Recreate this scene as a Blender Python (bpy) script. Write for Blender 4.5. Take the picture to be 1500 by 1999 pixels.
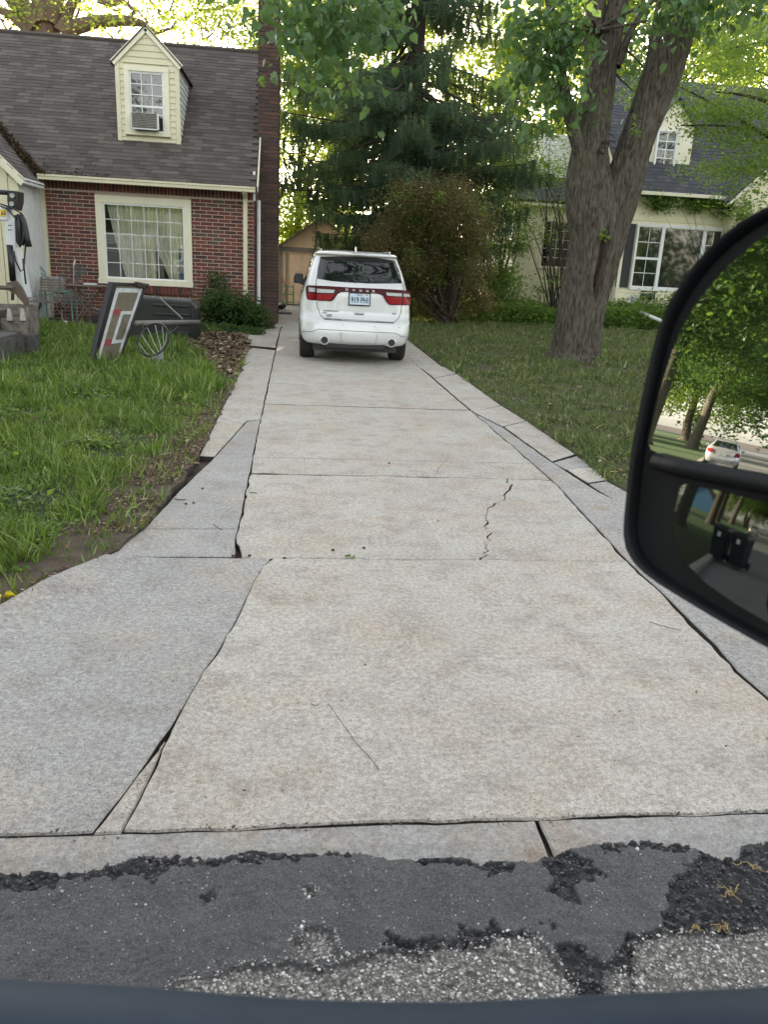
import bpy, math, random
import numpy as np
from mathutils import Vector, Matrix
from mathutils.geometry import delaunay_2d_cdt
for o in list(bpy.data.objects): bpy.data.objects.remove(o, do_unlink=True)
SC = bpy.context.scene
COL = SC.collection
random.seed(7)
# ------------------------------------------------------------------ camera
CAM_H = 1.66; F_PX = 1534.3
FW = np.array([0.11679, 0.94658, -0.30058]); RT = np.array([0.99304, -0.10668, 0.04989]); UP = np.array([-0.01516, 0.30432, 0.95245])
cd = bpy.data.cameras.new('camera'); cam = bpy.data.objects.new('camera', cd); COL.objects.link(cam)
cd.sensor_fit = 'VERTICAL'; cd.sensor_height = 36; cd.lens = F_PX / 1999 * 36
cd.clip_start = .02; cd.clip_end = 2000
cd.dof.use_dof = True; cd.dof.focus_distance = 9; cd.dof.aperture_fstop = 9.5
mw = Matrix([[RT[i], UP[i], -FW[i], (0, 0, CAM_H)[i]] for i in range(3)] + [[0, 0, 0, 1]])
cam.matrix_world = mw
SC.camera = cam
# ------------------------------------------------------------------ light
SUN = Vector((0.1309, 0.9629, 0.2359)).normalized()
w = bpy.data.worlds.new('World'); SC.world = w; w.use_nodes = True
nt = w.node_tree
sky = nt.nodes.new('ShaderNodeTexSky'); sky.sky_type = 'NISHITA'; sky.sun_disc = False
sky.sun_elevation = math.asin(SUN.z); sky.sun_rotation = math.atan2(SUN.x, SUN.y)
sky.air_density = 1.0; sky.dust_density = 1.2; sky.ozone_density = 1.0
bg = nt.nodes['Background']; bg.inputs['Strength'].default_value = .15
hs = nt.nodes.new('ShaderNodeHueSaturation'); hs.inputs['Saturation'].default_value = .42
nt.links.new(sky.outputs[0], hs.inputs['Color']); nt.links.new(hs.outputs[0], bg.inputs[0])
sl = bpy.data.lights.new('sun', 'SUN'); sl.energy = 5.0; sl.angle = math.radians(.5); sl.color = (1, .86, .66)
so = bpy.data.objects.new('sun', sl); COL.objects.link(so); so.rotation_euler = SUN.to_track_quat('Z', 'Y').to_euler()
SC.view_settings.view_transform = 'Standard'; SC.view_settings.look = 'None'
SC.view_settings.exposure = 2.42; SC.view_settings.gamma = 1
try:
    SC.view_settings.use_white_balance = True; SC.view_settings.white_balance_temperature = 7250; SC.view_settings.white_balance_tint = 12
except Exception: pass
SC.render.engine = 'CYCLES'
SC.cycles.use_denoising = True
SC.cycles.max_bounces = 8; SC.cycles.transparent_max_bounces = 16
SC.cycles.sample_clamp_indirect = 6

# ------------------------------------------------------------------ measuring helpers (photo pixel -> place)
def ray(x, y): return FW + (x - 750) / F_PX * RT - (y - 999.5) / F_PX * UP
def G(x, y, z=0.):
    d = ray(x, y); q = d * ((z - CAM_H) / d[2]); return np.array([q[0], q[1], z])
def PY(x, y, Y):
    d = ray(x, y); q = d * (Y / d[1]); return q + [0, 0, CAM_H]
def PX(x, y, X):
    d = ray(x, y); q = d * (X / d[0]); return q + [0, 0, CAM_H]
# ------------------------------------------------------------------ noise
def _h(ix, iy, iz, seed):
    n = (ix.astype(np.int64) * 374761393 + iy.astype(np.int64) * 668265263 + iz.astype(np.int64) * 2147483647 + seed * 1274126177) & 0xffffffff
    n = ((n ^ (n >> 13)) * 1274126177) & 0xffffffff
    n = (n ^ (n >> 16)) & 0xffffff
    return n / float(0xffffff)
def vn(p, s, seed=0):
    p = np.asarray(p, float) * s
    if p.shape[1] == 2: p = np.hstack([p, np.zeros((len(p), 1))])
    i = np.floor(p).astype(np.int64); f = p - i; f = f * f * (3 - 2 * f); r = 0
    for dx in (0, 1):
        for dy in (0, 1):
            for dz in (0, 1):
                wgt = (f[:, 0] if dx else 1 - f[:, 0]) * (f[:, 1] if dy else 1 - f[:, 1]) * (f[:, 2] if dz else 1 - f[:, 2])
                r = r + wgt * _h(i[:, 0] + dx, i[:, 1] + dy, i[:, 2] + dz, seed)
    return r
def fbm(p, s, seed=0, o=4):
    r = 0; a = .5; t = 0
    for k in range(o): r = r + a * vn(p, s * 2 ** k, seed + k); t += a; a *= .5
    return r / t
def pip(px, py, poly):
    px = np.asarray(px, float); py = np.asarray(py, float)
    r = np.zeros(px.shape, bool); n = len(poly)
    for i in range(n):
        x0, y0 = poly[i][:2]; x1, y1 = poly[(i + 1) % n][:2]
        c = ((y0 > py) != (y1 > py)) & (px < (x1 - x0) * (py - y0) / ((y1 - y0) if y1 != y0 else 1e-9) + x0)
        r ^= c
    return r
# ------------------------------------------------------------------ materials
MATS = {}
def nodes(name):
    m = bpy.data.materials.new(name); m.use_nodes = True; MATS[name] = m
    t = m.node_tree; return m, t, t.nodes['Principled BSDF']
def N(t, typ, **kw):
    n = t.nodes.new(typ)
    for k, v in kw.items():
        if k.startswith('i_'): n.inputs[k[2:]].default_value = v
        else: setattr(n, k, v)
    return n
def c4(c): return (c[0], c[1], c[2], 1)
def noise(t, scale, detail=4, vec=None, rough=.6):
    n = N(t, 'ShaderNodeTexNoise'); n.inputs['Scale'].default_value = scale; n.inputs['Detail'].default_value = detail; n.inputs['Roughness'].default_value = rough
    t.links.new(vec if vec is not None else pos(t), n.inputs['Vector']); return n.outputs['Fac']
def pos(t):
    g = t.nodes.get('GEO')
    if not g: g = t.nodes.new('ShaderNodeNewGeometry'); g.name = 'GEO'
    return g.outputs['Position']
def ramp(t, fac, stops):
    r = t.nodes.new('ShaderNodeValToRGB'); e = r.color_ramp.elements
    while len(e) < len(stops): e.new(.5)
    for i, (p, c) in enumerate(stops):
        e[i].position = p; e[i].color = c4(c) if hasattr(c, '__len__') else (c, c, c, 1)
    t.links.new(fac, r.inputs[0]); return r.outputs[0]
def mixc(t, a, b, fac, mode='MIX'):
    m = t.nodes.new('ShaderNodeMix'); m.data_type = 'RGBA'; m.blend_type = mode
    for s, v in ((6, a), (7, b), (0, fac)):
        if isinstance(v, bpy.types.NodeSocket): t.links.new(v, m.inputs[s])
        elif s == 0: m.inputs[0].default_value = v
        else: m.inputs[s].default_value = c4(v)
    return m.outputs[2]
def bump(t, p, h, strength=.3, dist=.01):
    b = t.nodes.new('ShaderNodeBump'); b.inputs['Strength'].default_value = strength; b.inputs['Distance'].default_value = dist
    t.links.new(h, b.inputs['Height']); t.links.new(b.outputs[0], p.inputs['Normal'])
def M(name, col, rough=.6, col2=None, ns=6, bs=0, bst=.3, bd=.005, metal=0, coat=0, spec=.5, stretch=None):
    if name in MATS: return MATS[name]
    m, t, p = nodes(name)
    p.inputs['Roughness'].default_value = rough; p.inputs['Metallic'].default_value = metal
    p.inputs['Coat Weight'].default_value = coat; p.inputs['Specular IOR Level'].default_value = spec
    vec = None
    if stretch:
        mp = N(t, 'ShaderNodeMapping'); mp.inputs['Scale'].default_value = stretch; t.links.new(pos(t), mp.inputs[0]); vec = mp.outputs[0]
    c2 = col2 or tuple(x * .8 for x in col)
    t.links.new(ramp(t, noise(t, ns, 5, vec), [(.35, col), (.68, c2)]), p.inputs['Base Color'])
    if bs: bump(t, p, noise(t, bs, 4, vec), bst, bd)
    return m
def leafmat(name, c1, c2, tc, tr=.45, rough=.45):
    m, t, p = nodes(name)
    g = pos(t); ri = t.nodes['GEO'].outputs['Random Per Island']
    col = ramp(t, ri, [(0, c1), (.55, tuple((a + b) / 2 for a, b in zip(c1, c2))), (1, c2)])
    t.links.new(col, p.inputs['Base Color']); p.inputs['Roughness'].default_value = rough
    p.inputs['Specular IOR Level'].default_value = .35
    tl = N(t, 'ShaderNodeBsdfTranslucent'); t.links.new(ramp(t, ri, [(0, tuple(x * .7 for x in tc)), (1, tc)]), tl.inputs[0])
    mx = N(t, 'ShaderNodeMixShader'); mx.inputs[0].default_value = tr
    out = t.nodes['Material Output']
    t.links.new(p.outputs[0], mx.inputs[1]); t.links.new(tl.outputs[0], mx.inputs[2]); t.links.new(mx.outputs[0], out.inputs[0])
    return m
def concrete(name, a, b, speck=.5, warm=(.40, .33, .25)):
    m, t, p = nodes(name)
    base = ramp(t, noise(t, 1.1, 6), [(.3, a), (.7, b)])
    st = ramp(t, noise(t, 1.7, 6, None, .7), [(.48, 0), (.66, .62)])
    c = mixc(t, base, warm, st)
    dk = ramp(t, noise(t, 4.2, 8, None, .78), [(.48, 0), (.70, .62)])
    c = mixc(t, c, (.20, .175, .15), dk)
    sp0 = N(t, 'ShaderNodeTexVoronoi', i_Scale=1.15); t.links.new(pos(t), sp0.inputs['Vector'])
    c = mixc(t, c, (.24, .19, .13), ramp(t, sp0.outputs['Distance'], [(.02, .5), (.11, 0)]))
    mp_ = N(t, 'ShaderNodeMapping'); mp_.inputs['Scale'].default_value = (1, .12, 1); t.links.new(pos(t), mp_.inputs[0])
    c = mixc(t, c, (.25, .22, .19), ramp(t, noise(t, 2.6, 5, mp_.outputs[0], .6), [(.55, 0), (.75, .35)]))
    drip = N(t, 'ShaderNodeTexVoronoi', i_Scale=4.2); t.links.new(pos(t), drip.inputs['Vector']); c = mixc(t, c, (.13, .115, .10), ramp(t, drip.outputs['Distance'], [(.012, .5), (.05, 0)]))
    sp = ramp(t, noise(t, 130, 3, None, .8), [(.34, 1 - speck * 1.1), (.45, .97), (.55, 1.03), (.66, 1 + speck * .6)])
    c = mixc(t, c, sp, 1., 'MULTIPLY')
    sp2 = ramp(t, noise(t, 42, 3, None, .75), [(.38, 1 - speck * .45), (.62, 1 + speck * .3)])
    c = mixc(t, c, sp2, 1., 'MULTIPLY')
    t.links.new(c, p.inputs['Base Color']); p.inputs['Roughness'].default_value = .85
    p.inputs['Specular IOR Level'].default_value = .3
    bump(t, p, noise(t, 160, 4, None, .75), .5, .004)
    return m
def glassmat(name, tint=(1, 1, 1), refl=.12, dark=0):
    m, t, p = nodes(name)
    t.nodes.remove(p)
    tr = N(t, 'ShaderNodeBsdfTransparent'); tr.inputs[0].default_value = c4(tint)
    gl = N(t, 'ShaderNodeBsdfGlossy'); gl.inputs['Roughness'].default_value = .01; gl.inputs[0].default_value = (.95, .95, .95, 1)
    fr = N(t, 'ShaderNodeFresnel'); fr.inputs[0].default_value = 1.6
    ad = N(t, 'ShaderNodeMath', operation='ADD'); ad.inputs[1].default_value = refl; t.links.new(fr.outputs[0], ad.inputs[0])
    mx = N(t, 'ShaderNodeMixShader'); t.links.new(ad.outputs[0], mx.inputs[0]); t.links.new(tr.outputs[0], mx.inputs[1]); t.links.new(gl.outputs[0], mx.inputs[2])
    t.links.new(mx.outputs[0], t.nodes['Material Output'].inputs[0]); return m
# ------------------------------------------------------------------ object helpers
def wloc(o):
    v = Vector((0, 0, 0))
    while o is not None: v += Vector(o.location); o = o.parent
    return v
def tag(o, label=None, cat=None, group=None, kind=None):
    if label: o['label'] = label
    if cat: o['category'] = cat
    if group: o['group'] = group
    if kind: o['kind'] = kind
    return o
def thing(name, label, cat, loc=(0, 0, 0), group=None, kind=None):
    o = bpy.data.objects.new(name, None); COL.objects.link(o); o.location = [float(a) for a in loc]; o.empty_display_size = .2
    return tag(o, label, cat, group, kind)
def link(name, me, parent=None, loc=(0, 0, 0)):
    o = bpy.data.objects.new(name, me); COL.objects.link(o)
    if parent is not None: o.parent = parent
    o.location = [float(a) for a in loc]; return o
def np_mesh(name, V, F, mats, mi=None, smooth=False, parent=None, world=True, attrs=None):
    """V (n,3); F (m,k) array or list of such arrays"""
    V = np.asarray(V, np.float64).reshape(-1, 3)
    Fs = F if isinstance(F, list) and np.ndim(F[0]) == 2 else [F]
    Fs = [np.asarray(f, np.int32) for f in Fs if len(f)]
    loc = (0, 0, 0)
    if world and len(V):
        if parent is not None: off = np.array(wloc(parent))
        else: off = np.array([V[:, 0].mean(), V[:, 1].mean(), V[:, 2].min()]); loc = off
        V = V - off
    me = bpy.data.meshes.new(name)
    me.vertices.add(len(V)); me.vertices.foreach_set('co', V.astype(np.float32).ravel())
    loops = np.concatenate([f.ravel() for f in Fs]); tot = np.concatenate([np.full(len(f), f.shape[1], np.int32) for f in Fs])
    st = np.concatenate([[0], np.cumsum(tot)[:-1]]).astype(np.int32)
    me.loops.add(len(loops)); me.loops.foreach_set('vertex_index', loops.astype(np.int32))
    me.polygons.add(len(tot)); me.polygons.foreach_set('loop_start', st); me.polygons.foreach_set('loop_total', tot)
    if mi is not None: me.polygons.foreach_set('material_index', np.asarray(mi, np.int32))
    me.polygons.foreach_set('use_smooth', np.full(len(tot), bool(smooth)))
    for m in (mats if isinstance(mats, (list, tuple)) else [mats]): me.materials.append(m)
    if attrs:
        for k, a in attrs.items():
            at = me.attributes.new(k, 'FLOAT', 'POINT'); at.data.foreach_set('value', np.asarray(a, np.float32))
    me.update(); me.validate()
    return link(name, me, parent, loc)
def nrm(a):
    a = np.asarray(a, float); return a / (np.linalg.norm(a, axis=-1, keepdims=True) + 1e-12)
class MB:
    def __init__(s): s.v = []; s.f = []; s.m = []
    def add(s, vs, fs, mi=0):
        n = len(s.v); s.v += [(float(v[0]), float(v[1]), float(v[2])) for v in vs]
        s.f += [tuple(n + i for i in f) for f in fs]; s.m += [mi] * len(fs); return s
    def box(s, c, d, R=None, mi=0):
        vs = []
        for x in (-.5, .5):
            for y in (-.5, .5):
                for z in (-.5, .5):
                    q = Vector((x * d[0], y * d[1], z * d[2]))
                    if R is not None: q = R @ q
                    vs.append((q.x + c[0], q.y + c[1], q.z + c[2]))
        return s.add(vs, [(0, 1, 3, 2), (4, 6, 7, 5), (0, 4, 5, 1), (2, 3, 7, 6), (0, 2, 6, 4), (1, 5, 7, 3)], mi)
    def bb(s, x0, x1, y0, y1, z0, z1, mi=0): return s.box(((x0 + x1) / 2, (y0 + y1) / 2, (z0 + z1) / 2), (x1 - x0, y1 - y0, z1 - z0), None, mi)
    def beam(s, a, b, w, t, up=(0, 0, 1), mi=0):
        a = np.array(a, float); b = np.array(b, float); d = b - a; L = np.linalg.norm(d); d /= L
        u = np.array(up, float); sd = np.cross(d, u)
        if np.linalg.norm(sd) < 1e-4: sd = np.cross(d, [0, 1, 0.])
        sd /= np.linalg.norm(sd); u = np.cross(sd, d)
        vs = [p + sd * w * i + u * t * j for p in (a, b) for i, j in ((-.5, -.5), (.5, -.5), (.5, .5), (-.5, .5))]
        return s.add(vs, [(3, 2, 1, 0), (4, 5, 6, 7), (0, 1, 5, 4), (1, 2, 6, 5), (2, 3, 7, 6), (3, 0, 4, 7)], mi)
    def tube(s, pts, r, seg=8, caps=True, closed=False, mi=0):
        P = np.array(pts, float); n = len(P); r = [r] * n if not hasattr(r, '__len__') else list(r)
        T = np.gradient(P, axis=0) if not closed else np.roll(P, -1, 0) - np.roll(P, 1, 0)
        T = nrm(T); u = np.cross(T[0], [0, 0, 1.])
        if np.linalg.norm(u) < 1e-3: u = np.cross(T[0], [0, 1., 0])
        u /= np.linalg.norm(u); vs = []
        for i in range(n):
            u = u - T[i] * (u @ T[i]); u /= np.linalg.norm(u); v = np.cross(T[i], u)
            for k in range(seg):
                a = 2 * math.pi * k / seg; vs.append(P[i] + r[i] * (math.cos(a) * u + math.sin(a) * v))
        fs = []
        for i in range(n if closed else n - 1):
            j = (i + 1) % n
            for k in range(seg):
                k2 = (k + 1) % seg; fs.append((i * seg + k, i * seg + k2, j * seg + k2, j * seg + k))
        if caps and not closed: fs += [tuple(range(seg))[::-1], tuple((n - 1) * seg + k for k in range(seg))]
        return s.add(vs, fs, mi)
    def lathe(s, prof, c, ax=(0, 0, 1), seg=16, mi=0):
        ax = nrm(np.array(ax, float)); u = np.cross(ax, [0, 0, 1.])
        if np.linalg.norm(u) < 1e-3: u = np.array([1., 0, 0])
        u /= np.linalg.norm(u); v = np.cross(ax, u); c = np.array(c, float); vs = []
        for r, h in prof:
            for k in range(seg):
                a = 2 * math.pi * k / seg; vs.append(c + ax * h + r * (math.cos(a) * u + math.sin(a) * v))
        fs = [(i * seg + k, i * seg + (k + 1) % seg, (i + 1) * seg + (k + 1) % seg, (i + 1) * seg + k) for i in range(len(prof) - 1) for k in range(seg)]
        fs += [tuple(range(seg))[::-1], tuple((len(prof) - 1) * seg + k for k in range(seg))]
        return s.add(vs, fs, mi)
    def prism(s, poly, off, mi=0):
        n = len(poly); off = np.array(off, float); a = [np.array(p, float) for p in poly]
        vs = a + [p + off for p in a]
        return s.add(vs, [tuple(range(n))[::-1], tuple(range(n, 2 * n))] + [(i, (i + 1) % n, n + (i + 1) % n, n + i) for i in range(n)], mi)
    def build(s, name, mat, parent=None, smooth=False, bevel=0, sub=0, world=True, auto=False):
        V = np.array(s.v); off = np.zeros(3); loc = (0, 0, 0)
        if world:
            if parent is not None: off = np.array(wloc(parent))
            else: off = np.array([V[:, 0].mean(), V[:, 1].mean(), V[:, 2].min()]); loc = off
        me = bpy.data.meshes.new(name); me.from_pydata((V - off).tolist(), [], s.f)
        for m in (mat if isinstance(mat, (list, tuple)) else [mat]): me.materials.append(m)
        me.polygons.foreach_set('material_index', np.array(s.m, np.int32))
        me.polygons.foreach_set('use_smooth', np.full(len(s.f), bool(smooth)))
        me.update(); o = link(name, me, parent, loc)
        if bevel:
            b = o.modifiers.new('b', 'BEVEL'); b.width = bevel; b.segments = 2; b.limit_method = 'ANGLE'; b.angle_limit = math.radians(40)
        if sub:
            b = o.modifiers.new('s', 'SUBSURF'); b.levels = sub; b.render_levels = sub
        return o
def rim(poly, step, jit=0, seed=0):
    out = []; n = len(poly)
    for i in range(n):
        a = np.array(poly[i][:2], float); b = np.array(poly[(i + 1) % n][:2], float); L = np.linalg.norm(b - a); k = max(1, int(L / step))
        d = (b - a) / max(L, 1e-9); nn = np.array([-d[1], d[0]]); nn = nn if nn[0] + .37 * nn[1] > 0 else -nn
        for j in range(k):
            q = a + (b - a) * j / k
            if jit:
                wv = (fbm(np.array([[q[0] * 1., q[1] * 1., 0]]), 6, 3, 4)[0] - .5) * 2 * jit
                q = q + nn * wv * min(1, j / 2., (k - j) / 2.)
            out.append(q)
    return np.array(out)
def inset(R, d):
    a = np.roll(R, 1, 0); b = np.roll(R, -1, 0); t = nrm(b - a); n = np.stack([-t[:, 1], t[:, 0]], 1)
    return R + n * d
def area2(R): x, y = R[:, 0], R[:, 1]; return .5 * np.sum(x * np.roll(y, -1) - np.roll(x, -1) * y)
def fill(R, step=None):
    pts = [Vector((float(a), float(b))) for a, b in R]; n = len(pts)
    if step:
        x0, y0 = R.min(0); x1, y1 = R.max(0)
        gx, gy = np.meshgrid(np.arange(x0 + step / 2, x1, step), np.arange(y0 + step / 2, y1, step)); gx = gx.ravel(); gy = gy.ravel()
        gx = gx + np.sin(gx * 91 + gy * 57) * step * .1
        inner = inset(R, min(step * .3, .02)) if len(R) > 6 else R
        k = pip(gx, gy, inner)
        pts += [Vector((float(a), float(b))) for a, b in zip(gx[k], gy[k])]
    v, e, f, _, _, _ = delaunay_2d_cdt(pts, [(i, (i + 1) % n) for i in range(n)], [], 1, 1e-7)
    return np.array([(p.x, p.y) for p in v]), np.array([t for t in f if len(t) == 3], np.int32)
def slab(name, poly, z, mat, parent=None, gap=.004, th=.07, jit=.004, step=.25, bev=.006, hf=None, edge=.04, seed=0):
    R = rim(poly, edge, jit, seed)
    if area2(R) < 0: R = R[::-1]
    gv = gap * (.25 + 2.6 * np.clip(fbm(R, 9, 17 + seed, 3) - .32, 0, 1) * 1.6) if gap > 0 else gap
    R = inset(R, gv[:, None] if gap > 0 else gap); R1 = inset(R, bev)
    V2, F = fill(R1, step); hf = hf or (lambda x, y: 0 * x)
    a, b, c = V2[F[:, 0]], V2[F[:, 1]], V2[F[:, 2]]
    cr = (b[:, 0] - a[:, 0]) * (c[:, 1] - a[:, 1]) - (b[:, 1] - a[:, 1]) * (c[:, 0] - a[:, 0]); F = np.where(cr[:, None] < 0, F[:, ::-1], F)
    nt_ = len(V2); n = len(R)
    V = [np.column_stack([V2, z + hf(V2[:, 0], V2[:, 1])]), np.column_stack([R1, z + hf(R1[:, 0], R1[:, 1])]), np.column_stack([R, z - bev + hf(R[:, 0], R[:, 1])]), np.column_stack([R, np.full(n, z - th)])]
    i = np.arange(n); j = (i + 1) % n; q = []
    for k in (0, 1): q.append(np.column_stack([nt_ + (k + 1) * n + i, nt_ + (k + 1) * n + j, nt_ + k * n + j, nt_ + k * n + i]))
    return np_mesh(name, np.vstack(V), [F, np.vstack(q)], [mat, MATS.get('joint_dirt_shade', mat)], mi=np.concatenate([np.zeros(len(F) + n, np.int32), np.ones(n, np.int32)]), parent=parent)
def inst(name, T, TF, P, A, B, C, S, mat, parent=None, mi=None, world=True):
    """copies of template T (k,3) in frames A,B,C (n,3) with scales S (n,) or (n,3) -> one mesh"""
    T = np.asarray(T, float); P = np.asarray(P, float); n = len(P); S = np.asarray(S, float)
    if S.ndim == 1: S = np.repeat(S[:, None], 3, 1)
    V = P[:, None, :] + T[None, :, 0, None] * (A * S[:, :1])[:, None, :] + T[None, :, 1, None] * (B * S[:, 1:2])[:, None, :] + T[None, :, 2, None] * (C * S[:, 2:3])[:, None, :]
    TF = np.asarray(TF); F = (TF[None] + (np.arange(n) * len(T))[:, None, None]).reshape(-1, TF.shape[1])
    return np_mesh(name, V.reshape(-1, 3), F, mat, mi=mi, parent=parent, world=world)
LEAF = ([(0, 0, 0), (.5, .34, .08), (1, 0, 0), (.5, -.34, .08)], [(0, 1, 2), (0, 2, 3)])
HEART = ([(0, 0, 0), (.02, .30, .06), (.38, .44, .09), (1, 0, -.05), (.38, -.44, .09), (.02, -.30, .06)], [(0, 1, 2), (0, 2, 3), (0, 3, 4), (0, 4, 5)])
def frames(n, rng, droop=.5, tilt=1.0):
    a = rng.uniform(0, 2 * np.pi, n); A = np.stack([np.cos(a), np.sin(a), rng.normal(-droop, .45, n)], 1); A = nrm(A)
    U = nrm(np.stack([rng.normal(0, tilt * .6, n), rng.normal(0, tilt * .6, n), np.ones(n)], 1))
    B = nrm(np.cross(U, A)); C = np.cross(A, B); return A, B, C
def text(s, loc, h, mat, parent, name='lettering', width=None, rx=90, rz=0, ext=.002, bold=0, sp=1.0):
    c = bpy.data.curves.new(name, 'FONT'); c.body = s; c.size = 1; c.extrude = ext / h * 1.0; c.align_x = 'CENTER'; c.align_y = 'CENTER'; c.offset = bold; c.space_character = sp
    tmp = bpy.data.objects.new('tmp', c); COL.objects.link(tmp); bpy.context.view_layer.update()
    me = bpy.data.meshes.new_from_object(tmp.evaluated_get(bpy.context.evaluated_depsgraph_get())); bpy.data.objects.remove(tmp)
    n = len(me.vertices); co = np.zeros(n * 3); me.vertices.foreach_get('co', co); co = co.reshape(-1, 3)
    hh = np.ptp(co[:, 1]); ww = np.ptp(co[:, 0]); k = h / hh; kx = width / ww if width else k
    ctr = (co.max(0) + co.min(0)) / 2; co = co - ctr; co[:, 0] *= kx; co[:, 1] *= k; co[:, 2] *= k
    R = np.array(Matrix.Rotation(math.radians(rz), 3, 'Z') @ Matrix.Rotation(math.radians(rx), 3, 'X')); co = co @ R.T
    me.vertices.foreach_set('co', co.ravel()); me.materials.clear(); me.materials.append(mat); me.name = name; me.update()
    return link(name, me, parent, np.array(loc, float) - (np.array(wloc(parent)) if parent else 0))
# ================================================================== PALETTE
c_main = concrete('concrete_warm', (.385, .362, .325), (.455, .437, .402), .5)
c_cool = concrete('concrete_cool', (.29, .29, .28), (.352, .35, .34), .55, (.38, .34, .28))
c_kerb = concrete('concrete_kerb', (.29, .288, .275), (.35, .345, .33), .4, (.34, .26, .18))
soil = M('soil', (.055, .038, .026), .95, (.10, .075, .055), 9, 60, .8, .02)
M('joint_dirt_shade', (.030, .024, .018), .95, (.045, .036, .028), 30)  # dirt on joint walls, its dark colour also stands in for shade in gaps
def lawnmat(name, g1, g2, br, k):
    m, t, p = nodes(name)
    a = ramp(t, noise(t, 12, 5, None, .7), [(.3, g1), (.7, g2)])
    f = ramp(t, noise(t, .9, 6, None, .7), [(.42, 0), (.62, k)])
    t.links.new(mixc(t, a, br, f), p.inputs['Base Color']); p.inputs['Roughness'].default_value = .95
    bump(t, p, noise(t, 70, 5, None, .8), 1, .03); return m
lawn_l = lawnmat('lawn_lush', (.014, .028, .008), (.03, .055, .014), (.05, .038, .026), .5)
lawn_r = lawnmat('lawn_dry', (.03, .045, .015), (.06, .085, .025), (.085, .07, .045), .8)
lawn_far = lawnmat('lawn_far', (.035, .075, .016), (.055, .11, .025), (.07, .07, .03), .3)
dark = M('dark_plastic', (.012, .013, .015), .42, (.02, .021, .023), 12)
black_metal = M('black_metal', (.012, .012, .014), .35)
cream = M('cream_paint', (.64, .60, .43), .55, (.58, .54, .38), 2)
cream_lt = M('cream_trim', (.72, .69, .54), .5, (.66, .63, .48), 2)
yellow_sid = M('pale_yellow_siding', (.74, .70, .50), .55, (.68, .64, .45), 1.5)
white_p = M('white_paint', (.74, .76, .76), .45, (.66, .68, .68), 3)
rust = M('rusty_metal', (.16, .10, .065), .7, (.08, .055, .04), 14)
wood_old = M('weathered_wood', (.17, .135, .10), .8, (.09, .07, .055), 10, 60, .4, .004, stretch=(1, 1, 4))
galv = M('galvanised_metal', (.42, .44, .45), .4, (.30, .31, .32), 12, metal=.6)
chrome = M('chrome', (.6, .6, .62), .15, metal=1)
tyre_m = M('tyre_rubber', (.014, .014, .015), .75, (.022, .021, .02), 20)
glass_thin = glassmat('window_glass', (.97, .98, .95), .03)
glass_dark = M('dark_window_glass', (.010, .014, .014), .03, spec=.9)
grey_shingle = [M('shingle_grey_%d' % i, c, .9, tuple(x * .75 for x in c), 25, 90, .5, .004) for i, c in enumerate([(.098, .084, .075), (.080, .069, .062), (.120, .102, .090), (.068, .060, .055)])]
blue_shingle = [M('shingle_blue_%d' % i, c, .85, tuple(x * .8 for x in c), 25, 90, .5, .004) for i, c in enumerate([(.055, .060, .072), (.045, .049, .060), (.070, .076, .086), (.05, .053, .060)])]
brick_m = [M('brick_clay_%d' % i, c, .85, tuple(x * .72 for x in c), 30, 110, .5, .004) for i, c in enumerate([(.165, .048, .034), (.12, .040, .030), (.075, .033, .027), (.12, .066, .046), (.19, .060, .040), (.10, .070, .050)])]
mortar = M('mortar', (.50, .41, .35), .95, (.40, .33, .29), 20, 100, .5, .004)
blackboard = M('weathered_board', (.17, .145, .105), .7, (.12, .11, .075), 8)
# ================================================================== GROUND
def sheet(name, x0, x1, y0, y1, z, mat, kind='structure'):
    V = [(x0, y0, z), (x1, y0, z), (x1, y1, z), (x0, y1, z)]
    return tag(np_mesh(name, V, [(0, 1, 2, 3)], mat, world=False), kind=kind)
sheet('ground', -500, 500, -500, 500, -.12, soil)
sheet('soil_bed', -6.5, 5, 2.05, 32, -.05, soil)
def sl_nz(x, y, s, k, a): return a * (fbm(np.column_stack([x, y]), s, k, 3) - .5)
def hl(x, y):
    h = .015 + sl_nz(x, y, .8, 11, .05) + sl_nz(x, y, 7, 12, .02); return h
def hr(x, y):
    d = np.clip((x - 2.65) / 2.5, 0, 1); return .01 + d * .05 + sl_nz(x, y, .6, 13, .05) + sl_nz(x, y, 6, 14, .015)
LL = [(-2.9, 2.03), (-2.4, 2.3), (-1.34, 3.49), (-1.05, 4.28), (-.92, 4.8), (-.8, 6.75), (-.8, 9.45), (-.80, 13), (-.95, 15.9), (-1.0, 17.6), (-1.2, 18.05), (-2.1, 18.1), (-5.6, 18.75), (-12, 18.75), (-12, 2.03)]
LR = [(4.5, 2.03), (12, 2.03), (40, 2.03), (40, 46), (2.64, 46), (2.64, 17.8), (2.60, 13.7), (2.68, 12.8), (2.67, 9.8), (2.71, 8.8), (2.72, 7.1), (2.66, 6.24), (2.8, 5.4), (3.0, 4.4), (3.6, 3.3)]
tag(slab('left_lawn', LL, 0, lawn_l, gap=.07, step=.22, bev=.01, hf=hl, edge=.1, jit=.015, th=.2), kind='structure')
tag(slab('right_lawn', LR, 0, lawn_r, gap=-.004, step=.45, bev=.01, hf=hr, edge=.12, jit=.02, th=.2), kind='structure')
STRIP = [(-2.9, 2.03), (-2.4, 2.3), (-1.34, 3.49), (-1.05, 4.28), (-.92, 4.8), (-.8, 6.75), (-.8, 9.45), (-.80, 13), (-.93, 13.2), (-.97, 10.5), (-1.08, 8.6), (-1.2, 7.2), (-1.3, 6), (-1.35, 5), (-1.5, 4.2), (-2.0, 3.2), (-3.3, 2.3), (-3.6, 2.03)]
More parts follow.
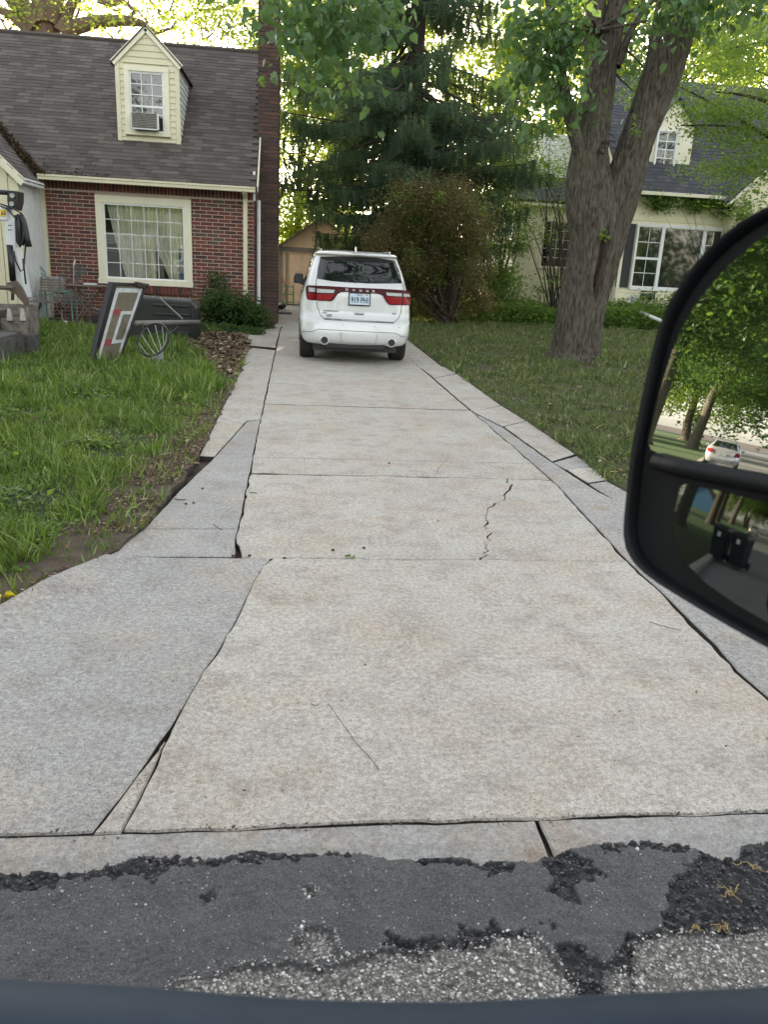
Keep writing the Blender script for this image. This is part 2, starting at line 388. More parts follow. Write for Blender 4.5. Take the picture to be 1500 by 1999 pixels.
tag(slab('bare_strip', STRIP, .004, soil, gap=-.002, step=.15, bev=.004, hf=hl, edge=.06, jit=.05, th=.05), kind='structure')
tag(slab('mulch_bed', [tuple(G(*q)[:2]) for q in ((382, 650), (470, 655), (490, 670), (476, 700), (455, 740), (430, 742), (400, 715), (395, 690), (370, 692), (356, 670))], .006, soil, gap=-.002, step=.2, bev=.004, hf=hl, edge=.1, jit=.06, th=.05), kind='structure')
sheet('far_lawn', -160, -12, 2.03, 60, -.01, lawn_far)
sheet('back_yard', -12, 2.64, 30.8, 60, -.01, lawn_far)
sheet('house_bed', -12, -1.0, 18.75, 30.8, -.02, soil)
sheet('far_lawn', -160, 160, -60, -6.75, -.01, lawn_far)
sheet('far_lawn', 40, 160, 2.03, 60, -.01, lawn_far)
# ------------------------------------------------------------------ driveway slabs
DW = thing('driveway', None, None, (0, 8, 0), kind='structure')
def hmain(x, y): return sl_nz(x, y, 2.2, 21, .008)
XL, XR = -.345, 2.17
crk0 = [(1.79, 6.2), (1.76, 5.98), (1.62, 5.62), (1.42, 5.36), (1.36, 5.15), (1.30, 4.95), (1.31, 4.80), (1.23, 4.62), (1.22, 4.48), (1.13, 4.31)]
crk = []; rc_ = random.Random(4)
for a, b_ in zip(crk0[:-1], crk0[1:]):
    for k in range(4): crk.append((a[0] + (b_[0] - a[0]) * k / 4 + rc_.uniform(-.028, .028) * (k > 0), a[1] + (b_[1] - a[1]) * k / 4 + rc_.uniform(-.012, .012) * (k > 0)))
crk.append(crk0[-1])
main = [
 [(-.13, 4.25), (-.10, 4.31), (2.05, 4.31), (2.04, 3.77), (2.02, 3.5), (2.01, 3.2), (1.985, 2.95), (2.0, 2.72), (1.97, 2.0245), (-.49, 2.0245), (-.455, 2.28), (-.43, 2.52), (-.40, 2.75), (-.37, 2.91), (-.27, 3.4), (-.19, 4.0)],
 [(-.29, 4.312)] + crk[::-1] + [(-.33, 6.185), (-.345, 4.6), (-.30, 4.45)],
 crk + [(2.05, 4.312), (XR, 6.185)],
 [(-.33, 6.215), (-.2, 6.24), (-.1, 6.212), (.5, 6.208), (1.1, 6.216), (1.6, 6.206), (XR, 6.21), (XR, 6.745), (XL, 6.745)],
 [(XL, 6.755), (XR, 6.755), (XR, 9.395), (XL, 9.395)]]
ys = [9.42, 14.5, 16.9, 20.5, 25.2, 31]
for a, b in zip(ys[:-1], ys[1:]): main.append([(XL if a < 20 else -.52, a + .02), (XR - .01, a + .02), (XR - .02, b), (XL if a < 20 else -.52, b)])
gaps = [.0018, .0045, .0045, .0035, .0035, .004, .005, .005, .005, .005]
for i, P in enumerate(main):
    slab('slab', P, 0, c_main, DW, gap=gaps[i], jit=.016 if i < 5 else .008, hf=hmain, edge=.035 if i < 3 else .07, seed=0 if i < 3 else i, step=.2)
def hap(x, y):
    d = np.full(np.shape(x), 9.); e = [(-1.05, 4.28), (-1.34, 3.49), (-2.4, 2.3), (-2.9, 2.03)]
    for a, b in zip(e[:-1], e[1:]):
        ax, ay = a; bx, by = b; tt = np.clip(((x - ax) * (bx - ax) + (y - ay) * (by - ay)) / ((bx - ax) ** 2 + (by - ay) ** 2), 0, 1)
        d = np.minimum(d, np.hypot(x - ax - tt * (bx - ax), y - ay - tt * (by - ay)))
    s = np.clip(1 - d / .34, 0, 1); return .075 * s * s * (3 - 2 * s) * np.clip((4.5 - y) / .7, 0, 1) + sl_nz(x, y, 3, 22, .008)
side = [
 ([(-1.05, 4.30), (-.31, 4.31), (-.12, 4.30), (-.19, 4.0), (-.27, 3.4), (-.37, 2.91), (-.43, 2.58), (-.50, 2.3), (-.578, 2.0255), (-2.9, 2.0255), (-2.4, 2.3), (-1.34, 3.49)], 0, c_cool, hap, .14),
 ([(-.436, 2.5), (-.459, 2.28), (-.494, 2.026), (-.574, 2.026), (-.502, 2.3)], -.006, c_main, None, .1),
 ([(-1.05, 4.32), (-.325, 4.33), (-.343, 4.6), (-.342, 4.82), (-.92, 4.80)], 0, c_cool, None, .2),
 ([(-.92, 4.81), (-.342, 4.83), (-.343, 6.75), (-.67, 6.71), (-.82, 5.7)], 0, c_cool, None, .2),
 ([(-.67, 6.72), (-.35, 6.76), (-.35, 8.42), (-.49, 8.31)], 0, c_cool, None, .2),
 ([(-.80, 6.75), (-.674, 6.73), (-.515, 8.15), (-.80, 8.46)], .004, c_main, None, .2),
 ([(-.8, 8.465), (-.515, 8.16), (-.493, 8.33), (-.35, 8.43), (-.35, 9.34), (-.8, 9.62)], .006, c_main, None, .2),
 ([(-.8, 9.64), (-.355, 9.37), (-.355, 15.25), (-.95, 15.62), (-.82, 13)], 0, c_main, None, .3),
 ([(-.95, 15.72), (-.36, 15.45), (-.36, 17.6), (-1.2, 18.0), (-.97, 17.2)], .03, c_main, None, .3),
 ([(-2.1, 18.12), (-1.22, 18.07), (-1.0, 19.0), (-2.1, 19.6)], .02, c_main, None, .3),
 ([(-1.18, 18.04), (-.355, 17.63), (-.355, 20.4), (-.98, 19.0)], .015, c_main, None, .3),
 ([(2.15, 13.37), (2.58, 13.66), (2.62, 17.8), (2.62, 30), (2.16, 30)], 0, c_main, None, .4),
 ([(2.18, 12.2), (2.66, 12.83), (2.6, 13.64), (2.16, 13.33)], .004, c_main, None, .3),
 ([(2.18, 9.37), (2.66, 9.84), (2.67, 12.8), (2.18, 12.18)], 0, c_main, None, .3),
 ([(2.18, 9.34), (2.30, 8.57), (2.33, 8.45), (2.70, 8.83), (2.66, 9.80)], .003, c_main, None, .3),
 ([(2.18, 9.3), (2.295, 8.55), (2.325, 8.42), (2.38, 6.84), (2.18, 6.8)], -.004, c_cool, None, .3),
 ([(2.18, 6.79), (2.38, 6.82), (2.455, 5.85), (2.6, 5.2), (2.75, 4.32), (2.06, 4.30), (2.18, 6.2)], -.002, c_cool, None, .3),
 ([(2.335, 8.41), (2.70, 8.79), (2.71, 7.15), (2.385, 6.85)], .006, c_main, None, .3),
 ([(2.385, 6.81), (2.71, 7.1), (2.7, 6.69), (2.42, 6.57)], 0, c_cool, None, .3),
 ([(2.425, 6.55), (2.7, 6.66), (2.66, 6.22), (2.46, 6.12)], .005, c_main, None, .3),
 ([(2.465, 6.1), (2.655, 6.2), (2.78, 5.4), (2.52, 5.4)], -.003, c_cool, None, .3),
 ([(2.52, 5.38), (2.78, 5.38), (3, 4.32), (2.76, 4.32), (2.61, 5.2)], 0, c_cool, None, .3),
 ([(2.055, 4.29), (3.0, 4.3), (3.6, 3.3), (4.5, 2.0255), (1.98, 2.0255), (2.01, 2.72), (2.0, 2.95), (2.03, 3.2), (2.05, 3.77)], .004, c_cool, None, .3)]
for i, (P, z, m, hf, st) in enumerate(side):
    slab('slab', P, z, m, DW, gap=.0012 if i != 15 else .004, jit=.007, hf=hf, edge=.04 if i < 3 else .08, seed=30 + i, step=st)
for k in range(5):
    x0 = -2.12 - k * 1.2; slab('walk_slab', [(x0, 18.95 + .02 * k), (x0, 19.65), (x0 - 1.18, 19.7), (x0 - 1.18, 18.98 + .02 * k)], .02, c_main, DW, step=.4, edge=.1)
for pts in ([(640, 1375), (665, 1408), (690, 1445), (715, 1472), (740, 1505)], [(852, 928), (856, 915), (866, 903), (873, 897), (875, 885)], [(1268, 1215), (1290, 1222), (1330, 1232)]):
    q = [G(*a) for a in pts]; q2 = [q[0]]
    for a, c in zip(q[:-1], q[1:]):
        for k in range(1, 5): q2.append(a + (c - a) * k / 4 + np.array([math.sin(k * 7 + a[0] * 90), 0, 0]) * .003 * (k < 4))
    b = MB(); b.tube([p + [0, 0, .004] for p in q2], .0012, 4); b.build('hairline_crack', soil, DW)
# ------------------------------------------------------------------ kerb and street
KB = thing('kerb', None, None, (0, 1.9, 0), kind='structure')
def hk(x, y): return np.where(y < 1.93, -(1.93 - y) * .18, 0) + sl_nz(x, y, 8, 33, .006)
slab('kerb_stone', [(-3.0, 1.72), (.782, 1.72), (.787, 2.022), (-3.0, 2.022)], -.004, c_kerb, KB, gap=.001, hf=hk, edge=.04, jit=.008, step=.06)
slab('kerb_stone', [(.802, 1.72), (4.5, 1.72), (4.5, 2.022), (.797, 2.022)], -.004, c_kerb, KB, gap=.001, hf=hk, edge=.04, jit=.008, step=.06, seed=4)
for x0 in np.arange(-3.05, -80, -6): 
    b = MB(); b.bb(x0 - 5.97, x0, 1.8, 2.02, -.1, .10); b.build('kerb_stone', c_kerb, KB, bevel=.02)
for x0 in np.arange(4.55, 60, 6):
    b = MB(); b.bb(x0, x0 + 5.97, 1.8, 2.02, -.1, .10); b.build('kerb_stone', c_kerb, KB, bevel=.02)
for x0 in np.arange(-90, 60, 6):
    b = MB(); b.bb(x0, x0 + 5.97, -6.75, -6.5, -.1, .10); b.build('kerb_stone', c_kerb, KB, bevel=.02)
# street: coarse sheet plus finely modelled patch by the kerb
m, t, p = nodes('old_road')
t.links.new(mixc(t, ramp(t, noise(t, .7, 4), [(.3, (.12, .12, .12)), (.7, (.18, .175, .17))]), ramp(t, noise(t, 120, 3, None, .8), [(.3, .5), (.7, 1.5)]), 1., 'MULTIPLY'), p.inputs['Base Color'])
p.inputs['Roughness'].default_value = .85
sheet('road', -170, 170, -6.5, 1.85, -.05, m)
def W(*q): return [tuple(G(x, y)[:2]) for x, y in q]
ASPH = W((-400, 1712), (-200, 1708), (0, 1700), (60, 1706), (115, 1708), (200, 1690), (280, 1670), (350, 1668), (420, 1672), (500, 1660), (560, 1666), (640, 1663), (720, 1672), (800, 1680), (880, 1676), (960, 1682), (1010, 1684), (1045, 1688), (1062, 1672), (1090, 1665), (1150, 1650), (1200, 1643), (1260, 1640), (1330, 1645), (1380, 1668), (1440, 1678), (1450, 1660), (1455, 1645), (1500, 1640), (1700, 1630), (2000, 1640), (2600, 2900), (-1500, 2900))
GRAV = [W((330, 1925), (420, 1905), (500, 1885), (560, 1888), (600, 1882), (632, 1890), (665, 1885), (704, 1880), (740, 1866), (790, 1862), (830, 1868), (860, 1850), (891, 1846), (938, 1853), (965, 1836), (992, 1832), (1030, 1826), (1048, 1836), (1090, 1880), (1120, 1925), (1135, 1970), (1140, 2400), (300, 2400)),
        W((1240, 1843), (1270, 1828), (1300, 1823), (1360, 1826), (1433, 1829), (1467, 1817), (1500, 1816), (1700, 1800), (1900, 2400), (1262, 2400), (1258, 1943), (1237, 1880)),
        W((1196, 1905), (1212, 1893), (1230, 1903), (1236, 1950), (1236, 2400), (1190, 2400), (1192, 1940)),
        W((575, 1845), (600, 1812), (630, 1808), (655, 1830), (665, 1865), (600, 1868)), W((590, 1735), (605, 1738), (618, 1755), (600, 1752))]
TAR = [W((-400, 1715), (0, 1700), (60, 1706), (115, 1708), (200, 1690), (280, 1670), (350, 1667), (420, 1672), (480, 1664), (560, 1668), (640, 1664), (700, 1672), (640, 1676), (560, 1680), (480, 1682), (420, 1690), (350, 1690), (322, 1702), (298, 1722), (270, 1700), (230, 1712), (150, 1720), (75, 1738), (0, 1742), (-400, 1760)),
       W((395, 1742), (420, 1735), (415, 1752), (395, 1772)), W((1315, 1727), (1350, 1690), (1380, 1668), (1440, 1680), (1455, 1645), (1500, 1640), (1800, 1640), (1800, 1810), (1500, 1820), (1433, 1829), (1300, 1823), (1240, 1840), (1232, 1880), (1240, 1960), (1200, 1890), (1180, 1905), (1195, 1960), (1135, 1960), (1075, 1836), (1130, 1850), (1180, 1880), (1215, 1850), (1235, 1830), (1300, 1805), (1295, 1790)),
       W((1062, 1672), (1110, 1662), (1150, 1680), (1185, 1702), (1180, 1716), (1120, 1722), (1135, 1765), (1110, 1765), (1070, 1740), (1085, 1715), (1060, 1690)),
       W((1170, 1648), (1260, 1640), (1340, 1647), (1355, 1660), (1300, 1664), (1230, 1655), (1175, 1662)), W((1062, 1790), (1085, 1800), (1085, 1820), (1068, 1812)),
       W((760, 1668), (850, 1680), (930, 1682), (1010, 1690), (1000, 1712), (960, 1712), (890, 1690), (820, 1690)),
       W((740, 1845), (760, 1820), (800, 1838), (860, 1830), (900, 1842), (900, 1800), (935, 1815), (965, 1800), (1000, 1818), (1040, 1815), (1050, 1832), (985, 1836), (960, 1846), (890, 1852), (800, 1866), (784, 1875), (770, 1850))]
gx = np.arange(-1.9, 2.9, .0065); gy = np.arange(1.0, 1.955, .0065)
XX, YY = np.meshgrid(gx, gy); px = XX.ravel(); py = YY.ravel(); P2 = np.column_stack([px, py])
wx = px + (fbm(P2, 14, 41) - .5) * .06; wy = py + (fbm(P2, 14, 42) - .5) * .06
wx2 = px + (fbm(P2, 40, 43) - .5) * .05; wy2 = py + (fbm(P2, 40, 44) - .5) * .05
A_ = pip(px + (fbm(P2, 30, 40) - .5) * .02, py + (fbm(P2, 30, 45) - .5) * .02, ASPH)
Gm = np.zeros(px.shape, bool); Tm = Gm.copy()
for q in GRAV: Gm |= pip(wx * .5 + wx2 * .5, wy * .5 + wy2 * .5, q)
for q in TAR: Tm |= pip(wx2, wy2, q)
Tm &= ~Gm
n1 = fbm(P2, 60, 50, 4) - .5; n2 = fbm(P2, 5, 51, 3) - .5
z = np.where(A_, .004 + .02 * n2 + .005 * n1 + .004 * (vn(P2, 150, 77) - .5), -.035)
z = np.where(A_ & Tm, -.004 + .026 * n1, z); z = np.where(A_ & Gm, -.006 + .010 * n1, z)
hh = z.reshape(XX.shape); 
nx, ny = len(gx), len(gy); ii = np.arange(nx * ny).reshape(ny, nx)
F = np.column_stack([ii[:-1, :-1].ravel(), ii[:-1, 1:].ravel(), ii[1:, 1:].ravel(), ii[1:, :-1].ravel()])
def blur(a):
    a = a.astype(float).reshape(ny, nx); b = a.copy(); b[1:-1, 1:-1] = (a[1:-1, 1:-1] * 2 + a[:-2, 1:-1] + a[2:, 1:-1] + a[1:-1, :-2] + a[1:-1, 2:]) / 6; return b.ravel()
m, t, p = nodes('patched_asphalt')
smooth = mixc(t, ramp(t, noise(t, 9, 6, None, .8), [(.3, (.050, .053, .060)), (.7, (.088, .090, .095))]), ramp(t, noise(t, 170, 4, None, .9), [(.36, .35), (.5, .95), (.64, 2.2)]), 1., 'MULTIPLY')
av = N(t, 'ShaderNodeTexVoronoi', i_Scale=95.); t.links.new(pos(t), av.inputs['Vector'])
pale = ramp(t, av.outputs['Color'], [(.0, (.10, .095, .09)), (.5, (.20, .19, .175)), (.8, (.34, .33, .31)), (1, (.48, .47, .45))])
gcol = mixc(t, pale, (.07, .066, .06), ramp(t, av.outputs['Distance'], [(.3, 0), (.75, 1)]))
flk = N(t, 'ShaderNodeTexVoronoi', i_Scale=70.); t.links.new(pos(t), flk.inputs['Vector'])
fm = mixc(t, (0, 0, 0), ramp(t, flk.outputs['Color'], [(.80, 0), (.82, 1)]), ramp(t, flk.outputs['Distance'], [(.16, 1), (.2, 0)]), 'MIX')
smooth = mixc(t, smooth, (.38, .38, .37), fm); smooth = mixc(t, smooth, (.045, .047, .055), ramp(t, noise(t, 22, 6, None, .8), [(.56, 0), (.68, .75)])); smooth = mixc(t, smooth, (.13, .125, .115), ramp(t, noise(t, 3, 5, None, .7), [(.52, 0), (.75, .6)]))
ag = N(t, 'ShaderNodeAttribute', attribute_name='gravel'); at = N(t, 'ShaderNodeAttribute', attribute_name='tar')
col = mixc(t, smooth, (.012, .013, .016), at.outputs['Fac']); col = mixc(t, col, gcol, ag.outputs['Fac'])
t.links.new(col, p.inputs['Base Color']); p.inputs['Roughness'].default_value = .7
bump(t, p, noise(t, 190, 4, None, .8), .9, .006)
o = np_mesh('road_patch', np.column_stack([px, py, z]), F, m, smooth=True, world=False, attrs={'gravel': Gm, 'tar': Tm}); tag(o, kind='structure')
# stones
def stone_t(seed):
    r = np.random.default_rng(seed); g = (1 + 5 ** .5) / 2
    v = nrm(np.array([(-1, g, 0), (1, g, 0), (-1, -g, 0), (1, -g, 0), (0, -1, g), (0, 1, g), (0, -1, -g), (0, 1, -g), (g, 0, -1), (g, 0, 1), (-g, 0, -1), (-g, 0, 1)], float)) * r.uniform(.65, 1.1, (12, 1))
    v[:, 2] *= .7
    f = [(0, 11, 5), (0, 5, 1), (0, 1, 7), (0, 7, 10), (0, 10, 11), (1, 5, 9), (5, 11, 4), (11, 10, 2), (10, 7, 6), (7, 1, 8), (3, 9, 4), (3, 4, 2), (3, 2, 6), (3, 6, 8), (3, 8, 9), (4, 9, 5), (2, 4, 11), (6, 2, 10), (8, 6, 7), (9, 8, 1)]
    return v, f
def islandmat(name, stops, rough=.7):
    m, t, p = nodes(name); pos(t); t.links.new(ramp(t, t.nodes['GEO'].outputs['Random Per Island'], stops), p.inputs['Base Color']); p.inputs['Roughness'].default_value = rough; return m
stone_m = islandmat('pale_stone', [(0, (.09, .085, .078)), (.4, (.20, .19, .175)), (.72, (.42, .41, .39)), (1, (.72, .72, .70))])
tarst_m = islandmat('tarred_stone', [(0, (.02, .021, .025)), (.8, (.05, .052, .06)), (1, (.13, .13, .135))], .5)
rng = np.random.default_rng(5)
def scatter(n, msk, zoff, sz, name, mat, label, seed):
    r = np.random.default_rng(seed); idx = np.flatnonzero(msk & A_ & (py > 1.2) & (px > -1.2) & (px < 2.2)); idx = r.choice(idx, min(n, len(idx)))
    P = np.column_stack([px[idx] + r.uniform(-.003, .003, len(idx)), py[idx] + r.uniform(-.003, .003, len(idx)), z[idx] + zoff]); n = len(P)
    a = r.uniform(0, 6.28, n); A = np.column_stack([np.cos(a), np.sin(a), r.uniform(-.3, .3, n)]); A = nrm(A); B = nrm(np.cross([0, 0, 1.], A)); C = np.cross(A, B)
    s = np.clip(r.lognormal(math.log(sz), .45, n), sz * .4, sz * 2.6); S = np.column_stack([s * r.uniform(.8, 1.5, n), s, s * r.uniform(.6, 1., n)])
    T, TF = stone_t(seed); o = inst(name, T, TF, P, A, B, C, S, mat); tag(o, label, 'gravel', kind='stuff')
scatter(13000, Gm, .0, .0026, 'gravel', stone_m, 'pale loose gravel in the worn old street surface at the truck', 3)
scatter(3600, Tm, .001, .0028, 'tar_chips', tarst_m, 'dark tarry crumbs along the broken asphalt edges', 4)
eb = Gm.astype(float)
for _ in range(9): eb = blur(eb)
ed = (eb > .03) & ~Gm
scatter(1500, ed, .0005, .0022, 'gravel', stone_m, 'pale stones spilled over the edge of the asphalt patch', 6)
scatter(2600, ~Gm & ~Tm, .0, .0011, 'gravel', stone_m, 'tiny pale pebbles set in the smooth asphalt patch', 8)
scatter(110, ~Gm & ~Tm, .001, .0026, 'gravel', stone_m, 'larger pale pebbles lying loose on the smooth asphalt patch', 9)
# ================================================================== BRICK HOUSE (left)
BOXT = ([(x, y, z) for x in (-.5, .5) for y in (-.5, .5) for z in (-.5, .5)], [(0, 1, 3), (0, 3, 2), (4, 6, 7), (4, 7, 5), (0, 4, 5), (0, 5, 1), (2, 3, 7), (2, 7, 6), (0, 2, 6), (0, 6, 4), (1, 5, 7), (1, 7, 3)])
def pieces(name, P, A, B, C, S, mats, parent, single=0, seed=1, weights=None, bend=None):
    """boxes: the first `single` become objects sharing meshes, the rest one 'stuff' mesh"""
    P = np.asarray(P, float); n = len(P); r = np.random.default_rng(seed); mi = r.choice(len(mats), n, p=weights)
    S = np.asarray(S, float); S = np.broadcast_to(S, (n, 3)).copy()
    base = np.array(wloc(parent)); cache = {}
    for i in range(min(single, n)):
        key = (mi[i], tuple(np.round(S[i], 3)))
        if key not in cache:
            v = np.array(BOXT[0]) * S[i]; V = v[:, :1] * A[i] + v[:, 1:2] * B[i] + v[:, 2:] * C[i]
            me = bpy.data.meshes.new(name); me.from_pydata(V.tolist(), [], [(0, 1, 3, 2), (4, 6, 7, 5), (0, 4, 5, 1), (2, 3, 7, 6), (0, 2, 6, 4), (1, 5, 7, 3)]); me.materials.append(mats[mi[i]]); cache[key] = me
        link(name, cache[key], parent, P[i] - base)
    if n > single:
        k = slice(single, n); o = inst(name, BOXT[0], BOXT[1], P[k], A[k], B[k], C[k], S[k], mats, parent=parent, mi=np.repeat(mi[k], 12))
        if n - single > 30: o['kind'] = 'stuff'
        return o
def fr(n, a, b, c): return [np.repeat(np.array([q], float), n, 0) for q in (a, b, c)]
HY = 20.5
H1 = thing('brick_house', 'dark red brick house with grey roof, cream dormer and tall chimney', 'house', (-4, HY, 0))
def hx(x, y, Y=HY): return PY(x, y, Y)
wx0, wx1, wz0, wz1 = -4.72, -2.5, .87, 2.88
WX0, WX1 = -5.86, -1.03
b = MB()
for x0, x1, z0, z1 in ((-9.6, wx0, 0, 3.2), (wx1, WX1, 0, 3.2), (wx0, wx1, 0, wz0), (wx0, wx1, wz1, 3.2)): b.bb(x0, x1, HY, HY + .2, z0, z1)
b.bb(WX1 - .2, WX1, HY + .2, 28.6, 0, 3.2); b.bb(-14, WX1, 28.4, 28.6, 0, 3.2)
wall = b.build('wall', mortar, H1)
P = []; S = []; r = random.Random(3); row = 0; zz = .02
while zz < 2.88:
    off = (.1425 if row % 2 else 0); x = WX0 + off - .27
    while x < WX1:
        x0, x1 = max(x, WX0), min(x + .27, WX1)
        zc = zz + .037
        def put(a, bb):
            if bb - a > .03: P.append(((a + bb) / 2, HY + .018 + r.uniform(-.003, .003), zc)); S.append((bb - a, .05, .070))
        if zc > wz0 - .2 and zc < wz1 + .02 and x1 > wx0 and x0 < wx1:
            if zc > wz0 - .16 or True:
                if x0 < wx0: put(x0, wx0)
                if x1 > wx1: put(wx1, x1)
        else: put(x0, x1)
        x += .285
    zz += .0855; row += 1
nb = len(P)
order = sorted(range(nb), key=lambda i: (P[i][2] < 1.0, -P[i][0])); P = [P[i] for i in order]; S = [S[i] for i in order]
x = WX0 + .03
P2_, S2_ = [], []
while x < WX1: P2_.append((x, HY + .006, 3.055)); S2_.append((.070, .05, .19)); x += .0855
x = wx0 + .03
while x < wx1: P2_.append((x, HY - .012, wz0 - .10)); S2_.append((.070, .09, .18)); x += .0855
pieces('brick', P, *fr(len(P), (1, 0, 0), (0, 1, 0), (0, 0, 1)), S, brick_m, wall, 295, 2, [.34, .26, .12, .12, .08, .08])
pieces('brick_header', P2_, *fr(len(P2_), (1, 0, 0), (0, 1, 0), (0, 0, 1)), S2_, brick_m, wall, 120, 3, [.4, .32, .14, .06, .06, .02])
P, S = [], []
for row in range(36):
    y = HY + .05 + (.1425 if row % 2 else 0)
    while y < 28.4: P.append((WX1 - .002, y + .135, .05 + row * .0855)); S.append((.05, .27, .070)); y += .285
pieces('brick_side', P, *fr(len(P), (1, 0, 0), (0, 1, 0), (0, 0, 1)), S, brick_m, wall, 0, 4)
# gable of siding above the brick, facing the driveway
EZ, EY, SL, RY = 3.22, 20.08, .854, 24.5
def rz(y): return EZ + SL * (y - EY) if y < RY else EZ + SL * (RY - EY) - SL * (y - RY)
b = MB(); b.prism([(WX1 - .1, HY + .1, 3.2), (WX1 - .1, 28.5, 3.2), (WX1 - .1, RY, rz(RY) - .1)], (.07, 0, 0)); gab = b.build('gable_wall', white_p, H1)
for k in range(26):
    z0 = 3.2 + k * .14; y0 = EY + (z0 - EZ) / SL + .3; y1 = 2 * RY - y0
    if y1 - y0 > .3:
        b = MB(); b.beam((WX1, y0, z0 + .07), (WX1, y1, z0 + .07), .03, .145, (0, 0, 1)); b.build('siding_plank', white_p, gab)
b = MB(); b.bb(WX1 - .01, WX1 + .05, HY - .03, HY + .1, 2.95, 3.6); b.tube([(WX1 + .1, HY + .55, 3.0), (WX1 + .1, HY + .55, .15)], .05, 8); b.build('corner_pipe', white_p, H1, smooth=False)
# chimney
cx0, cx1 = hx(503, 300, 21.5)[0], hx(541, 600, 21.5)[0]
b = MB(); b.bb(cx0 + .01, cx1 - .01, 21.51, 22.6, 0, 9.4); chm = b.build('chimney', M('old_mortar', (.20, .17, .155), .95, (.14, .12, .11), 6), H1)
P, S = [], []
for row in range(int(9.4 / .0855)):
    z0 = .03 + row * .0855
    xs = [cx0, cx0 + .285, cx1] if row % 2 else [cx0, cx0 + .1425, cx1]
    xs = sorted(set(x for x in xs if x <= cx1))
    for a, c in zip(xs[:-1], xs[1:]):
        if c - a > .03: P.append(((a + c) / 2, 21.505, z0 + .037)); S.append((c - a - .014, .04, .070))
    y = 21.5 + (.0 if row % 2 else -.1)
    while y < 22.6:
        y0, y1 = max(y, 21.53), min(y + .27, 22.6)
        if y1 - y0 > .03: P.append((cx1 - .005, (y0 + y1) / 2, z0 + .037)); S.append((.04, y1 - y0, .070))
        y += .285
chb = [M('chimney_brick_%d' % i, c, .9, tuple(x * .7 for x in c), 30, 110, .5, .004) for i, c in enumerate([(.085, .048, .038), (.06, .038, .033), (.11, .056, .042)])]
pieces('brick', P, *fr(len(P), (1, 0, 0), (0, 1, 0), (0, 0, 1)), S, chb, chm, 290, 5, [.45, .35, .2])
# roof
u = nrm(np.array([0, 1, SL])); nn = np.array([0, -u[2], u[1]])
L = (RY - EY) * math.sqrt(1 + SL * SL)
b = MB()
RX0, RX1 = -14., -.93
def rp(x, s, off=0): return np.array([x, EY, EZ]) + u * s + nn * off
b.prism([rp(RX0, 0, -.02), rp(RX1, 0, -.02), rp(RX1, L, -.02), rp(RX0, L, -.02)], -nn * .12)
b.prism([(RX0, RY, rz(RY)), (RX1, RY, rz(RY)), (RX1, 2 * RY - EY, EZ), (RX0, 2 * RY - EY, EZ)], (0, .08, -.1))
roof = b.build('roof', grey_shingle[1], H1)
P = []; rr_ = random.Random(4)
for row in range(int(L / .142)):
    x = RX1 - .15 - (.15 if row % 2 else 0) - rr_.uniform(0, .02)
    while x > -9.6: P.append(rp(x, row * .142 + .07, .002 + rr_.uniform(0, .003))); x -= .303
tl = nrm(u * 1 - nn * .055); nt2 = nrm(np.cross((1, 0, 0), tl))
pieces('shingle', P, *fr(len(P), (1, 0, 0), tl, nt2), [(.299, .168, .011)], grey_shingle, roof, 298, 6, [.3, .3, .2, .2])
b = MB(); b.tube([(RX0, RY, rz(RY) + .01), (RX1, RY, rz(RY) + .01)], .05, 6); b.build('ridge_cap', grey_shingle[0], roof)
b = MB(); b.beam(rp(RX1 + .02, -.03, -.03), rp(RX1 + .02, L, -.03), .03, .16, nn); b.build('rake_board', cream_lt, roof)
# gutter, fascia, downspout
b = MB(); b.bb(-5.84, -.96, EY - .12, EY + .02, 3.10, 3.20); b.bb(-5.84, -.96, EY - .14, EY - .11, 3.17, 3.215); b.bb(-5.84, -.96, EY + .02, HY + .01, 3.14, 3.17)
gut = b.build('gutter', cream, H1, bevel=.008)
b = MB(); b.bb(-1.27, -1.17, HY - .10, HY - .03, .25, 3.12); b.beam((-1.22, EY - .05, 3.1), (-1.22, HY - .06, 3.0), .1, .07); b.beam((-1.22, HY - .06, .27), (-1.10, HY - .3, .12), .1, .07); b.build('downspout', cream, H1, bevel=.008)
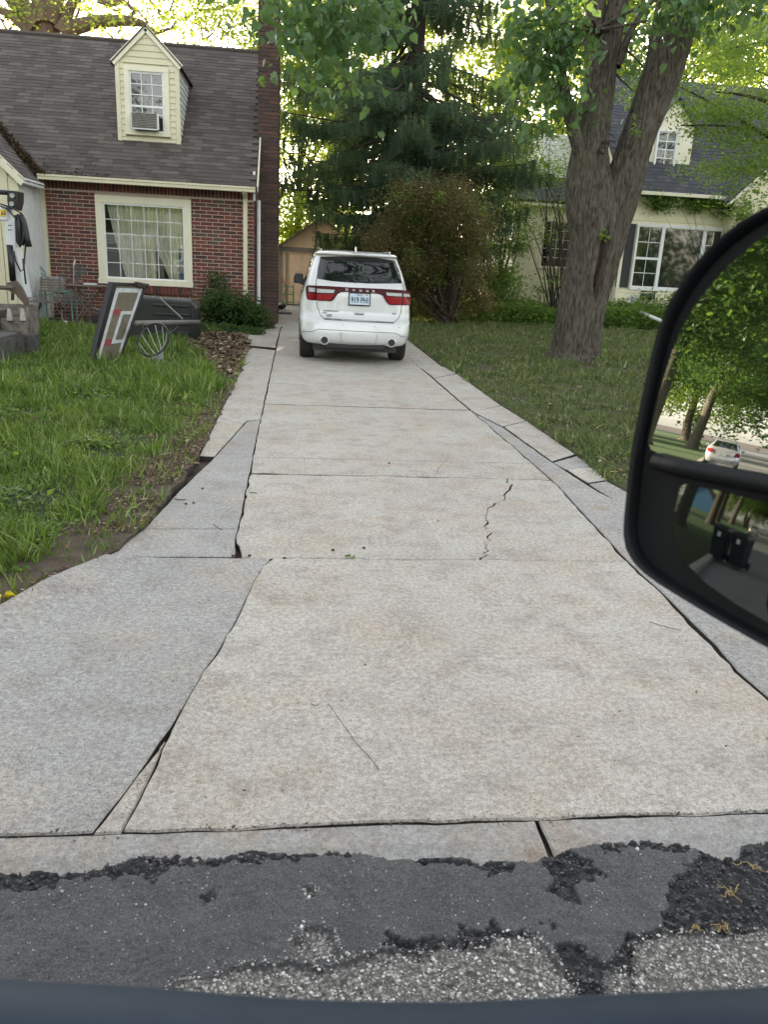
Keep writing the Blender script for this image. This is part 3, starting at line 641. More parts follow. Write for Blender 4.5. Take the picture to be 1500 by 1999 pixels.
# ---- window builder
def window(parent, x0, x1, z0, z1, Y, cas, fr_, cols, rows, mt=white_p, gm=None, mun=.014, fm=None, depth=.05):
    wd = thing('window', None, None, np.array([(x0 + x1) / 2, Y, z0]) - np.array(wloc(parent))); wd.parent = parent
    b = MB(); y0 = Y - depth
    b.bb(x0, x1, y0, Y + .03, z1 - cas, z1); b.bb(x0 - .015, x1 + .015, y0 - .03, Y + .03, z0, z0 + cas * .8); b.bb(x0, x0 + cas, y0, Y + .03, z0 + cas * .8, z1 - cas); b.bb(x1 - cas, x1, y0, Y + .03, z0 + cas * .8, z1 - cas)
    b.build('casing', fm or mt, wd, bevel=.006)
    a0, a1, c0, c1 = x0 + cas, x1 - cas, z0 + cas * .8, z1 - cas
    b = MB(); y1 = Y - depth + .03
    b.bb(a0, a1, y1, Y + .05, c1 - fr_, c1); b.bb(a0, a1, y1, Y + .05, c0, c0 + fr_); b.bb(a0, a0 + fr_, y1, Y + .05, c0 + fr_, c1 - fr_); b.bb(a1 - fr_, a1, y1, Y + .05, c0 + fr_, c1 - fr_)
    b.build('frame', mt, wd)
    a0 += fr_; a1 -= fr_; c0 += fr_; c1 -= fr_
    if cols > 1 or rows > 1:
        b = MB()
        for i in range(1, cols): xx = a0 + (a1 - a0) * i / cols; b.bb(xx - mun / 2, xx + mun / 2, Y - .004, Y + .02, c0, c1)
        for j in range(1, rows): zz_ = c0 + (c1 - c0) * j / rows; b.bb(a0, a1, Y - .001, Y + .017, zz_ - mun / 2, zz_ + mun / 2)
        b.build('muntins', mt, wd)
    for i in range(cols):
        for j in range(rows):
            b = MB(); e = .001
            b.bb(a0 + (a1 - a0) * i / cols + e, a0 + (a1 - a0) * (i + 1) / cols - e, Y + .006, Y + .011, c0 + (c1 - c0) * j / rows + e, c0 + (c1 - c0) * (j + 1) / rows - e); b.build('pane', gm or glass_thin, wd)
    return wd
window(H1, wx0, wx1, wz0, wz1, HY, .17, .035, 6, 5, white_p, fm=cream_lt)
# room and curtains behind the picture window
b = MB(); room = M('room_wall', (.10, .09, .08), .9)
b.bb(-5.6, -1.6, 23.4, 23.5, 0, 3.1); b.bb(-5.7, -5.6, HY + .2, 23.5, 0, 3.1); b.bb(-1.6, -1.5, HY + .2, 23.5, 0, 3.1); b.bb(-5.7, -1.5, HY + .2, 23.5, 3.0, 3.1); b.bb(-5.7, -1.5, HY + .2, 23.5, 0, .1)
b.build('room', room, H1)
curt = leafmat('curtain_cloth', (.85, .85, .78), (.88, .88, .80), (.4, .4, .35), .25, .8)
def curtain(name, label, edge0, edge1, zt, zb, Y, folds, grp=None, fade=1):
    """edge0/edge1: functions of v (0 top..1 bottom) giving left and right x"""
    nu, nv = 90, 24; V = []
    for j in range(nv + 1):
        v = j / nv; a, c = edge0(v), edge1(v)
        for i in range(nu + 1):
            uu = i / nu; x = a + (c - a) * uu; V.append((x, Y + .05 * math.sin(uu * folds * 6.28 + math.sin(v * 3) * .6) * min(1, (c - a)) + .02 * math.sin(uu * 40), zt + (zb - zt) * v))
    F = [(j * (nu + 1) + i, j * (nu + 1) + i + 1, (j + 1) * (nu + 1) + i + 1, (j + 1) * (nu + 1) + i) for j in range(nv) for i in range(nu)]
    o = np_mesh(name, V, F, curt, smooth=True); return tag(o, label, 'curtain', grp)
curtain('curtain', 'sheer pale curtain with a slanting left hem, left half of the picture window', lambda v: -4.5 + .38 * v ** 1.2, lambda v: -3.40, 2.75, .98, HY + .18, 9, 'curtains in the picture window')
curtain('curtain', 'pale curtain gathered to the right side of the picture window', lambda v: -3.45 + .75 * max(0, v - .5) ** 1.0 * 1.0, lambda v: -2.76 + .05 * math.sin(v * 3), 2.75, 1.0, HY + .22, 7, 'curtains in the picture window')
b = MB(); b.bb(-2.84, -2.70, HY + .12, HY + .14, 1.0, 1.75); tag(b.build('blue_cloth', M('blue_cloth', (.02, .10, .25), .8)), 'strip of blue cloth at the right edge of the picture window', 'cloth')
# ---- dormer
DY = 21.2; dx0, dx1 = -4.25, -2.80; dz0, dze, dzp = rz(DY) - .05, 5.84, 6.60; dxc = (dx0 + dx1) / 2
D = thing('dormer', None, None, (dxc - H1.location.x, DY - HY, 4.1)); D.parent = H1
ye = EY + (dze - EZ) / SL; yp = EY + (dzp - EZ) / SL
b = MB(); b.prism([(dx0 + .02, DY + .02, dz0 - .05), (dx1 - .02, DY + .02, dz0 - .05), (dx1 - .02, DY + .02, dze), (dxc, DY + .02, dzp - .05), (dx0 + .02, DY + .02, dze)], (0, .06, 0))
b.prism([(dx0 + .02, DY + .08, dz0), (dx0 + .02, ye, dze), (dx0 + .02, DY + .08, dze)], (.05, 0, 0)); b.prism([(dx1 - .07, DY + .08, dz0), (dx1 - .07, ye, dze), (dx1 - .07, DY + .08, dze)], (.05, 0, 0))
b.build('dormer_wall', cream, D)
e = .132; z0 = dz0; k = 0
dwx0, dwx1, dwz0, dwz1 = hx(244, 200, DY)[0], hx(331, 200, DY)[0], PY(290, 266, DY)[2], PY(290, 130, DY)[2]
while z0 < dzp - .1:
    zt = z0 + e; zm = (z0 + zt) / 2
    if zm < dze: a, c = dx0 + .08, dx1 - .08
    else: h = (dzp - zm) / (dzp - dze); a, c = dxc - (dxc - dx0) * h + .02, dxc + (dx1 - dxc) * h - .02
    segs = [(a, c)] if not (dwz0 < zm < dwz1) else [(a, dwx0), (dwx1, c)]
    for s0, s1 in segs:
        if s1 - s0 > .05:
            b = MB(); b.add([(s0, DY + .015, z0), (s1, DY + .015, z0), (s1, DY + .015, zt), (s0, DY + .015, zt), (s0, DY - .022, z0), (s1, DY - .022, z0), (s1, DY - .002, zt), (s0, DY - .002, zt)], [(0, 3, 2, 1), (4, 5, 6, 7), (0, 1, 5, 4), (1, 2, 6, 5), (2, 3, 7, 6), (3, 0, 4, 7)]); b.build('siding_plank', cream, D)
    # side planks (facing right)
    if zm < dze:
        yb = EY + (zm - EZ) / SL
        b = MB(); b.add([(dx1 - .03, DY + .0, z0), (dx1 - .03, yb, z0), (dx1 - .03, yb, zt), (dx1 - .03, DY, zt), (dx1 + .02, DY, z0), (dx1 + .02, yb, z0), (dx1 + .002, yb, zt), (dx1 + .002, DY, zt)], [(0, 3, 2, 1), (4, 5, 6, 7), (0, 1, 5, 4), (1, 2, 6, 5), (2, 3, 7, 6), (3, 0, 4, 7)]); b.build('side_plank', white_p, D)
    z0 = zt
b = MB()
for xx in (dx0 + .04, dx1 - .04): b.bb(xx - .05, xx + .05, DY - .035, DY + .03, dz0 - .03, dze + .02)
b.bb(dx0, dx1, DY - .03, DY, dz0 - .03, dz0 + .03); b.build('corner_board', cream, D, bevel=.004)
b = MB(); ov = .06
for s in (-1, 1):
    ex = dxc + s * ((dx1 - dxc) + ov); b.beam((ex, DY - .05, dze - .03), (dxc, DY - .05, dzp - .03), .045, .13, (0, -1, .01) if False else (s * .7, 0, .7))
b.build('rake_board', cream_lt, D)
b = MB()
for s in (-1, 1):
    ex = dxc + s * ((dx1 - dxc) + ov + .04); q = [(ex, DY - .09, dze - .02), (dxc, DY - .09, dzp + .045), (dxc, yp + .1, dzp + .045), (ex, ye + .05, dze - .02)]
    if s > 0: q = q[::-1]
    b.prism(q, (0, 0, -.04))
b.build('dormer_roof', grey_shingle[1], D)
zm_ = dwz0 + (dwz1 - dwz0) * .46
window(H1, dwx0, dwx1, dwz0, dwz1, DY - .02, .12, .025, 1, 1, white_p, glass_dark, fm=cream_lt)
ax0, ax1, az0, az1 = dwx0 + .15, dwx1 - .15, dwz0 + .13, dwz1 - .16
b = MB()
for i in range(0, 4): xx = ax0 + (ax1 - ax0) * i / 3; b.bb(xx - .008, xx + .008, DY - .035, DY - .015, az0, az1)
for f in (.28, .42, .62, .81, 1.0): zz_ = az0 + (az1 - az0) * f; h = .022 if f == .42 else .009; b.bb(ax0, ax1, DY - .04, DY - .018, zz_ - h, zz_ + h)
b.build('muntins', white_p, D)
AC = thing('air_conditioner', 'small window air conditioner with slatted grille in the dormer window', 'air conditioner', ((ax0 + ax1) / 2 - .03, DY - .2, az0))
acx0, acx1, acz0, acz1 = ax0 + .04, ax1 - .1, az0 - .01, az0 + (az1 - az0) * .27
b = MB(); b.bb(acx0, acx1, DY - .32, DY + .1, acz0, acz1); b.build('housing', M('ac_grey', (.30, .29, .26), .5, (.2, .19, .17), 12), AC, bevel=.01)
b = MB()
for k in range(9): zz_ = acz0 + .03 + (acz1 - acz0 - .05) * k / 8; b.bb(acx0 + .025, acx1 - .025, DY - .335, DY - .318, zz_ - .006, zz_ + .006)
b.build('grille', M('ac_dark', (.07, .068, .06), .6), AC)
b = MB(); b.bb(acx0 - .015, acx0, DY - .335, DY - .31, acz0, acz1); b.bb(acx1, acx1 + .03, DY - .335, DY - .31, acz0, acz1); b.bb(acx0, acx1, DY - .34, DY - .32, acz0 - .02, acz0); b.build('bracket', white_p, AC)
# ---- cream bump-out at the left with board siding
q = PX(33, 324, -5.85); BY = float(q[1]); bz = 3.02
b = MB(); b.bb(-9.4, -5.95, BY + .04, HY, 0, bz); b.prism([(-9.4, BY + .04, bz), (-5.95, BY + .04, bz), (-7.67, BY + .04, bz + 1.6)], (0, .1, 0)); bo = b.build('side_wing', cream, H1)
x = -5.86
while x > -9.3:
    zt = bz + min(-5.86 - x, 1.6) * .93
    b = MB(); b.bb(x - .205, x - .012, BY, BY + .045, .05, zt - .02); b.build('vertical_board', cream, bo); x -= .21
y = BY + .01
while y < HY - .03:
    b = MB(); b.bb(-5.95, -5.90, y + .012, y + .105, .05, bz - .02); b.build('side_board', white_p, bo); y += .13
b = MB(); b.bb(-5.93, -5.86, BY - .02, BY + .06, 0, bz); b.bb(-6.0, -5.84, HY - .09, HY + .01, 0, 3.12); b.build('corner_board', cream, bo)
b = MB(); sl2 = .95; q0 = (-5.72, 2.97); q1 = (-7.67, 2.97 + 1.95 * sl2); yb_ = lambda z_: EY + (z_ - EZ) / SL + .05
b.prism([(q0[0], BY - .12, q0[1]), (q1[0], BY - .12, q1[1]), (q1[0], yb_(q1[1]), q1[1]), (q0[0], yb_(q0[1]) , q0[1])][::-1], (-.05, 0, -.06))
b.prism([(q1[0], BY - .12, q1[1]), (-9.7, BY - .12, q0[1]), (-9.7, 20.4, q0[1]), (q1[0], yb_(q1[1]), q1[1])], (.0, 0, -.06)); wr = b.build('wing_roof', grey_shingle[1], H1)
uu = nrm(np.array([-1, 0, sl2])); n3 = nrm(np.array([sl2, 0, 1.])); P = []
for row in range(19):
    p0 = np.array([q0[0], 0, q0[1]]) + uu * (row * .142 + .05); yy = BY - .1 + (.15 if row % 2 else 0)
    while yy < yb_(p0[2]) : P.append(p0 + n3 * .012 + np.array([0, yy + .12, 0])); yy += .303
t3 = nrm(uu - n3 * .055)
pieces('shingle', P, *fr(len(P), (0, 1, 0), t3, nrm(np.cross((0, 1, 0), t3)) * -1), [(.297, .168, .011)], grey_shingle, wr, 200, 7)
b = MB(); b.beam((q0[0], BY - .1, q0[1] - .06), (q1[0], BY - .1, q1[1] - .06), .05, .16, (.7, 0, .7)); b.build('rake_board', cream_lt, wr)
b = MB(); b.bb(-5.86, -5.70, BY - .12, EY - .1, 2.90, 2.98); b.bb(-5.72, -5.69, BY - .12, EY - .1, 2.96, 3.01); b.build('gutter', white_p, wr, bevel=.006)
# moss and leaf litter in the valley and gutter
moss_m = islandmat('moss_litter', [(0, (.05, .028, .012)), (.5, (.10, .055, .02)), (.8, (.09, .075, .025)), (1, (.16, .11, .05))], .95)
rg = np.random.default_rng(9); n = 2600; tt = rg.uniform(0, 1, n) ** 1.2; vx0 = np.array([-5.80, EY - .02, 3.17]); z1_ = 4.75; vx1 = np.array([q0[0] - (z1_ - q0[1]) / sl2, yb_(z1_), z1_])
P = vx0 + (vx1 - vx0) * tt[:, None] + rg.normal(0, 1, (n, 3)) * np.array([.07, .07, .012]) + [0.02, -.03, .05]
n2_ = 2600; xg = -5.8 + 4.85 * rg.uniform(0, 1, n2_) ** 1.7; P = np.vstack([P, np.column_stack([xg, EY - .05 + np.abs(rg.normal(0, .05, n2_)) * (1 + 1.8 * (xg < -4.2)), np.full(n2_, 3.205)])]); P[n:, 2] += np.maximum(P[n:, 1] - EY, 0) * SL
A, B, C = frames(len(P), rg, 0, .5)
tag(inst('roof_moss', LEAF[0], LEAF[1], P, A, B, C, rg.uniform(.03, .07, len(P)), moss_m), 'brown moss and leaf litter in the roof valley and gutter', 'moss', kind='stuff')

# ================================================================== GARAGE (end of the driveway)
GY = 31.2
GA = thing('garage', 'tan clapboard garage with panelled door at the end of the driveway', 'garage', (1.0, GY, 0))
tan = M('tan_siding', (.78, .60, .40), .6, (.70, .53, .35), 2); tan_d = M('tan_door', (.82, .66, .48), .55, (.76, .60, .43), 2)
gx0, gx1 = PY(543, 560, GY)[0], PY(692, 500, GY)[0] + .3; gz = PY(560, 483, GY)[2]; gp = PY(606, 425, GY)[2]; gxc = (gx0 + gx1) / 2
ddx0, ddx1, ddz = gx0 + .32, gx1 - .32, PY(560, 493, GY)[2]
b = MB(); b.bb(gx0, ddx0, GY, GY + .1, 0, gz); b.bb(ddx1, gx1, GY, GY + .1, 0, gz); b.bb(ddx0, ddx1, GY, GY + .1, ddz, gz); b.prism([(gx0, GY, gz), (gx1, GY, gz), (gxc, GY, gp)], (0, .1, 0)); b.bb(gx0, gx0 + .1, GY + .1, GY + 6, 0, gz); b.bb(gx1 - .1, gx1, GY + .1, GY + 6, 0, gz); b.bb(gx0, gx1, GY + 5.9, GY + 6, 0, gz); b.prism([(gx0, GY + 5.9, gz), (gx1, GY + 5.9, gz), (gxc, GY + 5.9, gp)], (0, .1, 0))
gw = b.build('wall', tan, GA)
z0 = gz + .03
while z0 < gp - .1:
    h = (gp - z0 - .07) / (gp - gz); a, c = gxc - (gxc - gx0) * h, gxc + (gx1 - gxc) * h
    b = MB(); b.bb(a, c, GY - .03, GY, z0, z0 + .125); b.build('siding_plank', tan, gw); z0 += .14
b = MB(); b.bb(gx0 - .02, gx1 + .02, GY - .05, GY, gz - .15, gz + .02); b.bb(gx0, gx0 + .14, GY - .045, GY, 0, gz - .15); b.bb(gx1 - .14, gx1, GY - .045, GY, 0, gz - .15); b.bb(ddx0 - .05, ddx0, GY - .04, GY + .02, 0, ddz); b.build('door_trim', M('grey_trim', (.22, .22, .19), .6), GA)
gd = thing('garage_door', None, None, ((ddx0 + ddx1) / 2 - 1.0, 0, 0)); gd.parent = GA
b = MB(); b.bb(ddx0, ddx1, GY + .03, GY + .07, 0.02, ddz); b.build('door_leaf', tan_d, gd)
for j in range(5):
    for i in range(4):
        w_ = (ddx1 - ddx0) / 4; h_ = ddz / 5; b = MB(); b.bb(ddx0 + i * w_ + .1, ddx0 + (i + 1) * w_ - .1, GY + .01, GY + .03, j * h_ + .1, (j + 1) * h_ - .06); b.build('door_panel', tan_d, gd, bevel=.012)
b = MB()
for s in (-1, 1):
    ex = gxc + s * (gx1 - gx0 + .5) / 2; q = [(ex, GY - .3, gz - .1), (gxc, GY - .3, gp + .06), (gxc, GY + 6.2, gp + .06), (ex, GY + 6.2, gz - .1)]
    if s > 0: q = q[::-1]
    b.prism(q, (0, 0, -.08))
b.build('roof', M('roof_brown', (.16, .12, .09), .9, (.10, .08, .06), 12, 60, .5), GA)

# ================================================================== PALE YELLOW HOUSE (right)
H2 = thing('yellow_house', 'pale yellow clapboard house with blue-grey roof and black shutters, right behind the big tree', 'house', (12, 28, 0))
Y2 = 27.
def xz(x, y, Y=Y2): q = PY(x, y, Y); return float(q[0]), float(q[2])
ax, _ = xz(1208, 500); bx, _ = xz(1440, 400); ez2 = xz(1320, 378)[1]
def siding(parent, x0, x1, z0, z1, Y, mat, e=.2, holes=(), name='siding_plank', axis='x', X=0):
    k = int(round((z1 - z0) / e)); e = (z1 - z0) / k
    for i in range(k):
        a, c = z0 + i * e, z0 + (i + 1) * e; zm = (a + c) / 2; segs = [(x0, x1)]
        for hx0, hx1, hz0, hz1 in holes:
            if hz0 < zm < hz1: segs = [s for t0, t1 in segs for s in ((t0, min(t1, hx0)), (max(t0, hx1), t1)) if s[1] - s[0] > .04]
        for s0, s1 in segs:
            b = MB()
            if axis == 'x': vs = [(s0, Y + .015, a), (s1, Y + .015, a), (s1, Y + .015, c), (s0, Y + .015, c), (s0, Y - .03, a), (s1, Y - .03, a), (s1, Y - .004, c), (s0, Y - .004, c)]; fs = [(0, 3, 2, 1), (4, 5, 6, 7), (0, 1, 5, 4), (1, 2, 6, 5), (2, 3, 7, 6), (3, 0, 4, 7)]
            else: vs = [(X + .015, s0, a), (X + .015, s1, a), (X + .015, s1, c), (X + .015, s0, c), (X - .03, s0, a), (X - .03, s1, a), (X - .004, s1, c), (X - .004, s0, c)]; fs = [(0, 1, 2, 3), (7, 6, 5, 4), (4, 5, 1, 0), (5, 6, 2, 1), (6, 7, 3, 2), (7, 4, 0, 3)]
            b.add(vs, fs); b.build(name, mat, parent)
w0x, w1x = xz(1241, 470)[0], xz(1410, 470)[0]; w0z, w1z = xz(1320, 566)[1], xz(1320, 442)[1]
b = MB(); b.bb(ax, 22, Y2, Y2 + .2, 0, ez2); b.bb(ax, ax + .2, Y2 + .2, Y2 + 8, 0, ez2); b.prism([(ax, Y2 + .2, ez2), (ax, Y2 + 8, ez2), (ax, Y2 + 4, ez2 + 3.6)], (.2, 0, 0)); mw2 = b.build('wall', yellow_sid, H2)
siding(mw2, ax + .1, 19.0, .3, ez2 - .05, Y2, yellow_sid, .21, [(w0x, w1x, w0z, w1z)])
b = MB(); b.bb(ax - .02, ax + .12, Y2 - .045, Y2 + .05, 0, ez2); b.bb(ax + .02, 22, Y2 - .04, Y2 + .02, 0, .3); b.build('corner_board', cream_lt, H2)
# triple window
W2 = thing('window', None, None, ((w0x + w1x) / 2 - 12, Y2 - 28, w0z)); W2.parent = H2
b = MB(); c_ = .07; y0 = Y2 - .07
xa, xb = xz(1290, 500)[0], xz(1367, 500)[0]
for x0, x1 in ((w0x, w0x + c_), (xa - .09, xa + .03), (xb - .03, xb + .1), (w1x - c_, w1x)): b.bb(x0, x1, y0, Y2 + .02, w0z + .001, w1z - .001)
for z0, z1 in ((w0z - .06, w0z + .07), (w1z - .07, w1z + .04)): b.bb(w0x - .02, w1x + .02, y0 - .01, Y2 + .02, z0, z1)
zm = (w0z + w1z) / 2 - .05
for x0, x1 in ((w0x + c_, xa - .09), (xb + .1, w1x - c_)):
    b.bb(x0, x1, y0 + .01, Y2 + .02, zm - .04, zm + .04)
    for z0, z1 in ((w0z + .07, zm - .04), (zm + .04, w1z - .07)):
        xm = (x0 + x1) / 2; b.bb(xm - .01, xm + .01, Y2 - .02, Y2, z0, z1); b.bb(x0, x1, Y2 - .018, Y2 - .002, (z0 + z1) / 2 - .01, (z0 + z1) / 2 + .01)
b.build('frame', white_p, W2)
for x0, x1, z0, z1 in ((w0x + c_, xa - .09, w0z + .07, zm - .04), (w0x + c_, xa - .09, zm + .04, w1z - .07), (xa + .03, xb - .03, w0z + .07, w1z - .07), (xb + .1, w1x - c_, w0z + .07, zm - .04), (xb + .1, w1x - c_, zm + .04, w1z - .07)):
    b = MB(); b.bb(x0, x1, Y2 - .015, Y2 - .005, z0, z1); b.build('pane', glass_dark, W2)
shut = M('black_shutter', (.014, .016, .022), .5)
for x0, x1 in ((w0x - .52, w0x - .06), (w1x + .06, w1x + .50)):
    sh = thing('shutter', None, None, ((x0 + x1) / 2 - 12, Y2 - 28, w0z)); sh.parent = H2
    b = MB(); y0 = Y2 - .075
    b.bb(x0, x1, y0 + .02, Y2 - .03, w0z, w1z)
    for a, c in ((x0, x0 + .05), (x1 - .05, x1)): b.bb(a, c, y0, y0 + .02, w0z, w1z)
    for a in (w0z, zm - .04, w1z - .08): b.bb(x0 + .05, x1 - .05, y0, y0 + .02, a, a + .08)
    b.build('shutter_frame', shut, sh)
    b = MB(); zz = w0z + .1
    while zz < w1z - .1: b.bb(x0 + .05, x1 - .05, y0 + .008, y0 + .02, zz, zz + .03); zz += .055
    b.build('louvres', shut, sh)
# main roof with shingles
def roof_plane(parent, x0, x1, ey, ez, slope, ry, mats, singles, seed, e=.18, tabw=.33, x1top=None):
    u_ = nrm(np.array([0, 1, slope])); n_ = np.array([0, -u_[2], u_[1]]); L_ = (ry - ey) * math.sqrt(1 + slope ** 2); o_ = np.array([0, ey, ez]); X = lambda x: np.array([x, 0, 0])
    b = MB(); b.prism([o_ + X(x0) - n_ * .02, o_ + X(x1) - n_ * .02, o_ + X(x1) + u_ * L_ - n_ * .02, o_ + X(x0) + u_ * L_ - n_ * .02], -n_ * .12)
    rt_ = ry; b.prism([(x0, ry, ez + slope * (ry - ey)), (x1, ry, ez + slope * (ry - ey)), (x1, 2 * ry - ey, ez), (x0, 2 * ry - ey, ez)], (0, .08, -.1)); rf = b.build('roof', mats[0], parent)
    P = []; rr__ = random.Random(seed)
    for row in range(int(L_ / e)):
        x = x0 + tabw / 2 + (tabw / 2 if row % 2 else 0)
        while x < x1 - tabw / 2: P.append(o_ + X(x) + u_ * (row * e + e / 2) + n_ * (.003 + rr__.uniform(0, .004))); x += tabw + .004
    t_ = nrm(u_ - n_ * .05)
    pieces('shingle', P, *fr(len(P), (1, 0, 0), t_, np.cross((1, 0, 0), t_)), [(tabw, e * 1.18, .013)], mats, rf, singles, seed)
    return rf
rf2 = roof_plane(H2, ax - .25, 22, Y2 - .35, ez2 - .05, .95, Y2 + 4.2, blue_shingle, 295, 11)
b = MB(); b.bb(ax - .2, bx, Y2 - .47, Y2 - .34, ez2 - .13, ez2 - .02); b.bb(ax - .2, bx, Y2 - .34, Y2, ez2 - .12, ez2 - .08); b.build('gutter', cream_lt, H2, bevel=.01)
b = MB(); b.bb(ax + .02, ax + .12, Y2 - .12, Y2 - .05, .3, ez2 - .1); b.build('downspout', cream_lt, H2)
b = MB(); g0 = G(1225, 596); b.tube([(ax + .1, Y2 - .1, .35), (ax + .2, Y2 - .3, .28), (PY(1240, 605, 25.6)), (PY(1300, 630, 24.0))], .055, 10); b.build('drain_pipe', white_p, H2, smooth=True)
# cross gable at right
gl, gz0 = xz(1424, 380, Y2 - .6); 
b = MB(); b.bb(gl + .3, gl + 7, Y2 - .5, Y2 - .02, 0, gz0 - .0); b.prism([(gl + .3, Y2 - .5, gz0), (gl + 7, Y2 - .5, gz0), (gl + 3.65, Y2 - .5, gz0 + 3.35)], (0, 4, 0)); cg = b.build('gable_wing', yellow_sid, H2)
siding(cg, gl + .35, gl + 3, gz0 - 3.2, gz0, Y2 - .5, yellow_sid, .21)
b = MB(); s0 = (gl - .12, gz0 - .2); s1 = (gl + 3.65, gz0 + 3.57)
b.prism([(s0[0], Y2 - .9, s0[1]), (s1[0], Y2 - .9, s1[1]), (s1[0], Y2 + 4, s1[1]), (s0[0], Y2 + .1, s0[1])], (0, 0, -.1)); b.prism([(s1[0], Y2 - .9, s1[1]), (gl + 7.4, Y2 - .9, s0[1]), (gl + 7.4, Y2 + 4, s0[1]), (s1[0], Y2 + 4, s1[1])], (0, 0, -.1)); b.build('gable_roof', blue_shingle[0], H2)
b = MB(); b.beam((s0[0], Y2 - .9, s0[1] - .12), (s1[0], Y2 - .9, s1[1] - .12), .05, .18, (.7, 0, .7)); b.build('rake_board', cream_lt, H2)
# roof dormer with window
dY = Y2 + .75; q0x, q0z = xz(1274, 328, dY); q1x, q1z = xz(1326, 256, dY)
D2 = thing('dormer', None, None, ((q0x + q1x) / 2 - 12, dY - 28, q0z)); D2.parent = H2
b = MB(); b.bb(q0x - .12, q1x + .55, dY, dY + 1.6, q0z - .1, q1z + .1); b.prism([(q0x - .12, dY, q1z + .1), (q1x + .55, dY, q1z + .1), ((q0x + q1x) / 2 + .2, dY, q1z + .95)], (0, 2.6, 0)); b.build('dormer_wall', cream_lt, D2)
b = MB()
for s in (-1, 1):
    xc_ = (q0x + q1x) / 2 + .2; ex = xc_ + s * (q1x - q0x + 1.0) / 2; q = [(ex, dY - .15, q1z + .02), (xc_, dY - .15, q1z + 1.05), (xc_, dY + 2.8, q1z + 1.05), (ex, dY + 2, q1z + .02)]
    if s > 0: q = q[::-1]
    b.prism(q, (0, 0, -.07))
b.build('dormer_roof', blue_shingle[2], D2)
window(H2, q0x, q1x, q0z, q1z, dY - .03, .05, .03, 2, 4, white_p, glass_dark, mun=.03)
# left wing
Y3 = 31.; l0, lz = xz(1003, 405, Y3); l0b = xz(1003, 590, Y3)[0]; l0 = (l0 + l0b) / 2; lz = xz(1060, 398, Y3)[1]
hw0, hz1 = xz(1060, 425, Y3); hw1, hz0 = xz(1112, 527, Y3)
b = MB(); b.bb(l0, ax + 1, Y3, Y3 + .2, 0, lz); b.bb(l0, l0 + .2, Y3 + .2, Y3 + 9, 0, lz); lw = b.build('wing_wall', yellow_sid, H2)
siding(lw, l0 + .1, ax + .6, .3, lz - .05, Y3, yellow_sid, .24, [(hw0, hw1, hz0, hz1)])
sw0, sw1 = float(PX(987, 500, l0)[1]), float(PX(956, 500, l0)[1]); swz0, swz1 = float(PX(975, 484, l0)[2]) - .1, float(PX(975, 435, l0)[2])
siding(lw, Y3 + .1, Y3 + 9, .3, lz - .05, 0, white_p, .24, [(sw0, sw1, swz0, swz1)], name='side_plank', axis='y', X=l0)
b = MB(); b.bb(l0 - .03, l0 + .12, Y3 - .04, Y3 + .1, 0, lz); b.bb(l0 - .1, ax + 1, Y3 - .4, Y3 + .0, lz - .1, lz + .05); b.build('corner_board', cream_lt, H2)
window(H2, hw0, hw1, hz0, hz1, Y3 - .02, .08, .04, 4, 5, cream_lt, glass_dark, mun=.02)
sg = thing('window', None, None, (l0 - 12, sw0 - 28, swz0)); sg.parent = H2
b = MB()
for a, c in ((sw0, sw0 + .12), ((sw0 + sw1) / 2 - .06, (sw0 + sw1) / 2 + .06), (sw1 - .12, sw1)): b.bb(l0 - .08, l0, a, c, swz0, swz1)
for a in (swz0 - .06, swz1 - .06): b.bb(l0 - .082, l0, sw0, sw1, a, a + .12)
b.build('frame', white_p, sg)
for a, c in ((sw0 + .12, (sw0 + sw1) / 2 - .06), ((sw0 + sw1) / 2 + .06, sw1 - .12)):
    b = MB(); b.bb(l0 - .05, l0 - .035, a, c, swz0 + .06, swz1 - .06); b.build('pane', glass_dark, sg)
b = MB(); b.prism([(l0 - .4, Y3 - .4, lz), (ax + 1, Y3 - .4, lz), (ax + 1, Y3 + 4.5, lz + 2.2), (l0 + 2, Y3 + 4.5, lz + 2.2)], (0, 0, .1)); b.prism([(l0 - .4, Y3 - .4, lz), (l0 + 2, Y3 + 4.5, lz + 2.2), (l0 - .4, Y3 + 9.5, lz)], (0, 0, .1)); b.build('wing_roof', blue_shingle[1], H2)
u0, u1 = xz(1058, 300, 33)[0], xz(1200, 300, 33)[0]
b = MB(); b.bb(u0, u1 + 2, 33, 38, lz, xz(1080, 262, 33)[1]); up_ = b.build('upper_storey', white_p, H2)
siding(up_, u0, u1, lz + .6, xz(1080, 262, 33)[1], 33, white_p, .2)
# meters and paper sign by the wall
MT = thing('gas_meter', 'pair of dark gas meters with pipes below the triple window', 'meter', (*PY(1265, 590, 26.6)[:2], 0))
mc = PY(1258, 579, 26.6); mc2 = PY(1271, 579, 26.6)
for c in (mc, mc2): b = MB(); b.lathe([(.02, -.06), (.11, -.05), (.12, .05), (.02, .06)], c, (0, 1, 0), 14); b.build('meter_body', dark, MT, smooth=True)
b = MB(); b.tube([mc + [-.12, 0, 0], mc + [-.12, 0, .16], mc2 + [.14, 0, .16], mc2 + [.14, 0, -1.0]], .025, 6); b.tube([mc + [0, 0, -.1], [mc[0], mc[1], 0]], .025, 6); b.build('pipe', dark, MT)
sp = PY(1235, 584, 26.2); SG = thing('yard_sign', 'small white square paper sign on a stick by the flower bed', 'sign', (sp[0], sp[1], 0))
b = MB(); b.box(sp, (.27, .01, .27), Matrix.Rotation(.15, 3, 'Y')); b.build('panel', white_p, SG); b = MB(); b.beam(sp + [0, .02, -.1], (sp[0], sp[1] + .02, 0), .02, .02); b.build('stake', wood_old, SG)
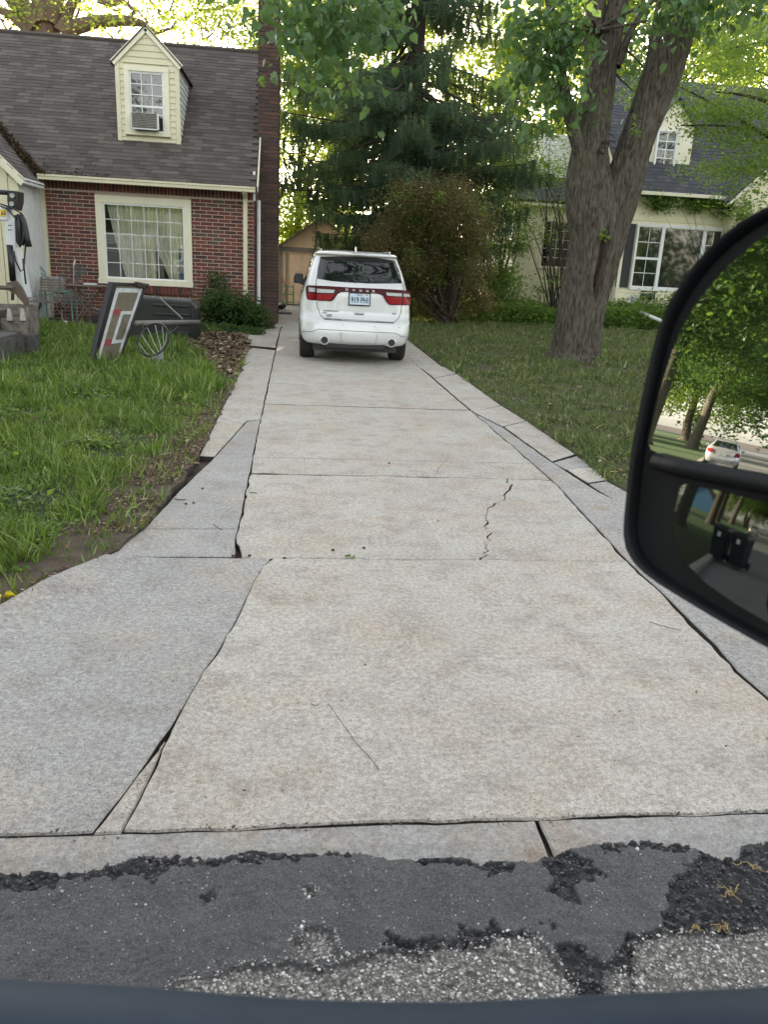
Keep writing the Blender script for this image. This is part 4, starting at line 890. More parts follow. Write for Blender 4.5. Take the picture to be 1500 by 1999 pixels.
b = MB(); b.lathe([(.05, 0), (.05, .003)], sp + [0, -.009, .02], (0, 1, 0), 12); b.lathe([(.07, 0), (.07, .002)], sp + [0, -.007, .02], (0, 1, 0), 12); b.build('emblem', M('grey_print', (.35, .38, .42), .6), SG)
# ================================================================== VEHICLES
def slices(levels, rr=.35, rf=.5, nc=8, bow=.05, ns=3):
    """stack of rounded-rectangle outlines: (z, half width, rear y, front y[, rr, rf])"""
    V = []; rings = []
    for lv in levels:
        z, w_, yr, yf = lv[:4]; a = lv[4] if len(lv) > 4 else rr; c = lv[5] if len(lv) > 5 else rf; a = min(a, w_ * .9); c = min(c, w_ * .9); ring = []
        def arc(cx, cy, rx, t0, t1): return [(cx + rx * math.cos(t0 + (t1 - t0) * i / nc), cy + rx * math.sin(t0 + (t1 - t0) * i / nc)) for i in range(nc + 1)]
        ring += arc(-w_ + a, yr + a, a, math.pi, 1.5 * math.pi); m_ = 8
        ring += [(-w_ + a + (2 * w_ - 2 * a) * i / m_, yr) for i in range(1, m_)]
        ring += arc(w_ - a, yr + a, a, 1.5 * math.pi, 2 * math.pi); ring += [(w_, yr + a + (yf - c - yr - a) * i / 12) for i in range(1, 12)]
        ring += arc(w_ - c, yf - c, c, 0, .5 * math.pi); ring += [(w_ - c - (2 * w_ - 2 * c) * i / m_, yf) for i in range(1, m_)]
        ring += arc(-w_ + c, yf - c, c, .5 * math.pi, math.pi); ring += [(-w_, yf - c - (yf - c - yr - a) * i / 12) for i in range(1, 12)]
        V += [(x, y + bow * (abs(x) / w_) ** 2 * (1 if y < (yr + yf) / 2 else -1), z) for x, y in ring]; rings.append(len(ring))
    n = rings[0]; F = []
    for k in range(len(levels) - 1):
        for i in range(n): j = (i + 1) % n; F.append((k * n + i, k * n + j, (k + 1) * n + j, (k + 1) * n + i))
    b = MB(); b.add(V, F); b.add(V[-n:], [tuple(range(n))]); b.add(V[:n], [tuple(range(n))[::-1]]); return b
SUVL = [(.31, .78, .18, 4.9, .2), (.33, .84, .08, 4.95, .22), (.38, .89, .03, 5.0, .26), (.45, .92, .0, 5.03, .3), (.52, .935, .0, 5.05, .3), (.56, .94, .008, 5.05, .3), (.66, .95, .02, 5.05), (.735, .955, .035, 5.05), (.75, .955, .075, 5.05), (.88, .95, .085, 5.03), (1.0, .94, .09, 4.98), (1.08, .925, .095, 4.7), (1.14, .905, .10, 3.95, .34), (1.24, .875, .115, 3.65, .32), (1.32, .85, .15, 3.5, .3), (1.42, .825, .215, 3.3, .28), (1.54, .79, .315, 3.05, .26), (1.64, .755, .40, 2.85, .25), (1.73, .72, .465, 2.7, .25), (1.765, .708, .49, 2.66, .22), (1.77, .704, .39, 2.62, .22), (1.79, .695, .38, 2.6, .22), (1.812, .675, .44, 2.5, .25), (1.83, .64, .54, 2.35, .3), (1.845, .58, .7, 2.2, .3), (1.85, .45, .9, 2.0, .3)]
SX, SY = 1.035, 13.45
def rearv(x, z):
    z = np.asarray(z, float); L_ = np.array([l[:3] for l in SUVL]); R_ = np.array([l[4] if len(l) > 4 else .35 for l in SUVL])
    w_ = np.interp(z, L_[:, 0], L_[:, 1]); yr = np.interp(z, L_[:, 0], L_[:, 2]); a = np.interp(z, L_[:, 0], R_)
    ax_ = np.minimum(np.abs(x), w_ * .985); t = np.clip(ax_ - (w_ - a), 0, a); return yr + a - np.sqrt(np.maximum(a * a - t * t, 0)) + .05 * (ax_ / w_) ** 2
def sv(zx, zy):
    X, Y = 520 + zx / 4.4118, 440 + zy / 4.4118; v = .1
    for _ in range(8): q = PY(X, Y, SY + v); v = float(rearv(q[0] - SX, q[2]))
    return q[0] - SX, q[2]
S1 = thing('parked_suv', 'white sport utility vehicle parked on the driveway, seen from behind', 'car', (SX, SY + 2.5, 0))
car_w = M('white_car_paint', (.62, .64, .65), .25, (.57, .585, .58), 2.5, coat=1)
def shift(b, dx, dy, dz=0): b.v = [(x + dx, y + dy, z + dz) for x, y, z in b.v]; return b
bd = shift(slices(SUVL), SX, SY)
# wheel arches: lift the lower side edge over the wheels
def arch(v):
    x, y, z = v
    for wy in (SY + .98, SY + 4.02):
        d = abs(y - wy)
        if abs(x - SX) > .6 and d < .46 and z < .8: z = max(z, .36 + math.sqrt(.46 ** 2 - d * d))
    return (x, y, z)
bd.v = [arch(v) for v in bd.v]
body = bd.build('body', car_w, S1, smooth=True)
def patch(poly, off, mat, name, parent, step=.05, th=.01, zoom=True, smooth=True, sym=False):
    pts = [sv(*q) for q in poly] if zoom else list(poly)
    R = rim(pts, .04)
    if area2(R) < 0: R = R[::-1]
    V2, F = fill(R, step); n = len(R); nv_ = len(V2)
    f = lambda A_, o_: np.column_stack([A_[:, 0] + SX, SY + rearv(A_[:, 0], A_[:, 1]) - o_, A_[:, 1]])
    a, b_, c = V2[F[:, 0]], V2[F[:, 1]], V2[F[:, 2]]; cr = (b_[:, 0] - a[:, 0]) * (c[:, 1] - a[:, 1]) - (b_[:, 1] - a[:, 1]) * (c[:, 0] - a[:, 0]); F = np.where(cr[:, None] < 0, F[:, ::-1], F)
    i = np.arange(n); j = (i + 1) % n
    q = np.column_stack([nv_ + n + i, nv_ + n + j, nv_ + j, nv_ + i])
    return np_mesh(name, np.vstack([f(V2, off), f(R, off), f(R, off - th - .01)]), [F, q], mat, smooth=smooth, parent=parent)
suv_glass = M('tinted_car_glass', (.006, .008, .010), .03, spec=.8, coat=.6)
patch([(466, 270), (640, 266), (800, 270), (960, 280), (1117, 305), (1150, 400), (1172, 498), (1080, 500), (900, 500), (700, 490), (560, 478), (433, 457), (445, 360)], .006, suv_glass, 'rear_window', S1, .06)
mar = M('maroon_lens', (.055, .002, .006), .3, (.045, .002, .005), 5, spec=.15)
red = M('red_lens', (.27, .004, .008), .3, (.20, .004, .006), 5, spec=.15); clr = M('clear_lens', (.38, .39, .39), .2)
bar = [(338, 540), (345, 522), (365, 514), (520, 521), (700, 533), (860, 540), (1000, 546), (1120, 553), (1240, 562), (1250, 600), (1250, 650), (1242, 686), (1150, 686), (1060, 684), (1035, 660), (1005, 610), (985, 595), (955, 588), (800, 580), (680, 572), (645, 574), (615, 592), (580, 640), (560, 652), (450, 648), (352, 636), (342, 600)]
lamp = patch(bar, .016, mar, 'tail_lamp', S1, .05, .012)
for poly, m_ in (([(352, 583), (418, 588), (418, 638), (360, 630)], red), ([(434, 590), (560, 594), (590, 592), (552, 643), (434, 640)], red), ([(366, 534), (420, 538), (420, 574), (366, 570)], clr), ([(434, 544), (590, 555), (580, 582), (434, 578)], clr),
                 ([(1245, 622), (1180, 619), (1180, 680), (1238, 680)], red), ([(1168, 618), (1040, 614), (1022, 612), (1062, 676), (1168, 680)], red), ([(1232, 590), (1180, 588), (1180, 614), (1240, 616)], clr), ([(1168, 585), (1030, 577), (1040, 604), (1168, 612)], clr)):
    patch(poly, .022, m_, 'lens', lamp, .05, .006)
let = M('chrome_letter', (.75, .72, .72), .3)
for ch, x_, y_ in zip('DODGE', (695, 753, 814, 870, 924), (552, 557, 562, 565, 567)):
    p_ = sv(x_, y_); text(ch, (SX + p_[0], SY + float(rearv(*p_)) - .022, p_[1]), .032, let, S1, width=.042, bold=.02)
pc = sv(803, 636); py_ = SY + float(rearv(*pc)) - .03
LP = thing('license_plate', None, None, (pc[0], py_ - (SY + 2.5), pc[1])); LP.parent = S1
pw, ph = .335, .185
b = MB(); b.box((SX + pc[0], py_ + .01, pc[1]), (pw + .03, .02, ph + .03)); b.build('plate_frame', dark, LP, bevel=.004)
b = MB(); b.box((SX + pc[0], py_ - .004, pc[1]), (pw - .005, .006, ph - .01)); b.build('plate', M('plate_blue_white', (.55, .66, .74), .4, (.50, .62, .72), 4), LP)
text('919 PHI', (SX + pc[0] + .0, py_ - .009, pc[1] - .012), .095, M('plate_ink', (.01, .015, .05), .5), LP, width=.285, bold=.015)
text('KANSAS', (SX + pc[0], py_ - .009, pc[1] + .068), .022, M('plate_ink2', (.02, .05, .16), .5), LP, width=.1)
b = MB(); b.box((SX + pc[0] + .12, py_ - .008, pc[1] + .068), (.03, .004, .022)); b.build('sticker', M('tag_orange', (.6, .25, .05), .5), LP)
b = MB(); 
for a in range(14): b.box((SX + pc[0] - .13 + a * .02, py_ - .008, pc[1] - .08), (.012, .004, .006))
b.build('plate_rim_print', white_p, LP)
dk = M('black_emblem', (.02, .02, .022), .4)
for s_, x_, y_, w_, h_ in (('DURANGO', 557, 736, 120, .020), ('AWD', 503, 752, 38, .013), ('LAIRD', 543, 770, 46, .014), ('NOLLER', 540, 782, 40, .008), ('GT', 1102, 762, 34, .020)):
    p_ = sv(x_, y_); o_ = text(s_, (SX + p_[0], SY + float(rearv(*p_)) - .004, p_[1]), h_ * 1.3, dk, S1, name='emblem', width=w_ / 4.41 / 1534 * 13.5 * 1.05, bold=.02)
def seam(pts, name='seam', r_=.0048, mt=None, off=.001):
    P = [sv(*q) for q in pts]; R = []
    for a, c in zip(P[:-1], P[1:]):
        for k in range(6): t_ = k / 6; R.append((a[0] + (c[0] - a[0]) * t_, a[1] + (c[1] - a[1]) * t_))
    R.append(P[-1]); b = MB(); b.tube([(SX + x, SY + float(rearv(x, z_)) - off, z_) for x, z_ in R], r_, 5); return b.build(name, mt or dark, S1)
seam([(432, 460), (428, 520)]); seam([(434, 655), (440, 700), (462, 765), (495, 800)]); seam([(1178, 500), (1186, 552)]); seam([(1168, 690), (1160, 750), (1140, 800), (1098, 840)])
seam([(308, 912), (395, 913), (425, 900), (445, 893), (640, 905), (900, 918), (1100, 927), (1130, 935), (1165, 958), (1232, 962)], r_=.005, mt=M('seam_grey', (.14, .15, .16), .5))
seam([(640, 920), (640, 975), (652, 1008)], r_=.003, mt=MATS['seam_grey']); seam([(955, 935), (950, 985), (935, 1020)], r_=.003, mt=MATS['seam_grey'])
patch([(495, 797), (800, 815), (1098, 832), (1096, 843), (800, 828), (497, 809)], .008, M('dark_trim', (.10, .11, .12), .35), 'trim_strip', S1)
patch([(755, 738), (846, 742), (846, 776), (755, 772)], .004, M('handle_white', (.6, .61, .62), .4), 'door_handle', S1); patch([(762, 758), (838, 762), (836, 770), (764, 766)], .006, dark, 'handle_slot', S1, .02)
patch([(650, 918), (945, 932), (932, 1015), (662, 1003)], .012, car_w, 'tow_cover', S1, .04)
patch([(742, 238), (882, 246), (866, 264), (760, 258)], .006, M('dark_red_lens', (.10, .01, .012), .2), 'brake_light', S1)
for q in ((440, 842), (662, 858), (935, 870), (1146, 878)): p_ = sv(*q); b = MB(); b.lathe([(.012, -.003), (.012, .003)], (SX + p_[0], SY + float(rearv(*p_)) - .002, p_[1]), (0, 1, 0), 10); b.build('parking_sensor', M('sensor', (.45, .46, .47), .4), S1)
for q in ((500, 985), (1078, 1008)):
    p_ = sv(*q); c = np.array((SX + p_[0], SY + float(rearv(*p_)), p_[1]))
    b = MB(); b.lathe([(.070, -.012), (.084, -.008), (.082, .0), (.078, .05)], c, (0, 1, 0), 20); ex = b.build('exhaust_surround', car_w, S1, smooth=True)
    b = MB(); b.lathe([(.058, -.03), (.066, -.03), (.066, .1), (.055, .12)], c, (0, 1, 0), 20); b.build('exhaust_pipe', chrome, ex, smooth=True)
    b = MB(); b.lathe([(.057, -.032), (.02, -.028)], c, (0, 1, 0), 16); b.build('exhaust_hole', dark, ex)
b = MB(); b.bb(SX - .72, SX + .72, SY + .25, SY + 4.6, .20, .45); b.build('undercarriage', dark, S1)
b = MB(); b.bb(SX - .5, SX + .5, SY + .08, SY + .3, .27, .36); b.build('lower_valance', dark, S1)
def wheel(parent, x, y, s, R=.375, w_=.26):
    W_ = thing('wheel', None, None, np.array((x, y, R)) - np.array(wloc(parent))); W_.parent = parent
    b = MB(); b.lathe([(R * .62, -w_ / 2), (R * .93, -w_ / 2), (R * .985, -w_ / 2 + .02), (R, -w_ / 2 + .05), (R, w_ / 2 - .05), (R * .985, w_ / 2 - .02), (R * .93, w_ / 2), (R * .62, w_ / 2)], (x, y, R), (1, 0, 0), 32); b.build('tyre', tyre_m, W_, smooth=True)
    b = MB(); b.lathe([(R * .62, -w_ * .42), (R * .6, w_ * .42)], (x, y, R), (1, 0, 0), 24)
    b.lathe([(R * .15, 0), (R * .12, .03)], (x + s * w_ * .42, y, R), (s, 0, 0), 12)
    for k in range(5): a = k * 1.2566; b.beam((x + s * w_ * .42, y, R), (x + s * w_ * .42, y + R * .6 * math.cos(a), R + R * .6 * math.sin(a)), .07, .03, (1, 0, 0))
    b.build('rim', chrome, W_)
for y in (SY + .98, SY + 4.02):
    for s in (-1, 1): wheel(S1, SX + s * .81, y, s)
b = MB(); sgm = [(1.18, .893), (1.3, .857), (1.5, .803), (1.66, .748)]
for s in (-1, 1):
    for y0, y1, y2, y3 in ((.95, 1.75, 1.7, 1.15), (1.85, 2.6, 2.55, 1.85), (2.7, 3.25, 2.75, 2.65)):
        q = [(SX + s * (sgm[0][1] + .004), SY + y0, 1.18), (SX + s * (sgm[0][1] + .004), SY + y1, 1.18), (SX + s * (sgm[3][1] + .006), SY + y2, 1.66), (SX + s * (sgm[3][1] + .006), SY + y3, 1.66)]
        b = MB(); b.prism(q if s < 0 else q[::-1], (s * .008, 0, 0)); b.build('side_window', suv_glass, S1)
for s in (-1, 1):
    b = MB(); mx = SX + s * .965; q = [(mx - .10, SY + 3.02, 1.20), (mx + .10, SY + 3.02, 1.22), (mx + .10, SY + 3.02, 1.36), (mx + .02 * s, SY + 3.02, 1.41), (mx - .08, SY + 3.02, 1.40)]
    if s < 0: q = [(mx + .10, SY + 3.02, 1.20), (mx - .10, SY + 3.02, 1.21), (mx - .105, SY + 3.02, 1.30), (mx - .07, SY + 3.02, 1.40), (mx + .08, SY + 3.02, 1.40)]
    b.prism(q, (0, .12, 0)); sm = b.build('side_mirror', dark, S1, bevel=.02)
    b = MB(); b.beam((SX + s * .88, SY + 3.08, 1.20), (mx, SY + 3.08, 1.24), .06, .05); b.build('mirror_arm', dark, sm)
b = MB()
for s in (-1, 1): b.tube([(SX + s * .60, SY + .9, 1.85), (SX + s * .62, SY + 1.0, 1.868), (SX + s * .62, SY + 2.4, 1.868), (SX + s * .6, SY + 2.5, 1.85)], .013, 6)
b.build('roof_rail', chrome, S1)
b = MB(); b.prism([(SX - .01, SY + .75, 1.84), (SX - .01, SY + .95, 1.85), (SX - .01, SY + .93, 1.91), (SX - .01, SY + .88, 1.92)], (.02, 0, 0)); b.build('antenna', car_w, S1)
b = MB(); p_ = sv(900, 496); b.tube([(SX - .05, SY + .16, 1.335), (SX + .1, SY + .185, 1.36), (SX + .38, SY + .21, 1.375)], .008, 5); b.build('wiper', dark, S1)

def sedan(name, label, cat, paint, x, y, heading, group=None, tall=0):
    """car pointing along +Y locally; rotated copies stand on the street"""
    R_ = thing(name, label, cat, (0, 0, 0), group)
    h = 1 + tall
    lv = [(.22, .72, .15, 4.3, .2), (.3, .80, .04, 4.4), (.45, .84, 0, 4.45), (.6, .86, .02, 4.45), (.75, .86, .08, 4.4), (.9, .84, .14, 4.1), (.98, .80, .22, 3.6)]
    up = [(.97, .76, .5, 3.4, .2), (1.1, .73, .72, 3.1, .2), (1.25, .67, .98, 2.75, .2), (1.38, .60, 1.2, 2.4, .2), (1.44, .5, 1.45, 2.1, .2)]
    lv = [(a[0] * h,) + a[1:] for a in lv]; up = [(a[0] * h, a[1], a[2] - tall * 1.8) + a[3:] for a in up]
    slices(lv, .3, .45).build('body', paint, R_, smooth=True); slices(up, .2, .3).build('cabin', paint, R_, smooth=True)
    k = lambda z, xx: float(np.interp(z, [u_[0] for u_ in up], [u_[2] for u_ in up])) - .012
    b = MB(); z0, z1 = 1.03 * h, 1.34 * h; q = [(-.62, k(z0, 0), z0), (.62, k(z0, 0), z0), (.50, k(z1, 0), z1), (-.50, k(z1, 0), z1)]; b.prism(q, (0, .02, 0)); b.build('rear_window', suv_glass, R_)
    for s in (-1, 1):
        b = MB(); q = [(s * .755, .8, 1.03 * h), (s * .755, 3.1, 1.03 * h), (s * .63, 2.55, 1.34 * h), (s * .63, 1.2, 1.34 * h)]; b.prism(q if s < 0 else q[::-1], (s * .006, 0, 0)); b.build('side_window', suv_glass, R_)
        b = MB(); b.prism([(s * .50, .03, .68 * h), (s * .80, .16, .70 * h), (s * .80, .20, .88 * h), (s * .60, .10, .90 * h)][::s], (0, .12, 0)); b.build('tail_light', red, R_)
        b = MB(); b.box((s * .92, 3.0, 1.0 * h), (.16, .1, .12)); b.build('side_mirror', paint, R_, bevel=.02)
        for yy in (.85, 3.5): wheel(R_, s * .76, yy, s, .32, .2)
    b = MB(); b.box((0, .03, .72 * h), (.32, .03, .15)); b.build('license_plate', clr, R_)
    R_.location = (x, y, 0); R_.rotation_euler = (0, 0, heading); return R_
silver = M('silver_paint', (.50, .51, .53), .25, metal=.5, coat=1)
sc_ = sedan('silver_sedan', 'silver four-door sedan parked along the kerb down the street, seen in the mirror', 'car', silver, -39.5, .95, math.pi / 2 ); sc_.scale = (.92, .92, .94)
sedan('dark_suv', 'dark sport utility vehicle on the far side of the street, seen in the mirror', 'car', M('dark_paint', (.02, .022, .028), .25, coat=1), -48, -5.3, math.pi / 2, tall=.22)
# ================================================================== TREES AND PLANTS
def barkmat(name, a, b_, k=1):
    m, t, p = nodes(name); sa = N(t, 'ShaderNodeAttribute', attribute_name='scar'); mp = N(t, 'ShaderNodeMapping'); mp.inputs['Scale'].default_value = (1, 1, .16); t.links.new(pos(t), mp.inputs[0])
    n1_ = noise(t, 30 * k, 6, mp.outputs[0], .65); n2_ = noise(t, 2.2, 4); c = ramp(t, n1_, [(.38, tuple(x * .45 for x in a)), (.49, a), (.66, b_)])
    c = mixc(t, c, (.10, .11, .075), ramp(t, n2_, [(.5, 0), (.75, .45)])); c = mixc(t, c, ramp(t, n1_, [(.3, (.02, .013, .009)), (.7, (.085, .062, .045))]), sa.outputs['Fac']); t.links.new(c, p.inputs['Base Color']); p.inputs['Roughness'].default_value = .95; p.inputs['Specular IOR Level'].default_value = .2
    bump(t, p, n1_, 1.0, .05); return m
bark = barkmat('grey_bark', (.092, .080, .064), (.160, .142, .115))
bark_d = M('dark_bark', (.07, .055, .045), .95, (.04, .032, .026), 7, 40, .6, .02, stretch=(1, 1, .25))
lf_y = leafmat('leaf_yellow_green', (.09, .16, .03), (.17, .25, .05), (.50, .62, .10), .58)
lf_m = leafmat('leaf_mid', (.06, .125, .032), (.11, .20, .055), (.36, .54, .09), .5)
lf_d = leafmat('leaf_deep', (.022, .055, .018), (.045, .085, .026), (.14, .26, .04), .4)
lf_b = leafmat('leaf_blue', (.045, .10, .045), (.095, .17, .085), (.24, .42, .09), .34, .32)
lf_sp = leafmat('spruce_needle', (.028, .060, .036), (.062, .105, .055), (.15, .24, .06), .35, .6)
lf_rd = leafmat('leaf_rusty', (.075, .08, .032), (.17, .12, .055), (.32, .27, .09), .35)
def limb(b, p0, p1, r0, r1, sag=.1, n=6, rnd=None, seg=7):
    p0 = np.array(p0, float); p1 = np.array(p1, float); L_ = np.linalg.norm(p1 - p0); pts = []
    k = rnd.normal(0, .05 * L_, 3) if rnd is not None else np.zeros(3)
    for i in range(n + 1): t_ = i / n; pts.append(p0 + (p1 - p0) * t_ + k * math.sin(t_ * 3.14) + np.array([0, 0, sag * L_ * math.sin(t_ * 3.14)]))
    b.tube(pts, [r0 + (r1 - r0) * i / n for i in range(n + 1)], seg, caps=False); return pts
def crown(name, parent, centers, nper, size, mat, seed, sig=(.45, .45, .28), droop=.4, T=LEAF, szj=.35):
    r = np.random.default_rng(seed); C0 = np.repeat(np.asarray(centers, float), nper, 0); n = len(C0)
    sc = np.repeat(r.uniform(.6, 1.25, len(centers)), nper)[:, None]
    P = C0 + r.normal(0, 1, (n, 3)) * np.array(sig) * sc; A, B, C = frames(n, r, droop)
    return tag(inst(name, T[0], T[1], P, A, B, C, size * r.uniform(1 - szj, 1 + szj, n), mat, parent=parent), kind='stuff')
def tree(label, base, h, cz, rad, ncl, nper, size, lm, tr=.25, seed=1, group=None, sig=(.5, .5, .3), bm=None, name='leafy_tree', hollow=.45, shift_=(0, 0), limbs=40):
    r = np.random.default_rng(seed); R_ = thing(name, label, 'tree', base, group); base = np.array(base, float); cc = base + np.array([shift_[0], shift_[1], cz])
    d = nrm(r.normal(0, 1, (ncl, 3))); rr_ = r.uniform(hollow, 1, ncl)[:, None] ** .6; cs = cc + d * rr_ * np.array(rad)
    b = MB(); lean = np.array([shift_[0] * .4, shift_[1] * .4, 0]); top = base + lean + [0, 0, cz + rad[2] * .5]
    tp = [base + [0, 0, -.1], base + [0, 0, .35], base + lean * .3 + [r.normal(0, .1), r.normal(0, .1), (cz - rad[2]) * .6 + .6], base + lean * .7 + [r.normal(0, .2), r.normal(0, .2), cz * .85], top]
    b.tube(tp, [tr * 1.6, tr * 1.1, tr * .9, tr * .6, tr * .12], 10, caps=False)
    for i in range(min(limbs, ncl)):
        t_ = r.uniform(.35, 1); z_ = (cz - rad[2]) * .7 + (cz + rad[2] * .4 - (cz - rad[2]) * .7) * t_ * .9; p0 = base + lean * (z_ / max(cz, 1)) + [0, 0, max(z_, .6)]
        limb(b, p0, cs[i], tr * .32 * (1.3 - t_), .015, .08, 5, r, 5)
    b.build('trunk', bm or bark_d, R_, smooth=True)
    crown('crown', R_, cs, nper, size, lm, seed + 50, sig); return R_
# ---- the big two-stemmed tree on the right lawn
BT = thing('big_tree', 'big old tree with two leaning stems, hollow scar and heart-shaped leaves on the right lawn', 'tree', (5.42, 15.0, 0))
TY = 15.05
def T3(x, y, dy=0): return PY(x, y, TY + dy)
def stem(pts, seed, ridge=.034, nseg=110, rng_seg=None, scar=None):
    """pts: (px x, px y, radius px, dy)"""
    K = np.array(pts, float); L_ = np.concatenate([[0], np.cumsum(np.hypot(np.diff(K[:, 0]), np.diff(K[:, 1])))]); n = int(L_[-1] / 2.2); s = np.linspace(0, L_[-1], n)
    I = lambda c: np.interp(s, L_, K[:, c]); X, Y, R_, D = I(0), I(1), I(2), I(3)
    for a in (X, Y, R_, D):
        k = np.ones(9) / 9; a[4:-4] = np.convolve(a, k, 'valid')
    C0 = np.array([T3(x, y, d) for x, y, d in zip(X, Y, D)]); Rm = R_ / F_PX * (TY + D)
    Tn = nrm(np.gradient(C0, axis=0)); U = nrm(np.cross(Tn, [0, 1., 0])); Vv = np.cross(Tn, U); th = np.linspace(0, 2 * np.pi, nseg, endpoint=False)
    ct, st_ = np.cos(th), np.sin(th); Pd = C0[:, None, :] + (U[:, None, :] * ct[None, :, None] + Vv[:, None, :] * st_[None, :, None]) * Rm[:, None, None]
    arc_ = (th[None, :] * Rm[:, None]).ravel(); zz_ = Pd[..., 2].ravel(); dirs = (U[:, None, :] * ct[None, :, None] + Vv[:, None, :] * st_[None, :, None]).reshape(-1, 3)
    q = np.column_stack([dirs[:, 0] * np.repeat(Rm, nseg) * 26, dirs[:, 1] * np.repeat(Rm, nseg) * 26, zz_ * 3.2 + 0 * arc_])
    v = vn(q, 1, seed); rid = 1 - np.abs(2 * v - 1); v2 = vn(q * 2.3, 1, seed + 5); low = vn(q * np.array([.07, .07, .3]), 1, seed + 9) - .5
    disp = ridge * (rid - .6) + ridge * .5 * (v2 - .5) + low * .10 * np.repeat(Rm, nseg) / .3
    P = Pd.reshape(-1, 3)
    sc_a = np.zeros(len(P)); ang_ = np.tile(th, n); disp = disp + (.13 * np.clip(np.cos(ang_ * 5 + 1 + .6 * np.sin(ang_ * 2)), 0, 1) + .03) * np.exp(-np.clip(P[:, 2], 0, 9) / .22) * (seed == 3)
    if scar is not None: sd_, sc_a = scar(P); disp = disp * (1 - .7 * sc_a) + sd_
    P = P + dirs * disp[:, None]
    i = np.arange(n - 1)[:, None] * nseg; k = np.arange(nseg)[None]; k2 = (k + 1) % nseg
    return P, np.stack([i + k, i + k2, i + nseg + k2, i + nseg + k], -1).reshape(-1, 4), sc_a
gA, gB = T3(1148, 610), T3(1170, 420)
def scar(P):
    d = np.zeros(len(P)); zt = np.clip((P[:, 2] - T3(1145, 605)[2]) / (T3(1165, 455)[2] - T3(1145, 605)[2]), -1, 2)
    cx = T3(1143, 600)[0] + (T3(1170, 460)[0] - T3(1143, 600)[0]) * zt; w_ = .035 + .07 * np.clip(zt, 0, 1)
    front = P[:, 1] < TY - .05
    tp_ = np.clip(zt * 3, 0, 1) * np.clip((1.12 - zt) * 3.5, 0, 1); g = np.exp(-((P[:, 0] - cx - .015 * np.sin(zt * 11)) / (w_ * (.4 + .6 * tp_))) ** 2) * tp_ * front; lip = np.exp(-((np.abs(P[:, 0] - cx) - w_ * 1.9) / (w_ * .7)) ** 2) * tp_ * front
    d = d - .16 * g * np.clip(zt * 4, 0, 1) + .035 * lip
    zt2 = (P[:, 2] - T3(1165, 400)[2]) / (T3(1150, 300)[2] - T3(1165, 400)[2]); cx2 = T3(1160, 360)[0]
    g2 = np.exp(-((P[:, 0] - cx2 + .02 * np.sin(zt2 * 9)) / .11) ** 2) * ((zt2 > -.1) & (zt2 < 1.2) & front); return d - .07 * g2, np.clip(g * 1.3 + .55 * g2 * fbm(P, 5, 3, 3), 0, 1)
Vs, Fs, As, off = [], [], [], 0
def addst(pts, seed, **k):
    global off
    P, F, a_ = stem(pts, seed, **k); As.append(a_); Vs.append(P); Fs.append(F + off); off += len(P)
addst([(1119, 726, 78, 0), (1119, 712, 60, 0), (1121, 698, 50, 0), (1124, 680, 45, 0), (1130, 640, 42, 0), (1140, 580, 41, 0), (1148, 520, 42, 0), (1158, 460, 44, 0), (1160, 420, 47, 0), (1156, 380, 44, 0), (1151, 340, 38, 0), (1153, 300, 34, 0), (1160, 240, 32, .1), (1168, 180, 30, .2), (1180, 120, 24, .2), (1196, 60, 19, .2), (1210, 0, 17, .3), (1225, -120, 14, .4), (1240, -300, 9, .6)], 3, scar=scar)
addst([(1142, 660, 24, .16), (1166, 560, 30, .16), (1186, 480, 34, .12), (1200, 420, 35, .05), (1214, 370, 35, -.04), (1232, 310, 33, -.1), (1254, 250, 33, -.1), (1274, 200, 32, -.1), (1300, 130, 31, -.2), (1322, 70, 28, -.2), (1348, 0, 26, -.2), (1390, -120, 20, -.1), (1440, -300, 13, 0)], 13, scar=scar)
addst([(1160, 190, 18, .25), (1162, 120, 19, .35), (1163, 60, 18, .4), (1164, 0, 16, .45), (1160, -120, 13, .5), (1150, -300, 8, .7)], 53, nseg=48)
addst([(1262, 250, 14, .2), (1272, 160, 15, .25), (1285, 80, 14, .3), (1300, 0, 13, .4), (1310, -120, 9, .5)], 23, nseg=40)
addst([(1140, 320, 13, -.15), (1122, 260, 11, -.2), (1108, 200, 10, -.25), (1098, 150, 9, -.3), (1092, 100, 8, -.3), (1080, 40, 7, -.4), (1060, -60, 5, -.5)], 33, nseg=30, ridge=.01)
addst([(1205, 130, 7, .1), (1228, 70, 6, .2), (1250, 30, 5, .3), (1275, 0, 5, .3), (1300, -80, 3, .3)], 43, nseg=20, ridge=.006)
np_mesh('trunk', np.vstack(Vs), np.vstack(Fs), bark, smooth=True, parent=BT, attrs={'scar': np.concatenate(As)})
for c, rr_ in ((T3(1178, 292, -.42), .055), (T3(1188, 106, -.2), .035), (T3(1288, 230, -.35), .06)): b = MB(); b.lathe([(rr_ * 1.3, .02), (rr_ * 1.2, -.03), (rr_ * .7, -.045), (rr_ * .5, -.02)], c, (0, 1, 0), 10); b.build('knot', bark, BT, smooth=True)
